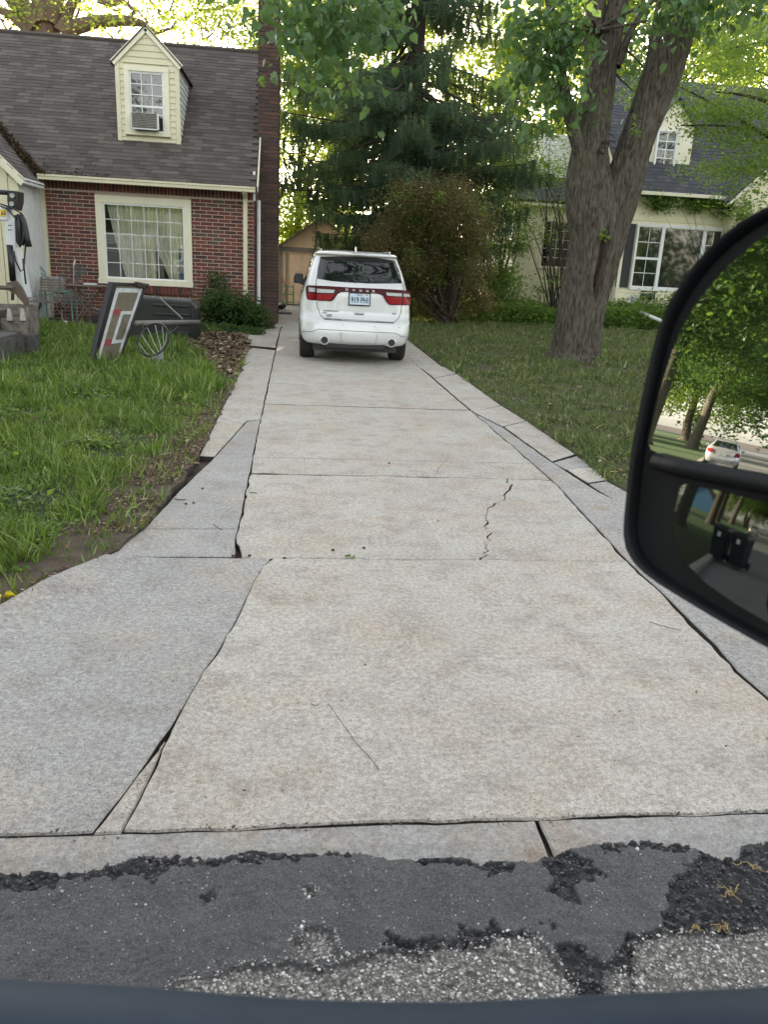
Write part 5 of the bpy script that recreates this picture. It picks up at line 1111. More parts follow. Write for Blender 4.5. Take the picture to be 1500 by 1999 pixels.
# leafy boughs of the big tree: clusters given by where they hang
def clusters(spec, seed):
    """(x0,y0,x1,y1,Y0,Y1,n) pixel boxes at depth range"""
    r = np.random.default_rng(seed); out = []
    for x0, y0, x1, y1, Y0, Y1, n in spec:
        for _ in range(n): out.append(PY(r.uniform(x0, x1), r.uniform(y0, y1), r.uniform(Y0, Y1)))
    return np.array(out)
cl1 = clusters([(1010, 0, 1120, 60, 13.2, 14.4, 9), (1020, 60, 1150, 150, 13, 14.3, 9), (1000, 130, 1090, 240, 13.5, 15, 8), (1080, 60, 1110, 120, 13.6, 14.0, 2), (1290, -20, 1400, 60, 13.2, 14.2, 8), (1200, 20, 1290, 220, 16.5, 18, 10)], 1)
crown('bough', BT, cl1, 36, .135, lf_b, 61, (.22, .22, .26), .95, HEART)
cl2 = clusters([(500, -40, 600, 10, 11, 12.5, 5), (560, -40, 760, 60, 11, 13, 16), (580, 30, 700, 150, 11.5, 13, 11), (540, 40, 640, 120, 12, 13, 3), (700, -20, 780, 50, 12, 13, 5), (640, 140, 690, 215, 12, 12.6, 3)], 2)
crown('bough', BT, cl2, 26, .125, lf_b, 62, (.30, .28, .22), 1.0, HEART)
cl3 = clusters([(1380, -40, 1500, 60, 13, 15, 10), (1090, 190, 1130, 230, 14.6, 14.8, 2)], 3)
crown('bough', BT, cl3, 34, .13, lf_b, 63, (.25, .25, .22), .9, HEART)
rk = np.random.default_rng(8); d = nrm(rk.normal(0, 1, (70, 3))); d[:, 2] = np.abs(d[:, 2]); top = np.array([5.0, 13.5, 7.2]) + d * rk.uniform(.4, 1, (70, 1)) * np.array([7.5, 7, 6.])
top = top[(top[:, 2] > 1.66 + .385 * top[:, 1] + .6)]
crown('crown', BT, top, 90, .16, lf_b, 64, (.6, .6, .35), .6)
b = MB()
for i in range(0, len(top), 2): limb(b, (5.7, 15.2, 7), top[i], .09, .02, .05, 6, rk, 5)
for c in (cl1[::4]): limb(b, T3(1160, 60, .2), c, .035, .008, .03, 5, rk, 5)
hub = PY(640, -120, 12.5); limb(b, (5.6, 14.9, 7.5), hub, .10, .05, .08, 9, rk, 6)
for c in cl2[::3]: limb(b, hub, c, .03, .006, .02, 6, rk, 5)
b.build('limb', bark, BT, smooth=True)
# ivy sprigs on the trunk
sp_ = clusters([(1170, 450, 1182, 470, 14.45, 14.5, 1), (1238, 235, 1262, 265, 14.35, 14.45, 1), (1140, 690, 1190, 708, 14.4, 14.7, 3)], 4)
crown('sprig', BT, sp_, 16, .08, lf_m, 65, (.07, .04, .08), .5, HEART)
# ---- spruce
SPY = 27.; sb = PY(793, 400, SPY); SPX = float(sb[0])
ST = thing('spruce_tree', 'tall dark weeping spruce behind the vehicle with the low sun behind it', 'tree', (SPX, SPY, 0))
b = MB(); b.tube([(SPX, SPY, -.1), (SPX, SPY, 3), (SPX + .05, SPY, 8), (SPX + .1, SPY, 13), (SPX + .1, SPY, 17)], [.42, .34, .26, .17, .05], 12)
r = np.random.default_rng(77); TP, TS, TA = [], [], []
zz = 2.5
while zz < 16.5:
    nb_ = 8 if zz < 7 else 6; a0 = r.uniform(0, 6.28)
    for k in range(nb_):
        L_ = float(np.interp(zz, [2.5, 4, 6, 8.2, 9.5, 11, 14, 16.5], [3.2, 4.1, 4.4, 4.2, 3.1, 3.3, 2.2, .7])) * r.uniform(.65, 1.12); a = a0 + k * 6.28 / nb_ + r.normal(0, .25); z0 = zz + r.normal(0, .16); dr_ = r.uniform(.15, .5)
        if 8.2 < z0 < 10.8 and math.cos(a) * .9 > .1 and r.uniform() < .45: continue
        dd = np.array([math.cos(a), math.sin(a), 0]); pts = []; m_ = 9
        for i in range(m_ + 1): s_ = i / m_; pts.append(np.array([SPX, SPY, z0]) + dd * L_ * s_ + np.array([-dd[1], dd[0], 0]) * .12 * math.sin(s_ * 5 + a * 7) + np.array([0, 0, L_ * (-.55 * s_ + dr_ * s_ * s_) + .05 * math.sin(s_ * 9 + z0 * 5)]))
        if pts[-1][2] < 3.4 and 576 + pts[-1][0] * 1534 / pts[-1][1] < 600: continue
        b.tube(pts, [.05 * (1 - i / m_) + .008 for i in range(m_ + 1)], 5, caps=False)
        sd = np.array([-dd[1], dd[0], 0]); s_ = .22
        while s_ < 1:
            c = np.array(pts[0]) + dd * L_ * s_ + np.array([0, 0, L_ * (-.55 * s_ + dr_ * s_ * s_)])
            for side in (-1, 1):
                w_ = (1 - .6 * s_) * .75 * L_ / 4
                for q in range(4):
                    o_ = r.uniform(.05, 1) * w_; TP.append(c + sd * side * o_ + dd * o_ * .4 + [0, 0, -o_ * .25]); TS.append(r.uniform(.35, .95) * (1.1 - .35 * s_)); TA.append(a)
            s_ += .085 / (L_ / 3.5)
    zz += .40
b.build('trunk', bark_d, ST, smooth=True)
tw = [(-.013, 0, 0), (.013, 0, 0), (.008, 0, -1), (-.008, 0, -1)]; tf = [(0, 1, 2), (0, 2, 3)]; rt = random.Random(2)
for i in range(13):
    z_ = -.03 - i * .074; l_ = .085 * (1 - .45 * i / 13) + .02; s = 1 if i % 2 else -1; n_ = len(tw); ang = rt.uniform(-1.1, 1.1)
    tw += [(0, 0, z_), (0, 0, z_ - .05), (s * l_ * math.cos(ang), l_ * math.sin(ang), z_ - .11)]; tf.append((n_, n_ + 1, n_ + 2))
TP = np.array(TP); TS = np.array(TS); pxx = 576 + TP[:, 0] * 1534 / TP[:, 1]; kk = ~((TP[:, 2] - TS < 2.35) & (pxx < 612)) & ~((TP[:, 2] - TS < 3.3) & (pxx < 596)); TP, TS = TP[kk], TS[kk]; n = len(TP); an = r.uniform(0, 6.28, n); A = np.column_stack([np.cos(an), np.sin(an), np.zeros(n)]); C = nrm(np.column_stack([r.normal(0, .14, n), r.normal(0, .14, n), np.ones(n)])); B = nrm(np.cross(C, A)); A = np.cross(B, C)
S = np.column_stack([np.ones(n) * 2.1, np.ones(n) * 2.1, np.array(TS) * .72]); print('spruce twigs', n)
inst('crown', tw, tf, TP, A, B, C, S, lf_sp, parent=ST)
# ---- background trees
FAR = 'trees behind the houses'
tree('sunlit yellow-green tree filling the gap between chimney and spruce', PY(585, 560, 40) * [1, 1, 0], 14, 7.2, (2.9, 3, 6.8), 170, 240, .17, lf_y, .2, 11, FAR, (.6, .6, .4))
tree('tall pale tree high above the garage roof, left of the spruce', PY(640, 560, 52) * [1, 1, 0], 22, 13, (5.5, 4, 8), 120, 110, .20, lf_y, .3, 12, FAR)
tree('bright leafy tree right behind the spruce', PY(900, 560, 44) * [1, 1, 0], 16, 8.2, (5, 4, 6.5), 170, 210, .19, lf_y, .25, 13, FAR)
tree('sunlit tree behind the left stem of the big tree', PY(1060, 560, 46) * [1, 1, 0], 16, 10, (4.2, 4, 7.5), 190, 210, .20, lf_y, .3, 14, FAR)
tree('yellow-green tree above the yellow house roof', PY(1250, 560, 42) * [1, 1, 0], 18, 11.5, (5.5, 4, 5.5), 190, 210, .20, lf_y, .3, 15, FAR)
tree('broad tree over the right end of the yellow house roof', PY(1480, 560, 44) * [1, 1, 0], 18, 11.5, (6, 4, 6), 190, 210, .20, lf_y, .3, 16, FAR)
# maple on the right, trunk out of view
mp = tree('maple with small bright leaves spreading in front of the yellow house roof', (13.2, 19.2, 0), 11, 7.0, (4.2, 3.2, 2.9), 125, 230, .085, lf_m, .2, 17, None, (.5, .5, .14), hollow=.2)
cm = clusters([(1330, 215, 1500, 345, 18.5, 20.5, 16), (1250, 60, 1330, 200, 20, 22, 8), (1440, 300, 1500, 400, 18, 19, 4), (1340, 120, 1480, 220, 19, 21, 7)], 5); crown('crown', mp, cm, 260, .085, lf_m, 66, (.5, .5, .13), .2)
b = MB(); limb(b, (13.2, 19.2, 4.5), PY(1400, 180, 19.5), .07, .02, .06, 8, r); limb(b, (13.2, 19.2, 4.2), PY(1330, 245, 19.5), .06, .015, .05, 8, r); limb(b, (13.2, 19.2, 4), PY(1290, 150, 20.5), .06, .015, .1, 8, r); b.build('limb', bark_d, mp, smooth=True)
# big old tree behind the brick house, limbs spreading
OY = 36.; ob = PY(88, 60, OY)
OT = thing('spreading_tree', 'old spreading tree with reddish limbs behind the brick house roof', 'tree', (ob[0], OY, 0)); O3 = lambda x, y, d=0: PY(x, y, OY + d)
bark_r = M('reddish_bark', (.16, .105, .08), .95, (.10, .068, .05), 5, 30, .5, .02, stretch=(1, 1, .3))
b = MB(); b.tube([(ob[0], OY, 0), O3(88, 90), O3(88, 55), O3(90, 20)], [.8, .6, .58, .5], 12)
for pts, rr_ in (([(75, 50), (50, 20), (25, 0), (0, -30)], (.42, .36, .3, .2)), ([(85, 45), (80, 10), (70, -30)], (.4, .35, .3)), ([(95, 40), (98, 10), (100, -40)], (.32, .26, .2)), ([(100, 45), (110, 20), (118, -20)], (.3, .24, .2)), ([(118, 62), (128, 40), (136, 15), (150, -10)], (.3, .22, .2, .15)),
                 ([(120, 62), (150, 52), (190, 42), (240, 40), (275, 45), (305, 66)], (.28, .28, .22, .2, .14, .08)), ([(60, 65), (40, 45), (20, 28), (0, 20)], (.2, .2, .16, .14)), ([(190, 0), (215, 8), (240, 2), (262, 20), (250, 45)], (.12, .12, .1, .08, .04)), ([(300, 66), (335, 55), (345, 40)], (.07, .05, .03))):
    b.tube([O3(x, y, -.4) for x, y in pts], rr_, 9, caps=False)
for _ in range(60):
    x0, y0 = r.uniform(0, 500), r.uniform(-20, 80); limb(b, O3(x0, y0), O3(x0 + r.normal(0, 40), y0 - r.uniform(10, 50)), .05, .012, .05, 4, r, 5)
b.build('trunk', bark_r, OT, smooth=True)
co = clusters([(0, -30, 60, 60, 33, 38, 14), (130, -20, 500, 60, 33, 39, 48), (280, 20, 500, 95, 34, 40, 26), (100, -120, 500, 0, 33, 40, 22)], 6)
crown('crown', OT, co, 95, .14, lf_y, 67, (.75, .7, .4), .3)
# low woods closing the horizon: one mass
r = np.random.default_rng(91); xs = r.uniform(-45, 75, 900); P = np.column_stack([xs, r.uniform(50, 62, 900), r.uniform(.3, 1, 900) * (5 + 2.5 * np.sin(xs * .35) + 1.0 * np.sin(xs * .9)) * .62])
C0 = np.repeat(P, 60, 0) + r.normal(0, .7, (54000, 3)); A, B, C = frames(len(C0), r, .3)
tag(inst('far_woods', LEAF[0], LEAF[1], C0, A, B, C, r.uniform(.25, .5, len(C0)), lf_y), 'mass of far trees and hedges beyond the back yards', 'trees', kind='stuff')
q = [(-150 + r.uniform(-6, 6), r.uniform(-60, 70)) for _ in range(420)] + [(r.uniform(-150, 90), -44 + r.uniform(-6, 6)) for _ in range(700)] + [(120 + r.uniform(-6, 6), r.uniform(-50, 60)) for _ in range(300)]
P = np.array([(x, y, r.uniform(.2, 1) * ((9 if x > -140 else 13) + 3 * math.sin(x * .3 + y * .21))) for x, y in q]); C0 = np.repeat(P, 60, 0) + r.normal(0, 1.1, (len(P) * 60, 3)); A, B, C = frames(len(C0), r, .3)
tag(inst('street_woods', LEAF[0], LEAF[1], C0, A, B, C, r.uniform(.5, .9, len(C0)), lf_d), 'leafy mass of far street trees behind the viewer and down the street', 'trees', kind='stuff')
# ---- shrubs
def shrub(name, label, spec, nper, size, mat, seed, stems, base, sig=(.3, .3, .22), T=LEAF, cat='shrub', droop=.3, sr=.03, bm=None, grp=None):
    R_ = thing(name, label, cat, base, grp); cs = clusters(spec, seed); rs = np.random.default_rng(seed + 1)
    b = MB()
    for i in rs.choice(len(cs), min(stems, len(cs)), False): limb(b, np.array(base) + [rs.normal(0, .12), rs.normal(0, .12), 0], cs[i], sr, sr * .25, .06, 6, rs, 6)
    b.build('stem', bm or bark_d, R_, smooth=True); crown('foliage', R_, cs, nper, size, mat, seed + 2, sig, droop, T); return R_
mb = G(850, 612)
shrub('ornamental_shrub', 'big rusty brown-green shrub with twisting stems right of the parked vehicle', [(750, 400, 945, 470, 21.5, 23.8, 44), (790, 360, 900, 400, 22, 23.5, 20), (745, 470, 950, 530, 21.5, 23.8, 30), (722, 430, 775, 560, 22, 23.5, 24), (750, 530, 955, 575, 22.5, 24, 30), (800, 575, 960, 610, 23, 24.5, 20)], 330, .062, lf_rd, 21, 26, (PY(880, 600, 23.2)[0], 23.2, 0), (.25, .25, .19), sr=.055)
cso = clusters([(750, 380, 945, 560, 21.6, 24, 60)], 221); crown('foliage', [o for o in bpy.data.objects if o.name.startswith('ornamental_shrub')][0], cso, 90, .07, lf_m, 222, (.25, .25, .19), .3)
shrub('green_shrub', 'tall loose green shrub at the left corner of the yellow house', [(935, 480, 1010, 610, 26, 28, 18), (925, 330, 1030, 480, 26, 29, 34), (950, 290, 1090, 340, 27, 29, 18), (960, 540, 1000, 600, 26, 27, 6)], 190, .09, lf_m, 22, 24, (PY(965, 600, 26.8)[0], 26.8, 0), (.28, .3, .25))
shrub('bare_shrub', 'thin dark-branched shrub between the left house wing and the big tree', [(1030, 250, 1120, 400, 26.5, 28, 26), (1010, 400, 1110, 480, 26, 27, 10), (1090, 520, 1115, 560, 26, 26.5, 2)], 80, .08, lf_m, 23, 23, (PY(1095, 600, 26.6)[0], 26.6, 0), (.3, .3, .2), sr=.03)
shrub('wall_shrub', 'leafy dark green bush at the brick wall by the chimney corner', [(400, 580, 440, 630, 19.0, 19.9, 14), (430, 575, 500, 640, 18.9, 19.9, 20), (485, 595, 522, 640, 19.2, 20.5, 12), (410, 545, 428, 580, 19.8, 20.1, 3)], 170, .075, lf_d, 24, 26, (-1.7, 19.6, 0), (.13, .13, .11), sr=.012, droop=.5)
shrub('vine', 'leafy vine hanging along the eave of the yellow house', [(1255, 388, 1430, 404, 26.6, 26.85, 15), (1340, 395, 1440, 410, 26.6, 26.85, 9), (1440, 395, 1500, 440, 25.5, 26.3, 9)], 90, .10, lf_m, 25, 12, (PY(1440, 600, 26.7)[0], 26.7, 0), (.16, .08, .12), cat='vine', sr=.012)
shrub('vine', 'sparse vine climbing the wall right of the corner window of the yellow house', [(1040, 530, 1110, 600, 28.5, 30, 10), (1005, 440, 1040, 470, 29.5, 30.5, 4)], 60, .09, lf_m, 26, 10, (PY(1060, 610, 29.5)[0], 29.5, 0), (.25, .1, .15), cat='vine', sr=.012)
shrub('meter_shrub', 'small green bush under the triple window beside the gas meters', [(1270, 575, 1330, 610, 25.6, 26.4, 12), (1225, 590, 1260, 610, 25.6, 26.2, 5)], 110, .09, lf_m, 27, 9, (PY(1290, 615, 26)[0], 26, 0), (.2, .2, .14), sr=.012)
def ground_cover(name, label, spec, n, mat, size, seed, hz=.3):
    r = np.random.default_rng(seed); P = []
    for x0, x1, y0, y1, h, k in spec:
        q = np.column_stack([r.uniform(x0, x1, k), r.uniform(y0, y1, k)]); z_ = h * (.25 + .85 * fbm(q, 1.3, seed, 3)) * r.uniform(.01, 1, k) ** .75; z_ = z_ * np.clip((q[:, 1] - y0) / .35 + .3, .3, 1); q[:, 1] -= np.where(q[:, 1] - y0 < .8, 1, 0) * fbm(q * [1, 0], 1.1, seed + 4, 4) * .7; P.append(np.column_stack([q, z_]))
    P = np.vstack(P); A, B, C = frames(len(P), r, -.1); tag(inst(name, LEAF[0], LEAF[1], P, A, B, C, size * r.uniform(.6, 1.4, len(P)), mat), label, 'plants', kind='stuff')
ground_cover('ground_cover', 'dark green ground cover bed along the yellow house and behind the trunk', [(4.7, 9.6, 25.2, 28.5, .95, 17000), (9.2, 13.5, 25.0, 26.8, 1.0, 9000), (2.7, 5, 27, 31, .6, 5000)], 0, lf_m, .11, 31)
ground_cover('ground_cover', 'low weeds under the bush at the brick wall', [(-2.2, -.7, 18.35, 19.6, .22, 3200), (-2.2, -1.5, 18.3, 18.7, .15, 700)], 0, lf_d, .06, 32)
# dark picket fence behind the rusty shrub
FN = thing('picket_fence', 'dark wooden picket fence behind the rusty shrub', 'fence', (4.5, 32, 0)); fx = PY(795, 580, 32)[0]; k = 0
fm_ = M('dark_fence_wood', (.045, .034, .026), .9, (.025, .02, .016), 8)
while fx < PY(1000, 580, 32)[0]:
    b = MB(); hgt = 1.75 + .04 * math.sin(k * 2.3); b.prism([(fx, 32, 0), (fx + .09, 32, 0), (fx + .09, 32, hgt), (fx + .045, 32, hgt + .07), (fx, 32, hgt)], (0, .02, 0)); b.build('picket', fm_, FN); fx += .100; k += 1
b = MB(); b.bb(PY(795, 580, 32)[0], fx, 32.02, 32.06, .4, .5); b.bb(PY(795, 580, 32)[0], fx, 32.02, 32.06, 1.3, 1.4); b.build('rail', fm_, FN)
# ================================================================== GRASS AND LITTER
BL = ([(0, -.5, 0), (0, .5, 0), (.12, .38, .5), (.12, -.38, .5), (.42, 0, 1)], [(0, 1, 2), (0, 2, 3), (3, 2, 4)]); BL1 = ([(0, -.5, 0), (0, .5, 0), (.4, 0, 1)], [(0, 1, 2)])
def grassmat(name, cols, patch_, tcol):
    m = leafmat(name, cols[0], cols[-1], tcol, .3, .38); t = m.node_tree; p = t.nodes['Principled BSDF']; ri = t.nodes['GEO'].outputs['Random Per Island']
    c = ramp(t, ri, list(zip((0, .45, .75, .93, 1), cols))); t.links.new(mixc(t, c, patch_, ramp(t, noise(t, 1.6, 4), [(.52, 0), (.7, .55)])), p.inputs['Base Color']); return m
gr1 = grassmat('grass_blade', [(.022, .052, .012), (.06, .125, .022), (.12, .21, .04), (.25, .33, .11), (.46, .46, .24)], (.25, .30, .03), (.24, .38, .05))
gr2 = grassmat('grass_blade_dry', [(.03, .06, .018), (.07, .12, .035), (.13, .18, .06), (.26, .27, .13), (.45, .40, .24)], (.20, .19, .07), (.2, .28, .06))
def edge_x(y): return np.interp(y, [2.03, 2.3, 3.49, 4.28, 4.8, 6.75, 9.45, 13, 15.9, 17.6, 18.1], [-2.9, -2.4, -1.34, -1.05, -.92, -.8, -.8, -.8, -.95, -1.0, -1.3])
def grass(name, label, X0, X1, Y0, Y1, n, hgt, wid, T, mat, hf, keep, seed, gpow=1.6):
    r = np.random.default_rng(seed); y = Y0 + (Y1 - Y0) * r.uniform(0, 1, n) ** gpow; x = r.uniform(X0, X1, n); k = keep(x, y, r); x, y = x[k], y[k]; n = len(x)
    P = np.column_stack([x, y, np.maximum(hf(x, y), .0) - .005]); a = r.uniform(0, 6.28, n); A = np.column_stack([np.cos(a), np.sin(a), np.zeros(n)]); C = nrm(np.column_stack([r.normal(0, .5, n), r.normal(0, .5, n), np.ones(n)])); B = nrm(np.cross(C, A)); A = np.cross(B, C)
    cl = fbm(P[:, :2], 3.0, seed, 4); h = hgt * r.uniform(.4, 1.5, n) * (.25 + 1.6 * np.clip((cl - .3) * 2.2, 0, 1)); S = np.column_stack([h * r.uniform(.4, 1.6, n), wid * r.uniform(.7, 1.4, n), h]); print(name, n)
    tag(inst(name, T[0], T[1], P, A, B, C, S, mat), label, 'grass', kind='stuff')
def inview(x, y): return (x > -.40 * y - .9) & (x < .62 * y + 2.5)
def keepL(x, y, r):
    d = edge_x(y) - x; nz = fbm(np.column_stack([x, y]), 2.2, 71, 4); wd = np.interp(y, [3, 5, 8, 10, 13, 18], [.26, .30, .22, .08, .06, .2]); dens = np.clip((d - wd * (.4 + 1.2 * nz)) / .15, 0, 1)
    dens = np.maximum(dens, .14); mul = pip(x, y, MULCH); dens = np.where(mul, .03, dens); mc = pip(x, y, [(-8, 12.2), (-3.9, 11.4), (-3.7, 14), (-3.9, 16), (-8, 17)]) & (fbm(np.column_stack([x, y]), 3, 75) < .5); return (d > -.02) & (r.uniform(0, 1, len(x)) < dens) & inview(x, y)
MULCH = [tuple(G(*q)[:2]) for q in ((385, 652), (470, 656), (488, 672), (476, 700), (455, 740), (430, 742), (400, 715), (395, 690), (372, 690), (360, 672))]
grass('lawn_grass', 'long lush green grass of the left lawn', -9, -.8, 2.1, 9.5, 170000, .085, .0100, BL, gr1, hl, keepL, 81, 1.3)
grass('lawn_grass', 'lush green grass in the back of the left lawn near the brick house', -9, -.8, 9.3, 17.95, 105000, .115, .018, BL, gr1, hl, keepL, 82, 1.0)
def keepR(x, y, r):
    nz = fbm(np.column_stack([x, y]), 1.1, 72, 4); ex = np.interp(y, [2.03, 3.3, 4.4, 5.4, 6.24, 7.1, 8.8, 13, 46], [4.5, 3.6, 3.0, 2.8, 2.66, 2.72, 2.71, 2.66, 2.64]); near = (x - ex) < .22
    return (x > ex - .035) & (r.uniform(0, 1, len(x)) < np.where(near, 1., .45 + .55 * np.clip((nz - .35) * 5, 0, 1)) * np.where(x < ex + .01, .5, 1)) & inview(x, y) & (np.hypot(x - 5.42, y - 15.05) > .42)
grass('lawn_grass', 'short patchy grass of the right lawn', 2.6, 13, 4.0, 12, 190000, .06, .0105, BL, gr2, hr, keepR, 83, 1.2)
grass('lawn_grass', 'thin shaded grass around the big tree on the right lawn', 2.6, 17, 11.8, 27, 170000, .075, .022, BL1, gr2, hr, keepR, 84, 1.1)
lit_m = islandmat('leaf_litter', [(0, (.045, .025, .014)), (.5, (.11, .065, .035)), (.8, (.19, .125, .07)), (1, (.42, .36, .27))], .85)
FLK = ([(0, 0, 0), (.5, .3, .12), (1, 0, .05), (.5, -.25, -.02)], [(0, 1, 2), (0, 2, 3)])
def litter(name, label, P, size, seed, mat=None, cat='leaves'):
    r = np.random.default_rng(seed); A, B, C = frames(len(P), r, 0, .55); A[:, 2] *= .4; S = size * r.lognormal(0, .45, len(P)); o = inst(name, FLK[0], FLK[1], P, A, B, C, np.column_stack([S, S * r.uniform(.3, 1, len(P)), S]), mat or lit_m); return tag(o, label, cat, kind='stuff')
for k, (x, y, s) in enumerate(((-1.9, 5.2, .07), (-2.3, 6.1, .06), (-1.7, 6.9, .06), (-2.9, 8.0, .07), (-2.2, 9.3, .06), (-3.4, 10.2, .07), (-1.6, 4.6, .05))):
    rw = np.random.default_rng(300 + k); n = 90; P = np.column_stack([x + rw.normal(0, .16, n), y + rw.normal(0, .16, n), rw.uniform(.04, .11, n)]); A, B, C = frames(n, rw, -.1, .5)
    tag(inst('lawn_weed', LEAF[0], LEAF[1], P, A, B, C, s * rw.uniform(.5, 1.1, n), lf_m), ['weed patch in the lawn nearest the dirt strip corner', 'weed patch at the lawn edge in the near left lawn', 'weed patch close to the slabs half way up the left lawn', 'weed patch near the left frame edge of the lawn', 'weed patch in the middle of the left lawn', 'weed patch below the leaning backboard', 'small weed patch at the very near end of the lawn'][k], 'weed', 'weed patches in the left lawn', 'stuff')
r = np.random.default_rng(101); y = r.uniform(3, 18, 60000) ** 1; x = edge_x(y) - np.abs(r.normal(0, .28, 60000)) + .0; k = (fbm(np.column_stack([x, y]), 2.5, 73) > .42) & (y < 11) & inview(x, y); litter('wood_litter', 'brown mulch and leaf bits on the bare strip beside the left slabs', np.column_stack([x, y, hl(x, y) + .012])[k], .017, 102)
x0, y0 = np.array(MULCH).min(0); x1, y1 = np.array(MULCH).max(0); x = r.uniform(x0, x1, 14000); y = r.uniform(y0, y1, 14000); k = pip(x, y, MULCH); litter('mulch_pile', 'patch of dry leaf mulch beside the fallen basketball hoop', np.column_stack([x, y, hl(x, y) + .01 + r.uniform(0, .05, 14000)])[k], .06, 103)
x = r.uniform(2.7, 14, 30000); y = 4.5 + 22 * r.uniform(0, 1, 30000) ** 1.3; k = inview(x, y) & (fbm(np.column_stack([x, y]), .9, 74) > .25); litter('fallen_leaves', 'dead leaves and twigs scattered over the right lawn', np.column_stack([x, y, hr(x, y) + .055])[k], .032, 104)
x = r.uniform(-6, -1.2, 900); y = r.uniform(4, 18, 900); k = inview(x, y); litter('fallen_leaves', 'few pale dead leaves lying in the left lawn grass', np.column_stack([x, y, hl(x, y) + .07])[k], .04, 105)
x = r.uniform(-.9, 2.7, 420); y = 2.1 + 15 * r.uniform(0, 1, 420) ** 1.4; litter('driveway_debris', 'small bark crumbs and seeds scattered over the concrete', np.column_stack([x, y, np.full(420, .008)]), .011, 106, M('dark_crumb', (.045, .035, .028), .9))
yj = r.uniform(2.1, 16, 900); litter('joint_litter', 'soil and tiny weeds caught in the left driveway joint', np.column_stack([np.interp(yj, [2.1, 2.5, 3.4, 4.0, 4.25, 4.4, 4.6, 6, 16], [-.51, -.44, -.27, -.19, -.13, -.33, -.35, -.335, -.345]) + r.normal(0, .003, 900), yj, np.full(900, -.006)]), .007, 107, soil)
xk = r.uniform(-2.9, 3.2, 1500); litter('joint_litter', 'dark crumbs of soil and grit along the kerb joint', np.column_stack([xk, 2.0235 + r.normal(0, .004, 1500) * (1 + 3 * (fbm(np.column_stack([xk, xk]), 4, 9, 2) > .6)), np.full(1500, .001)]), .007, 109, soil)
yk = r.uniform(2.1, 6.1, 700); litter('joint_litter', 'soil and grit caught in the right driveway joint', np.column_stack([np.interp(yk, [2.1, 2.72, 3.2, 3.77, 4.24, 6.1], [1.98, 2.0, 2.01, 2.04, 2.04, 2.17]) + r.normal(0, .003, 700), yk, np.full(700, -.005)]), .006, 110, soil)
x = r.uniform(-6, -2.2, 5000); y = r.uniform(17.6, 20.2, 5000); litter('fallen_leaves', 'dead leaves under the garden furniture at the brick wall', np.column_stack([x, y, np.full(5000, .04)]), .05, 108)
# ================================================================== YARD THINGS
# ---- mini excavator at the left edge
def L3(x, y, Y): return PY(x, y, Y)
LO = thing('mini_excavator', 'white mini excavator with toothed grey bucket at the left edge of the lawn', 'excavator', (-4.9, 13.6, 0))
wm = M('machine_white', (.70, .72, .73), .4, (.62, .64, .65), 3); mg = M('machine_grey', (.11, .108, .10), .6, (.045, .043, .04), 9, 40, .5, .006); rub = M('track_rubber', (.10, .095, .09), .8, (.06, .055, .05), 10); bw = M('bucket_steel', (.24, .215, .185), .7, (.085, .07, .055), 9, 40, .6, .006)
by = 13.5
b = MB(); q = [L3(*p, by) for p in ((8, 428), (31, 430), (31, 462), (29, 482), (34, 500), (52, 582), (44, 586), (26, 560), (20, 500), (11, 478))]; b.prism(q, (0, .28, 0)); b.build('boom', wm, LO, bevel=.012)
b = MB(); q = [L3(*p, by - .03) for p in ((-60, 395), (10, 400), (14, 430), (-60, 428))]; b.prism(q, (0, .34, 0)); b.build('upper_arm', wm, LO, bevel=.012)
b = MB(); q = [L3(*p, by - .05) for p in ((13, 371), (34, 373), (34, 392), (30, 410), (16, 408), (13, 392))]; b.prism(q, (0, .3, 0)); b.tube([L3(-60, 372, by), L3(14, 376, by)], .04, 8); b.build('pivot_block', black_metal, LO, bevel=.01)
for q in ((24, 382), (23, 398)): b = MB(); b.lathe([(.035, 0), (.035, -.03)], L3(*q, by - .05), (0, 1, 0), 12); b.build('pin', galv, LO)
b = MB(); b.tube([L3(18, 478, by - .12), L3(25, 549, by - .12)], .048, 10); b.build('hydraulic_cylinder', black_metal, LO, smooth=True)
b = MB(); b.tube([L3(25, 545, by - .12), L3(24, 586, by - .12)], .024, 10); b.build('piston_rod', chrome, LO, smooth=True)
b = MB()
for k, pts in enumerate([[(32, 420), (33, 445), (34, 470), (38, 480), (44, 470), (45, 445), (42, 420)], [(36, 418), (37, 446), (39, 474), (43, 478), (47, 460), (46, 430)], [(45, 425), (50, 445), (54, 465), (58, 482)], [(42, 420), (48, 440), (52, 465), (55, 482)], [(40, 415), (47, 430), (50, 470), (46, 520), (50, 555)], [(26, 490), (30, 510), (40, 530), (46, 525), (44, 505)], [(0, 402), (14, 408), (26, 422), (34, 428)], [(0, 398), (18, 404), (34, 412), (44, 420)]]):
    b.tube([L3(x, y, by - .08 - .02 * (k % 4)) for x, y in pts], .032 if k < 4 else .013, 7)
b.build('hose', dark, LO, smooth=True)
b = MB(); q = [L3(*p, by - .035) for p in ((0, 409), (11, 410), (11, 423), (0, 422))]; b.prism(q, (0, -.004, 0)); wl = b.build('warning_label', M('label_yellow', (.75, .50, .02), .5), LO)
b = MB(); 
for x0 in (2, 7): q = [L3(*p, by - .042) for p in ((x0, 419), (x0 + 1.6, 412), (x0 + 3.2, 419))]; b.prism(q, (0, -.003, 0))
b.build('label_print', dark, wl)
for i, q in enumerate(((17, 440), (21, 440), (17, 449), (21, 449))): b = MB(); b.lathe([(.010, 0), (.010, -.008)], L3(*q, by), (0, 1, 0), 8); b.build('bolt', black_metal, LO)
b = MB(); bk = [(-30, 592), (66, 596), (75, 612), (74, 650), (-30, 652)]; ky = 13.0; 
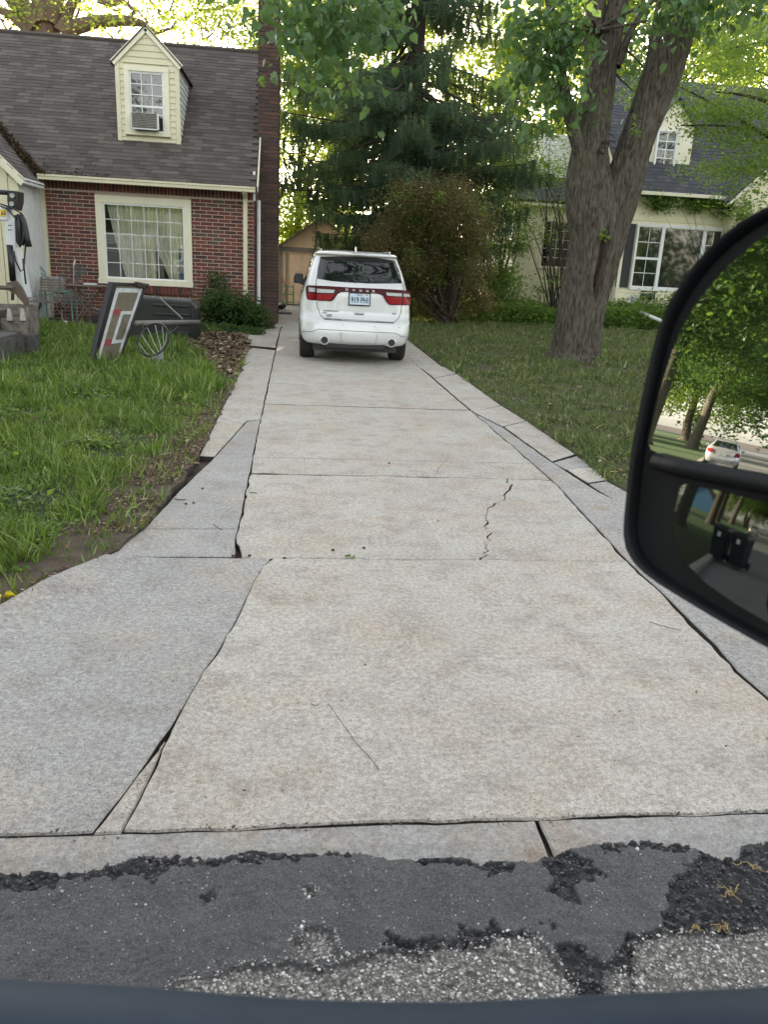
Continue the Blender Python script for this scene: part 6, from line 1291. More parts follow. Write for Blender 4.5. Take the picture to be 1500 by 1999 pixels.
q = [L3(*p, ky) for p in ((-40, 622), (55, 620), (54, 650), (-40, 655))]; b.prism(q, (0, .06, 0)); b.prism([L3(54, 600, ky + .05), L3(76, 612, ky + .4), L3(75, 652, ky + .3), L3(54, 652, ky)], (-.03, 0, 0)); b.prism([L3(-40, 592, ky + .5), L3(68, 594, ky + .5), L3(75, 640, ky + .45), L3(-40, 645, ky + .45)], (0, .05, 0)); b.prism([L3(-40, 650, ky), L3(55, 650, ky), L3(74, 652, ky + .45), L3(-40, 652, ky + .45)], (0, 0, -.04)); b.build('bucket', bw, LO, bevel=.01)
for x in (-18, 18, 44): b = MB(); b.prism([L3(x - 5, 602, ky - .02), L3(x + 1, 604, ky - .02), L3(x + 6, 626, ky - .05), L3(x - 6, 626, ky - .05)], (0, .06, 0)); b.build('tooth', M('worn_steel', (.42, .40, .36), .5, (.30, .27, .23), 9, metal=.3), LO)
b = MB(); q = [L3(*p, ky + .2) for p in ((12, 552), (30, 548), (40, 560), (55, 590), (48, 596), (30, 575), (14, 566))]; b.prism(q, (0, .08, 0)); b.tube([L3(-40, 560, ky + .1), L3(25, 562, ky + .1)], .035, 7); b.build('linkage', M('rust_steel', (.12, .09, .07), .6), LO)
b = MB(); q = [L3(*p, 12.9) for p in ((-40, 656), (73, 652), (74, 690), (66, 694), (-40, 690))]; b.prism(q, (0, .08, 0)); b.build('dozer_blade', mg, LO, bevel=.01)
def track(cx, cy, L_, h, w_, name='track'):
    T_ = thing(name, None, None, np.array((cx, cy, 0)) - np.array(wloc(LO))); T_.parent = LO; b = MB(); r_ = h / 2; pts = []
    for i in range(12): a = math.pi * (-.5 + i / 11); pts.append((L_ / 2 - r_ + r_ * math.cos(a), r_ + r_ * math.sin(a)))
    for i in range(12): a = math.pi * (.5 + i / 11); pts.append((-L_ / 2 + r_ + r_ * math.cos(a), r_ + r_ * math.sin(a)))
    q = [(cx - w_ / 2, cy - x, z) for x, z in pts]; b.prism(q, (w_, 0, 0)); b.build('track_belt', rub, T_, bevel=.015)
    for i in range(26):
        b = MB()
        t_ = i / 26; s_ = t_ * len(pts); k = int(s_) % len(pts); f_ = s_ - int(s_); a, c = pts[k], pts[(k + 1) % len(pts)]; x, z = a[0] + (c[0] - a[0]) * f_, a[1] + (c[1] - a[1]) * f_
        b.box((cx, cy - x, z), (w_, .035, .035)); b.build('track_lug', rub, T_)
    b = MB(); b.prism([(cx + w_ / 2, cy - x * .8, .06 + z * .72) for x, z in pts], (.02, 0, 0)); b.build('side_plate', mg, T_)
track(-4.22, 11.95, 1.5, .42, .26); track(-5.4, 12.0, 1.5, .42, .26)
b = MB(); b.bb(-5.4, -4.5, 12.4, 13.6, .3, .7); b.build('undercarriage', mg, LO, bevel=.03); b = MB(); b.bb(-6.3, -5.15, 12.2, 13.9, .75, 1.9); b.bb(-6.2, -5.25, 12.3, 13.2, 1.9, 2.2); b.build('engine_house', wm, LO, bevel=.06)

# ---- fallen basketball hoop
HP = thing('basketball_hoop', 'fallen portable basketball hoop with weathered backboard, white net and black base on the left lawn', 'basketball hoop', (-2.6, 13.2, 0))
BL_, BR_ = G(172, 722), G(231, 712); TL_ = PY(216, 550, 12.35); n_b = np.cross(BR_ - BL_, TL_ - BL_); d_ = ray(287, 553); TR_ = d_ * (((BL_ - [0, 0, CAM_H]) @ n_b) / (d_ @ n_b)) + [0, 0, CAM_H]
e1 = BR_ - BL_; e2 = TL_ - BL_; nb_ = nrm(np.cross(e1, e2)); nb_ = nb_ if nb_[1] < 0 else -nb_
def bp(u, v, off=0): a = BL_ + (BR_ - BL_) * u; c = TL_ + (TR_ - TL_) * u; return a + (c - a) * v + nb_ * off
def strip(b, u0, u1, v0, v1, o0, o1):
    q = [bp(u0, v0, o0), bp(u1, v0, o0), bp(u1, v1, o0), bp(u0, v1, o0)]; b.prism(q, nb_ * (o1 - o0))
b = MB(); strip(b, .05, .95, .03, .97, -.02, .0); b.build('board', blackboard, HP)
b = MB(); strip(b, 0, .16, 0, 1, -.05, .02); strip(b, .93, 1.0, 0, 1, -.05, .02); strip(b, .16, .93, .955, 1, -.05, .02); strip(b, .16, .93, 0, .02, -.05, .02); b.build('board_frame', black_metal, HP, bevel=.01)
wl_ = M('worn_white_line', (.58, .60, .62), .6, (.42, .43, .42), 14); rl = M('faded_red', (.30, .05, .06), .6, (.20, .04, .045), 10)
b = MB(); strip(b, .18, .27, .02, .93, .001, .004); strip(b, .84, .92, .02, .93, .001, .004); strip(b, .27, .84, .88, .93, .001, .004); strip(b, .27, .84, .02, .06, .001, .004)
strip(b, .55, .84, .615, .655, .001, .0045); strip(b, .55, .84, .27, .31, .001, .0045); strip(b, .50, .59, .27, .655, .0012, .005); b.build('court_lines', wl_, HP)
for q in ((.27, .52, .61, .68, .001, .004), (.27, .50, .255, .33, .001, .004)): b = MB(); strip(b, *q); b.build('red_mark', rl, HP)
b = MB(); b.prism([PY(x, y, 12.9) for x, y in ((262, 550), (287, 555), (284, 562), (260, 557))], (0, .2, 0)); b.build('top_bracket', black_metal, HP)
rc = PY(299, 663, 12.3); ax1 = nrm(PY(303, 625, 12.6) - PY(296, 701, 12.0)); ax2 = nrm(PY(330, 660, 12.25) - PY(270, 668, 12.3)); ax2 = nrm(ax2 - ax1 * (ax1 @ ax2)); ra, rb_ = .325, .235
circ = [rc + ax1 * ra * math.cos(t_) + ax2 * rb_ * math.sin(t_) for t_ in np.linspace(0, 2 * math.pi, 36, endpoint=False)]
b = MB(); b.tube(circ, .015, 7, closed=True); b.prism([PY(x, y, 12.5) for x, y in ((257, 640), (276, 632), (278, 652), (256, 655))], (0, .15, 0)); b.build('rim', black_metal, HP, smooth=False)
ax3 = nrm(np.cross(ax1, ax2)); dn = nrm(np.array([.05, .25, -1.])); b = MB(); rn = random.Random(5); low = [rc + np.array([.0 + .06 * math.sin(k * 2), .1, -.36]) + ax1 * .03 * math.cos(k * 1.05) + ax2 * .10 * math.sin(k * 1.05) for k in range(12)]
low = [rc + dn * .30 + ax2 * (.11 * math.cos(k * .5236)) + np.array([0, .08 * math.sin(k * .5236), 0]) for k in range(12)]
low = [np.array([p[0], p[1], max(p[2], .05)]) for p in low]
for k in range(12):
    a = circ[3 * k]; c = low[k]; m_ = (a + c) / 2 + np.array([rn.uniform(-.03, .03), rn.uniform(-.03, .03), -.04]); c2 = low[(k + 1) % 12]; m2 = (a + c2) / 2
    b.tube([a, m_, c], .006, 5); b.tube([m_, (m_ + low[(k + 1) % 12]) / 2 + [0, 0, -.02], c2], .006, 5)
for f_ in (.85, 1.0):
    pts = [circ[3 * k] + (low[k] - circ[3 * k]) * f_ for k in range(12)]
    if f_ > .4: b.tube(pts, .006, 5, closed=True)
for _ in range(16):
    p = low[rn.randrange(12)]; b.tube([p, p + np.array([rn.uniform(-.08, .08), rn.uniform(-.1, .05), -.03]), np.array([p[0] + rn.uniform(-.15, .15), p[1] + rn.uniform(-.2, .1), .04])], .0065, 5)
b.build('net', M('net_white', (.40, .41, .40), .7, (.28, .29, .28), 20), HP)
b = MB(); b.tube([PY(262, 631, 12.95), PY(320, 630, 14.0), PY(388, 629, 15.4)], .042, 10); b.build('pole', M('dull_grey_metal', (.20, .195, .18), .65, (.13, .125, .115), 14), HP, smooth=True)
b = MB(); b.tube([PY(310, 580, 15.6), PY(356, 622, 15.0)], .014, 6); b.tube([PY(356, 622, 15.0), PY(345, 640, 15.2), PY(325, 655, 15.6)], .01, 6); b.build('strut', MATS['dull_grey_metal'], HP)
# blow-moulded base tank lying on its side
tx0, tx1 = PY(283, 620, 16.1)[0], PY(386, 640, 16.1)[0]; tz = PY(380, 585, 16.1)[2]
b = MB(); nx_, nz_ = 26, 14; V = []; F = []
prof = [(tx0 - .5, .9), (tx0, 1.0), (tx1 - .25, 1.0), (tx1 - .06, .97), (tx1, .82)]
b.prism([(tx0 - .5, 16.1, .02), (tx1 - .08, 16.1, .02), (tx1, 16.1, .12), (tx1, 16.1, tz - .16), (tx1 - .1, 16.1, tz - .02), (tx0 - .45, 16.1, tz + .03)], (0, .55, 0)); base_ = b.build('base_tank', M('black_poly', (.010, .013, .012), .38, (.018, .02, .02), 5), HP, bevel=.045)
b = MB()
for k, z_ in enumerate((.15, .32, .49, .66)): b.prism([(tx0 + .15, 16.07, z_), (tx1 - .14, 16.07, z_ - .0), (tx1 - .14, 16.07, z_ + .05), (tx0 + .15, 16.07, z_ + .05)], (0, .05, 0))
b.box((tx1 - .08, 16.07, .42), (.05, .06, .6)); b.build('moulded_rib', MATS['black_poly'], base_, bevel=.012)
b = MB(); 
for k in range(4): b.tube([PY(178 + 6 * k, 600 + 3 * k, 15.5), PY(205 + 3 * k, 612 + 2 * k, 15.2), PY(215, 622 - 3 * k, 15.0)], .018, 6)
b.prism([PY(x, y, 15.6) for x, y in ((176, 615), (200, 612), (204, 632), (180, 632))], (0, .2, 0)); b.build('lift_arm', dark, HP)

# ---- garden furniture at the brick wall
FY = 19.0
def F3(x, y, Y=FY): return PY(x, y, Y)
CH = thing('slatted_chair', 'brown slatted folding wooden chair in front of the teal bench', 'chair', (*F3(98, 620, 18.4)[:2], 0)); cy = 18.4
for k in range(5): b = MB(); z_ = F3(98, 546 + k * 5.2, cy)[2]; b.bb(F3(80, 550, cy)[0], F3(115, 550, cy)[0], cy, cy + .02, z_ - .02, z_ + .015); b.build('back_slat', wood_old, CH)
b = MB()
for x in (79, 116): b.beam(F3(x, 541, cy), F3(x, 600, cy), .035, .03); 
b.build('back_post', wood_old, CH)
for x0, x1 in ((80, 66), (117, 122)):
    for s in (0, 1): b = MB(); a_, c_ = (F3(x0, 585, cy + .02), F3(x1, 622, cy - .3)) if s else (F3(x0, 588, cy - .3), F3(x1 - 2, 616, cy + .25)); c_[2] = 0; b.beam(a_, c_, .03, .025); b.build('leg', wood_old, CH)
zs = F3(98, 588, cy)[2]
for k in range(6): b = MB(); b.bb(F3(68, 588, cy)[0], F3(117, 588, cy)[0], cy - .38 + k * .065, cy - .33 + k * .065, zs - .01, zs + .01); b.build('seat_slat', wood_old, CH)
TB = thing('garden_table', 'round brown folding table under the picture window', 'table', (*F3(168, 610, 18.9)[:2], 0)); ty = 18.9; tc = F3(168, 557, ty); tr_ = (F3(211, 557, ty)[0] - F3(125, 557, ty)[0]) / 2
b = MB(); b.lathe([(tr_ - .02, -.02), (tr_, -.01), (tr_, .008), (tr_ - .02, .015)], tc, (0, 0, 1), 28); b.build('tabletop', wood_old, TB)
for s in (-1, 1):
    for d_ in (-.22, .22): b = MB(); b.beam((tc[0] - s * tr_ * .6, tc[1] + d_, tc[2] - .02), (tc[0] + s * tr_ * .6, tc[1] + d_, 0.0), .04, .025); b.build('leg', wood_old, TB)
for s in (-1, 1): b = MB(); b.beam((tc[0] + s * tr_ * .57, tc[1] - .22, .06), (tc[0] + s * tr_ * .57, tc[1] + .22, .06), .03, .02); b.build('stretcher', wood_old, TB)
teal = M('teal_paint', (.14, .34, .29), .5, (.10, .22, .19), 8)
TBn = thing('teal_bench', 'teal metal bench with fan-shaped wirework below the seat, behind the wooden chair', 'bench', (*F3(118, 610, 19.3)[:2], 0)); byy = 19.3
b = MB(); z_ = F3(110, 568, byy)[2]; b.bb(F3(80, 568, byy)[0], F3(143, 568, byy)[0], byy - .2, byy + .25, z_ - .02, z_ + .015); b.build('seat', teal, TBn, bevel=.01)
b = MB()
for cx_ in (102, 136):
    c = F3(cx_, 572, byy - .2)
    for k in range(13): a = math.pi * (1.08 + .84 * k / 12); l_ = .36; e_ = c + np.array([math.cos(a) * l_ * 1.05, 0, math.sin(a) * l_]); b.tube([c, (c + e_) / 2 + [.015, 0, 0], e_], .006, 4)
b.build('fan_wire', M('grey_wire', (.33, .35, .34), .5), TBn)
for x in (82, 142):
    for d_ in (-.18, .22): b = MB(); p = F3(x, 568, byy); b.beam((p[0], byy + d_, z_), (p[0], byy + d_, 0), .03, .03); b.build('leg', teal, TBn)
def loops(name, label, spec, Y, mat, r_=.009, cat='chair', grp=None):
    b = MB(); ps = []
    for cx_, cy_, rx, ry, rot in spec:
        pts = [F3(cx_ + rx * math.cos(t_) * math.cos(rot) - ry * math.sin(t_) * math.sin(rot), cy_ + rx * math.cos(t_) * math.sin(rot) + ry * math.sin(t_) * math.cos(rot), Y) + [0, .03 * math.cos(t_), 0] for t_ in np.linspace(0, 6.283, 18, endpoint=False)]; b.tube(pts, r_, 5, closed=True); ps += pts
    m_ = np.mean(ps, 0); R_ = thing(name, label, cat, (m_[0], Y, 0), grp); b.build('wire_back', mat, R_)
    x0, x1 = min(p[0] for p in ps), max(p[0] for p in ps); zs_ = F3(100, 575, Y)[2]; b = MB(); b.lathe([(.2, -.01), (.21, 0), (.2, .01)], ((x0 + x1) / 2, Y - .15, zs_), (0, 0, 1), 16); b.build('seat', mat, R_)
    for sx_ in (-1, 1):
        for sy_ in (-.3, .1): b = MB(); b.beam(((x0 + x1) / 2 + sx_ * .17, Y + sy_, zs_), ((x0 + x1) / 2 + sx_ * .2, Y + sy_, 0), .018, .018); b.build('leg', mat, R_)
    b = MB()
    for sx_ in (-1, 1): b.tube([((x0 + x1) / 2 + sx_ * .17, Y + .05, zs_), (m_[0] + sx_ * .12, Y + .02, min(p[2] for p in ps) + .03)], .009, 5)
    b.build('back_support', mat, R_); return R_
loops('wire_chair', 'dark wirework garden chair with butterfly-wing back between tub and table', [(140, 535, 20, 13, -.6), (142, 536, 16, 9, -.6), (144, 534, 12, 6, -.6), (152, 526, 15, 8, .2), (154, 527, 11, 5, .2), (158, 537, 8, 11, .3), (148, 541, 6, 10, .5)], 19.7, M('dark_wire', (.10, .105, .10), .5))
loops('wire_chair', 'teal wirework chair with looped back against the white board wall', [(76, 528, 17, 7, .85), (78, 528, 13, 5, .85), (80, 529, 10, 3, .85)], 19.9, teal, .008)
TU = F3(110, 554, 19.35); b = MB(); b.lathe([(.17, -.17), (.175, -.16), (.205, .14), (.215, .15), (.20, .15), (.165, -.14)], TU, (0, 0, 1), 20); tag(b.build('metal_tub', galv, smooth=False), 'galvanised tub standing on the teal bench', 'tub')
b = MB(); p = F3(145, 512, 19.2); b.lathe([(.018, -.07), (.02, .0), (.018, .03), (.008, .05), (.008, .07)], p, (.3, 0, 1), 10); b.tube([p + [-.02, 0, -.07], (p[0] - .05, p[1], tc[2])], .006, 5); tag(b.build('garden_torch', M('pink_white', (.70, .55, .52), .5)), 'pinkish garden torch sticking up beside the table', 'torch')
b = MB(); p = tc + [-.12, 0, .02]; b.lathe([(.05, 0), (.07, .03), (.06, .08), (.03, .09)], p, (0, 0, 1), 12); tag(b.build('flower_pot', M('brown_pot', (.16, .08, .06), .6)), 'little brown pot on the garden table', 'pot')
b = MB(); p = tc + [.1, -.05, .02]; b.box(p + [0, 0, .015], (.28, .14, .02), Matrix.Rotation(.2, 3, 'Z')); tag(b.build('folded_paper', white_p), 'white folded paper lying on the garden table', 'paper')
b = MB(); p = F3(126, 603, 18.3); b.lathe([(.05, 0), (.06, .04), (.04, .09), (.02, .11)], (p[0], p[1], .02), (0, 0, 1), 10); tag(b.build('white_jar', white_p), 'small white jar on the ground by the wooden chair', 'jar')
# ---- things by the garage
RK = thing('green_rack', 'green metal garden rack leaning at the garage door', 'rack', (*PY(562, 596, 30.4)[:2], 0)); grn = M('green_metal', (.08, .28, .15), .5)
b = MB()
for x in (561, 573): b.beam(PY(x, 556, 30.6), (PY(x, 596, 30.4)[0], 30.4, 0), .05, .03)
for y in (560, 575, 590): b.beam(PY(550, y, 30.5), PY(573, y, 30.5), .03, .03)
b.build('frame', grn, RK)
b = MB(); b.beam(PY(548, 535, 30.9), PY(557, 560, 30.6), .03, .03); b.beam(PY(551, 596, 30.6), PY(559, 561, 30.8), .03, .03); o_ = b.build('garden_tool', M('red_handle', (.30, .08, .05), .6)); tag(o_, 'red-handled garden tools leaning against the garage door', 'tools')
b = MB(); rn = random.Random(9)
for k in range(7): c = G(546 + rn.uniform(-6, 10), 603 + rn.uniform(-3, 3)); b.lathe([(.02, -.06), (.13, 0), (.12, .08), (.04, .13)], c + [0, 0, .07], (rn.uniform(-.4, .4), rn.uniform(-.4, .4), 1), 9)
tag(b.build('black_bag', M('black_bag', (.012, .012, .013), .5), bevel=.01), 'crumpled black bag on the drive by the chimney', 'bag')
b = MB(); c = G(549, 612); b.lathe([(.34, 0), (.36, .02), (.30, .05), (.1, .06)], c, (0, 0, 1), 14); tag(b.build('rubber_mat', M('mat_grey', (.06, .06, .065), .8)), 'dark rubber mat lying behind the chimney', 'mat')
# ---- small things on the concrete
def weed(label, x, y, n, s, mat, seed):
    c = G(x, y); r = np.random.default_rng(seed); P = c + r.normal(0, s * .35, (n, 3)) * [1, 1, .25] + [0, 0, s * .25]; P[:, 2] = np.abs(P[:, 2]); A, B, C = frames(n, r, -.4); tag(inst('weed', LEAF[0], LEAF[1], P, A, B, C, s * r.uniform(.5, 1.1, n), mat), label, 'weed')
weed('small weed sprouting from the driveway joint', 683, 1088, 13, .03, lf_m, 1)
weed('broad-leaved weed at the lower left lawn corner', 35, 1120, 60, .045, lf_m, 2); weed('weed clump by the slab edge near the lawn corner', 120, 1150, 40, .035, lf_m, 3); weed('low weed at the very left end of the slab edge', 25, 1195, 30, .04, lf_m, 4)
weed('clover weed between grass and right slabs', 1170, 900, 50, .05, lf_m, 5)
c = G(12, 1195); A, B, C = frames(3, np.random.default_rng(3), 0); tag(inst('yellow_leaf', HEART[0], HEART[1], np.array([c + [0, 0, .09], c + [.02, 0, .085], c + [-.03, .01, .08]]), A, B, C, np.array([.05, .04, .04]), M('yellow_leaf', (.75, .60, .03), .5)), 'bright yellow fallen leaf at the lower left lawn corner', 'leaf')
tw_ = M('twig_brown', (.05, .04, .03), .9)
for lab, pts, rr_ in (('short twig on the grey slab by the dirt strip', [(340, 975), (352, 977), (363, 977)], .003), ('thin curved twig on the grey left slab', [(417, 1025), (426, 1032), (434, 1036)], .0025), ('short twig on the slab beside the left joint', [(487, 963), (502, 964)], .003), ('thin twig in the middle of the near slab', [(607, 1376), (615, 1380), (622, 1378)], .0015)):
    b = MB(); b.tube([G(x, y) + [0, 0, .006] for x, y in pts], rr_, 5); tag(b.build('twig', tw_), lab, 'twig', 'twigs on the driveway')
straw = M('dry_root', (.50, .36, .15), .8); rn = random.Random(12)
for lab, x, y, s in (('yellow dry rootlet on the dark tar near the kerb', 1462, 1690, .05), ('longest dry yellow rootlet on the dark tar', 1422, 1750, .06), ('dry rootlet tangle at the edge of the gravel', 1415, 1815, .05), ('small dry rootlets left of the tangle on the gravel edge', 1360, 1818, .03)):
    b = MB()
    for k in range(5):
        p = G(x, y) + [rn.uniform(-s, s) * .3, rn.uniform(-s, s) * .2, .012]; pts = [p]
        for j in range(5): pts.append(pts[-1] + np.array([rn.uniform(-s, s) * .3, rn.uniform(-s, s) * .3 - .002, rn.uniform(-.004, .005)]))
        b.tube(pts, .0011, 4)
    tag(b.build('dry_root', straw), lab, 'root', 'dry roots on the street')
crumbs = [(395, 955), (363, 985), (378, 983), (711, 1071), (650, 1075), (455, 1087), (487, 1086), (556, 1091), (760, 905)]
clab = ['dark dirt clod on the grey slab, nearest the dirt strip', 'left one of two dirt clods close together on the grey slab', 'right one of two dirt clods close together on the grey slab', 'dark clod right of the weed in the slab joint', 'small dark clod left of the weed, just above the joint', 'clod at the foot of the wide left crack', 'clod just right of the foot of the left crack', 'clod between the left crack and the weed, on the joint', 'lone dark seed ball far up the middle slab']
for i, (x, y) in enumerate(crumbs):
    T_, F_ = stone_t(40 + i); c = G(x, y) + [0, 0, .006]; o_ = np_mesh('dirt_clod', T_ * .012 + c, np.array(F_), soil); tag(o_, clab[i], 'clod', 'dirt clods on the driveway')
# ================================================================== STREET BEHIND (seen in the mirrors and windows)
def copytree(root, loc, rot, label, sc=1):
    c = root.copy(); COL.objects.link(c); c.location = loc; c.rotation_euler = (0, 0, rot); c.scale = (sc, sc, sc); c['label'] = label
    for ch in list(root.children):
        d_ = ch.copy(); COL.objects.link(d_); d_.parent = c
    return c
ST_ = 'street trees seen in the mirror'
t0 = tree('shade tree by the kerb just left of the lawn, nearest of the mirrored row', (-13, 5.2, 0), 12, 6.9, (6.2, 5.2, 3.6), 150, 170, .17, lf_d, .42, 41, ST_, (.65, .65, .35), bark, hollow=.2, shift_=(0, -2.5))
copytree(t0, (-25, 5.5, 0), .3, 'second shade tree of the mirrored row, behind the nearest one', 1.1); copytree(t0, (-52, 6.0, 0), -.3, 'thick-trunked shade tree beyond the parked sedan in the mirror', 1.35); copytree(t0, (-38, 7, 0), .2, 'shade tree on the lawn beside the parked sedan in the mirror', 1.2)
t1 = tree('sunlit yellow-green tree across the street, nearest of the far kerb', (-46, -9.5, 0), 12, 6.5, (5.5, 5, 5), 110, 150, .2, lf_y, .35, 42, ST_, (.7, .7, .5), bark, hollow=.3)
copytree(t1, (-75, -8.5, 0), 1, 'sunlit tree farther along the opposite side of the street', 1.2)
for k, (x, y, s_) in enumerate(((-66, 3.5, 1.0), (-78, 9, 1.2), (-92, 4.5, 1.2), (-88, -9, 1.2), (-64, -10.5, 1.0))): copytree(t0 if k < 3 else t1, (x, y, 0), .2 * k, ['leafy shade tree behind the thick-trunked one in the mirror', 'leafy tree near the blue house in the mirror', 'leafy tree near the end of the mirrored lawn', 'sunlit tree beyond the dark parked vehicle in the mirror', 'sunlit tree across from the blue house in the mirror'][k], s_)
copytree(t1, (-100, 6, 0), 2, 'sunlit tree closing the far end of the street', 1.5); copytree(t1, (-100, 16, 0), 3, 'bright tree beyond the blue house', 1.3); copytree(t1, (-110, -12, 0), 5, 'bright tree at the far right end of the mirrored street', 1.5)
copytree(t0, (-16, -24, 0), .5, 'large tree in the yard across the street, left one', .9); copytree(t0, (9, -24, 0), 2.5, 'large tree straight across the street', .9); copytree(t0, (28, -24, 0), 3.5, 'large tree in the yard across the street, right one', .9)
for k, (x, y) in enumerate(((-22, -15), (-9, -17), (3, -15.5), (15, -17), (27, -15.5))): copytree(t1, (x, y, 0), k * 1.3, ['bushy sunlit tree across the street, far left one', 'bushy sunlit tree across the street, left one', 'bushy sunlit tree straight across the street', 'bushy sunlit tree across the street, right one', 'bushy sunlit tree across the street, far right one'][k], .55)
copytree(t1, (-30, 22, 0), 1.9, 'tree in the side yard left of the brick house', 1.1)
def cottage(label, x, y, rot, w_, d_, h_, wallm, roofm):
    R_ = thing('cottage', label, 'house', (0, 0, 0)); b = MB(); b.bb(-w_ / 2, w_ / 2, 0, d_, 0, h_); b.prism([(-w_ / 2, 0, h_), (-w_ / 2, d_, h_), (-w_ / 2, d_ / 2, h_ + d_ * .35)], (w_, 0, 0)); b.build('wall', wallm, R_)
    b = MB(); e_ = .3; b.prism([(-w_ / 2 - e_, -e_, h_ - .1), (w_ / 2 + e_, -e_, h_ - .1), (w_ / 2 + e_, d_ / 2, h_ + d_ * .35 + .12), (-w_ / 2 - e_, d_ / 2, h_ + d_ * .35 + .12)], (0, 0, .1)); b.prism([(-w_ / 2 - e_, d_ / 2, h_ + d_ * .35 + .12), (w_ / 2 + e_, d_ / 2, h_ + d_ * .35 + .12), (w_ / 2 + e_, d_ + e_, h_ - .1), (-w_ / 2 - e_, d_ + e_, h_ - .1)], (0, 0, .1)); b.build('roof', roofm, R_)
    for xx in (-w_ * .32, w_ * .05, w_ * .34): window(R_, xx - .7, xx + .7, 1.0, 2.3, -.02, .1, .04, 2, 2, white_p, glass_dark)
    b = MB(); b.bb(-w_ * .16, -w_ * .16 + .95, -.06, 0, .1, 2.15); b.build('door', dark, R_); b = MB(); b.bb(-w_ * .2, w_ * .0, -1.0, 0, 0, .12); b.build('step', c_main, R_)
    R_.location = (x, y, 0); R_.rotation_euler = (0, 0, rot)
blue_w = M('blue_siding', (.07, .20, .36), .6); tan_w = M('tan_wall', (.26, .20, .14), .7); wht_w = M('pale_wall', (.36, .36, .33), .6); rf_b = M('brown_roof', (.12, .09, .075), .9)
cottage('small blue house on the mirrored side of the street', -66, 13, 0, 11, 8, 3, blue_w, rf_b); cottage('tan house beyond the blue house in the mirror', -86, 14, 0, 12, 8, 3, tan_w, rf_b)
cottage('pale house across the street, left of the straight view back', -14, -30, math.pi, 12, 8, 3.2, wht_w, rf_b); cottage('tan house across the street, straight back', 6, -31, math.pi, 12, 8, 3.2, tan_w, rf_b); cottage('blue-grey house across the street, to the right', 26, -30, math.pi, 12, 8, 3.2, blue_w, rf_b)
cottage('pale house across the street far down in the mirror', -75, -26, math.pi, 12, 8, 3.2, wht_w, rf_b); cottage('pale house closing the end of the street', -134, -16, math.pi / 2, 12, 8, 3.0, wht_w, rf_b)
# ================================================================== PICKUP TRUCK with the photographer's window
TK = thing('pickup_truck', 'dark blue pickup truck door and towing mirror right in front of the viewer', 'truck', (0, .3, 0))
tb = M('truck_blue', (.016, .030, .048), .5, (.011, .021, .034), 5, spec=.15); tbl = M('truck_black', (.0035, .0042, .006), .5, (.005, .006, .008), 10, spec=.3)
SYo = .40; sill = [(-500, 1905), (-250, 1906), (0, 1913), (150, 1921), (300, 1930), (450, 1943), (600, 1953), (750, 1958), (900, 1958), (1050, 1951), (1200, 1943), (1350, 1936), (1500, 1928), (1750, 1915), (2100, 1900), (2500, 1890)]
S_ = [PY(x, y, SYo) for x, y in sill]
b = MB(); prof_ = [(-.26, -.10), (-.25, -.03), (-.22, -.016), (-.12, -.008), (-.03, -.002), (.0, .0), (.006, -.006), (.012, -.03), (.03, -.12), (.06, -.45), (.05, -.75)]
V = [(p[0], p[1] + dy, p[2] + dz) for p in S_ for dy, dz in prof_]; m_ = len(prof_); F = [(i * m_ + k, (i + 1) * m_ + k, (i + 1) * m_ + k + 1, i * m_ + k + 1) for i in range(len(S_) - 1) for k in range(m_ - 1)]
b.add(V, F); b.add([V[k] for k in range(m_)], [tuple(range(m_))]); b.add([V[-m_ + k] for k in range(m_)], [tuple(range(m_))[::-1]]); dr = b.build('door', tb, TK, smooth=True)
b = MB(); hy = .30; xr = S_[-1][0]; xl = S_[0][0]
b.bb(xl, xr, -.2, .26, .33, .42); b.build('running_board', tbl, TK)
b = MB(); b.bb(xr + .02, xr + 1.5, -1.5, .27, .85, 1.12); b.bb(xr + .02, xr + .35, .2, .29, .45, .85); b.bb(xr + 1.35, xr + 1.6, -1.5, .27, .45, 1.08); b.build('front_fender', tb, TK, bevel=.05)
b = MB(); b.beam((xr + .02, .18, 1.38), (xr - .5, .0, 2.0), .09, .08); b.beam((xr - .5, .0, 2.0), (xl - .2, .0, 2.02), .09, .08); b.build('window_frame', tb, TK, bevel=.02)
b = MB(); b.bb(xl - 2.4, xl - .02, .2, .27, .55, 1.33); b.bb(xl - 2.4, xl - .02, -1.7, -1.63, .55, 1.33); b.build('bed_side', tb, TK, bevel=.03)
for x_ in (xr + .85, xl - 1.2):
    Wt = thing('wheel', None, None, np.array((x_, .1, .4)) - np.array(wloc(TK))); Wt.parent = TK; b = MB(); b.lathe([(.25, -.12), (.38, -.12), (.4, -.08), (.4, .08), (.38, .12), (.25, .12)], (x_, .1, .4), (0, 1, 0), 28); b.build('tyre', tyre_m, Wt, smooth=True); b = MB(); b.lathe([(.25, -.1), (.24, .1), (.08, .13)], (x_, .1, .4), (0, 1, 0), 20); b.build('rim', chrome, Wt, smooth=True)
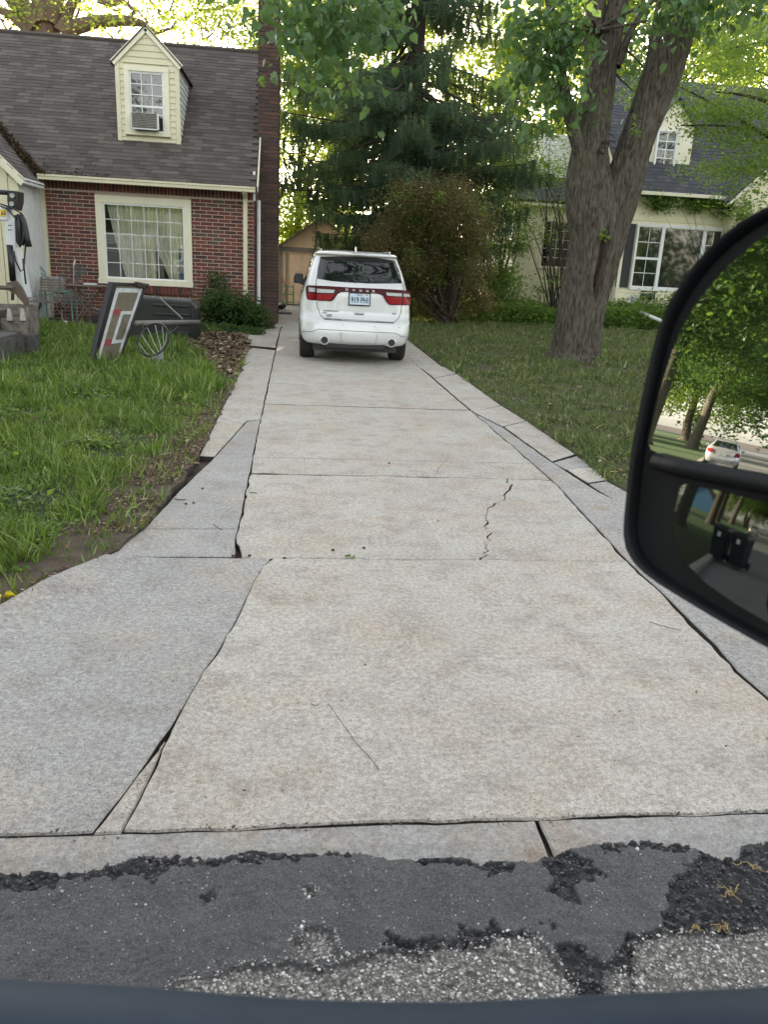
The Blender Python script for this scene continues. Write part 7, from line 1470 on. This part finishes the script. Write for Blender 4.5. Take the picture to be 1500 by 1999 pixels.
# mirror
Mo = ray(1410, 885) * .70 + np.array([0, 0, CAM_H]); tgt = nrm(np.array([-37., 1.0, .75]) - Mo); dd = nrm(ray(1410, 885)); Mn = nrm(tgt - dd)
def MP(x, y, off=0): d_ = ray(x, y); t_ = ((Mo - [0, 0, CAM_H]) @ Mn) / (d_ @ Mn); return d_ * t_ + [0, 0, CAM_H] + Mn * off
m1 = nrm(np.cross([0, 0, 1.], Mn)); m2 = np.cross(Mn, m1)
def m2d(p): return np.array([(p - Mo) @ m1, (p - Mo) @ m2])
def m3d(q, off=0): return Mo + np.outer(q[:, 0], m1) + np.outer(q[:, 1], m2) + np.outer(np.broadcast_to(off, len(q)), Mn)
outer = [(1500, 402), (1460, 425), (1420, 455), (1385, 490), (1350, 535), (1322, 575), (1303, 615), (1288, 665), (1275, 720), (1260, 790), (1247, 850), (1237, 920), (1230, 990), (1224, 1045), (1226, 1075), (1240, 1100), (1270, 1125), (1330, 1163), (1400, 1205), (1500, 1262), (1570, 1296), (1650, 1320), (1720, 1310), (1750, 1250), (1760, 1100), (1765, 700), (1755, 470), (1720, 400), (1650, 372), (1570, 378)]
up_g = [(1500, 458), (1470, 478), (1430, 512), (1390, 556), (1355, 600), (1330, 645), (1312, 690), (1295, 745), (1278, 810), (1266, 862), (1272, 878), (1300, 890), (1380, 906), (1500, 925), (1600, 940), (1690, 948), (1700, 930), (1705, 600), (1690, 470), (1640, 425), (1570, 428)]
lo_g = [(1322, 950), (1336, 945), (1400, 958), (1500, 980), (1690, 1010), (1700, 1030), (1695, 1230), (1670, 1262), (1600, 1255), (1500, 1213), (1440, 1178), (1380, 1138), (1330, 1090), (1312, 1050), (1312, 1000)]
def plate(poly, offf, mat, name, parent, step=.01, th=.006, smooth=True):
    R = rim([m2d(MP(*q)) for q in poly], .008)
    if area2(R) < 0: R = R[::-1]
    V2, F = fill(R, step); n = len(R); nv_ = len(V2); a, b_, c = V2[F[:, 0]], V2[F[:, 1]], V2[F[:, 2]]; cr = (b_[:, 0] - a[:, 0]) * (c[:, 1] - a[:, 1]) - (b_[:, 1] - a[:, 1]) * (c[:, 0] - a[:, 0]); F = np.where(cr[:, None] < 0, F[:, ::-1], F)
    i = np.arange(n); j = (i + 1) % n; V = np.vstack([m3d(V2, offf(V2)), m3d(R, offf(R)), m3d(R, offf(R) - th)])
    return np_mesh(name, V, [F, np.column_stack([nv_ + n + i, nv_ + n + j, nv_ + j, nv_ + i])], mat, smooth=smooth, parent=parent)
SM = thing('towing_mirror', None, None, Mo - np.array(wloc(TK))); SM.parent = TK
mirr = M('mirror_silver', (.56, .60, .61), .01, (.56, .60, .61), metal=1); mirr2 = M('mirror_silver_low', (.17, .19, .19), .02, (.17, .19, .19), metal=1)
plate(outer, lambda q: 0 * q[:, 0] - .006, tbl, 'bezel_plate', SM, .05, .01)
plate(up_g, lambda q: 0 * q[:, 0] + .0, mirr, 'mirror_glass', SM, None, .004, False)
lc = m2d(MP(1500, 1110)); RC = .62
cvx = lambda q: np.sqrt(RC ** 2 - (q[:, 0] - lc[0]) ** 2 - (q[:, 1] - lc[1]) ** 2) - RC + .004
plate(lo_g, cvx, mirr2, 'convex_mirror_glass', SM, .004, .006)
b = MB(); ring = np.array([m2d(MP(*q)) for q in outer]); ring = rim(ring, .012)
for _ in range(2): ring = (np.roll(ring, 1, 0) + ring * 2 + np.roll(ring, -1, 0)) / 4
cen = ring.mean(0); sc_ = lambda s: cen + (ring - cen) * s; n = len(ring)
shell = [(.955, -.004), (.965, .006), (.985, .010), (1.0, .004), (1.005, -.01), (1.0, -.06), (.95, -.11), (.8, -.15), (.45, -.17)]
V = np.vstack([m3d(sc_(s), o) for s, o in shell]); F = [(k * n + i, k * n + (i + 1) % n, (k + 1) * n + (i + 1) % n, (k + 1) * n + i) for k in range(len(shell) - 1) for i in range(n)]
b.add(V, F); b.add(V[-n:], [tuple(range(n))]); b.build('mirror_housing', tbl, SM, smooth=True)
b = MB(); dv = [MP(x, y, .004) for x, y in ((1285, 900), (1340, 915), (1420, 930), (1500, 945), (1600, 965), (1700, 980))]; b.tube(dv, .0085, 8); b.build('divider', tbl, SM, smooth=True)
b = MB(); e_ = MP(1720, 1150, -.08); b.tube([e_, e_ + [.15, -.12, -.02], (S_[-1][0] + .3, .42, 1.12)], .03, 10); e_ = MP(1720, 700, -.08); b.tube([e_, e_ + [.15, -.12, -.1], (S_[-1][0] + .3, .42, 1.25)], .03, 10); b.build('mirror_arm', tbl, SM, smooth=True)
# wheelie bins seen in the lower mirror
def creflect(x, y):
    d_ = nrm(ray(x, y)); o_ = np.array([0, 0, CAM_H]); cc = m3d(np.array([lc]), .004 - RC)[0]; oc = o_ - cc; bq = oc @ d_; t_ = -bq - math.sqrt(bq * bq - (oc @ oc - RC * RC)); p = o_ + d_ * t_; n_ = nrm(p - cc); return p, d_ - 2 * (d_ @ n_) * n_
p, rd = creflect(1440, 1108); bpos = p + rd * (-p[2] / rd[2]); print('BIN', bpos, 'dir', rd)
def bin_(label, x, y, rot, grp='wheelie bins on the lawn'):
    R_ = thing('wheelie_bin', label, 'bin', (0, 0, 0), grp); bm_ = M('bin_plastic', (.012, .016, .024), .45)
    b = MB(); b.add([(-.24, -.28, .05), (.24, -.28, .05), (.24, .22, .05), (-.24, .22, .05), (-.29, -.36, 1.0), (.29, -.36, 1.0), (.29, .36, 1.0), (-.29, .36, 1.0)], [(0, 3, 2, 1), (4, 5, 6, 7), (0, 1, 5, 4), (1, 2, 6, 5), (2, 3, 7, 6), (3, 0, 4, 7)]); b.build('bin_body', bm_, R_, bevel=.03)
    b = MB(); b.add([(-.31, -.40, 1.0), (.31, -.40, 1.0), (.31, .40, 1.02), (-.31, .40, 1.02), (-.27, -.33, 1.08), (.27, -.33, 1.08), (.27, .36, 1.1), (-.27, .36, 1.1)], [(0, 3, 2, 1), (4, 5, 6, 7), (0, 1, 5, 4), (1, 2, 6, 5), (2, 3, 7, 6), (3, 0, 4, 7)]); b.tube([(-.25, .42, 1.0), (.25, .42, 1.0)], .02, 6); b.build('lid', bm_, R_, bevel=.02)
    for s in (-1, 1): b = MB(); b.lathe([(.12, -.03), (.13, 0), (.12, .03)], (s * .29, .25, .13), (1, 0, 0), 16); b.build('wheel', tyre_m, R_)
    b = MB(); b.box((0, -.375, .82), (.12, .01, .14)); b.build('label_sticker', white_p, R_)
    R_.location = (x, y, 0); R_.rotation_euler = (0, 0, rot)
bin_('dark wheelie bin nearer the kerb, seen in the lower mirror', bpos[0], bpos[1], -1.2 + math.pi); bin_('dark wheelie bin farther from the kerb, seen in the lower mirror', bpos[0] - .1, bpos[1] + .75, -1.3 + math.pi)
print('objects', len(bpy.data.objects))
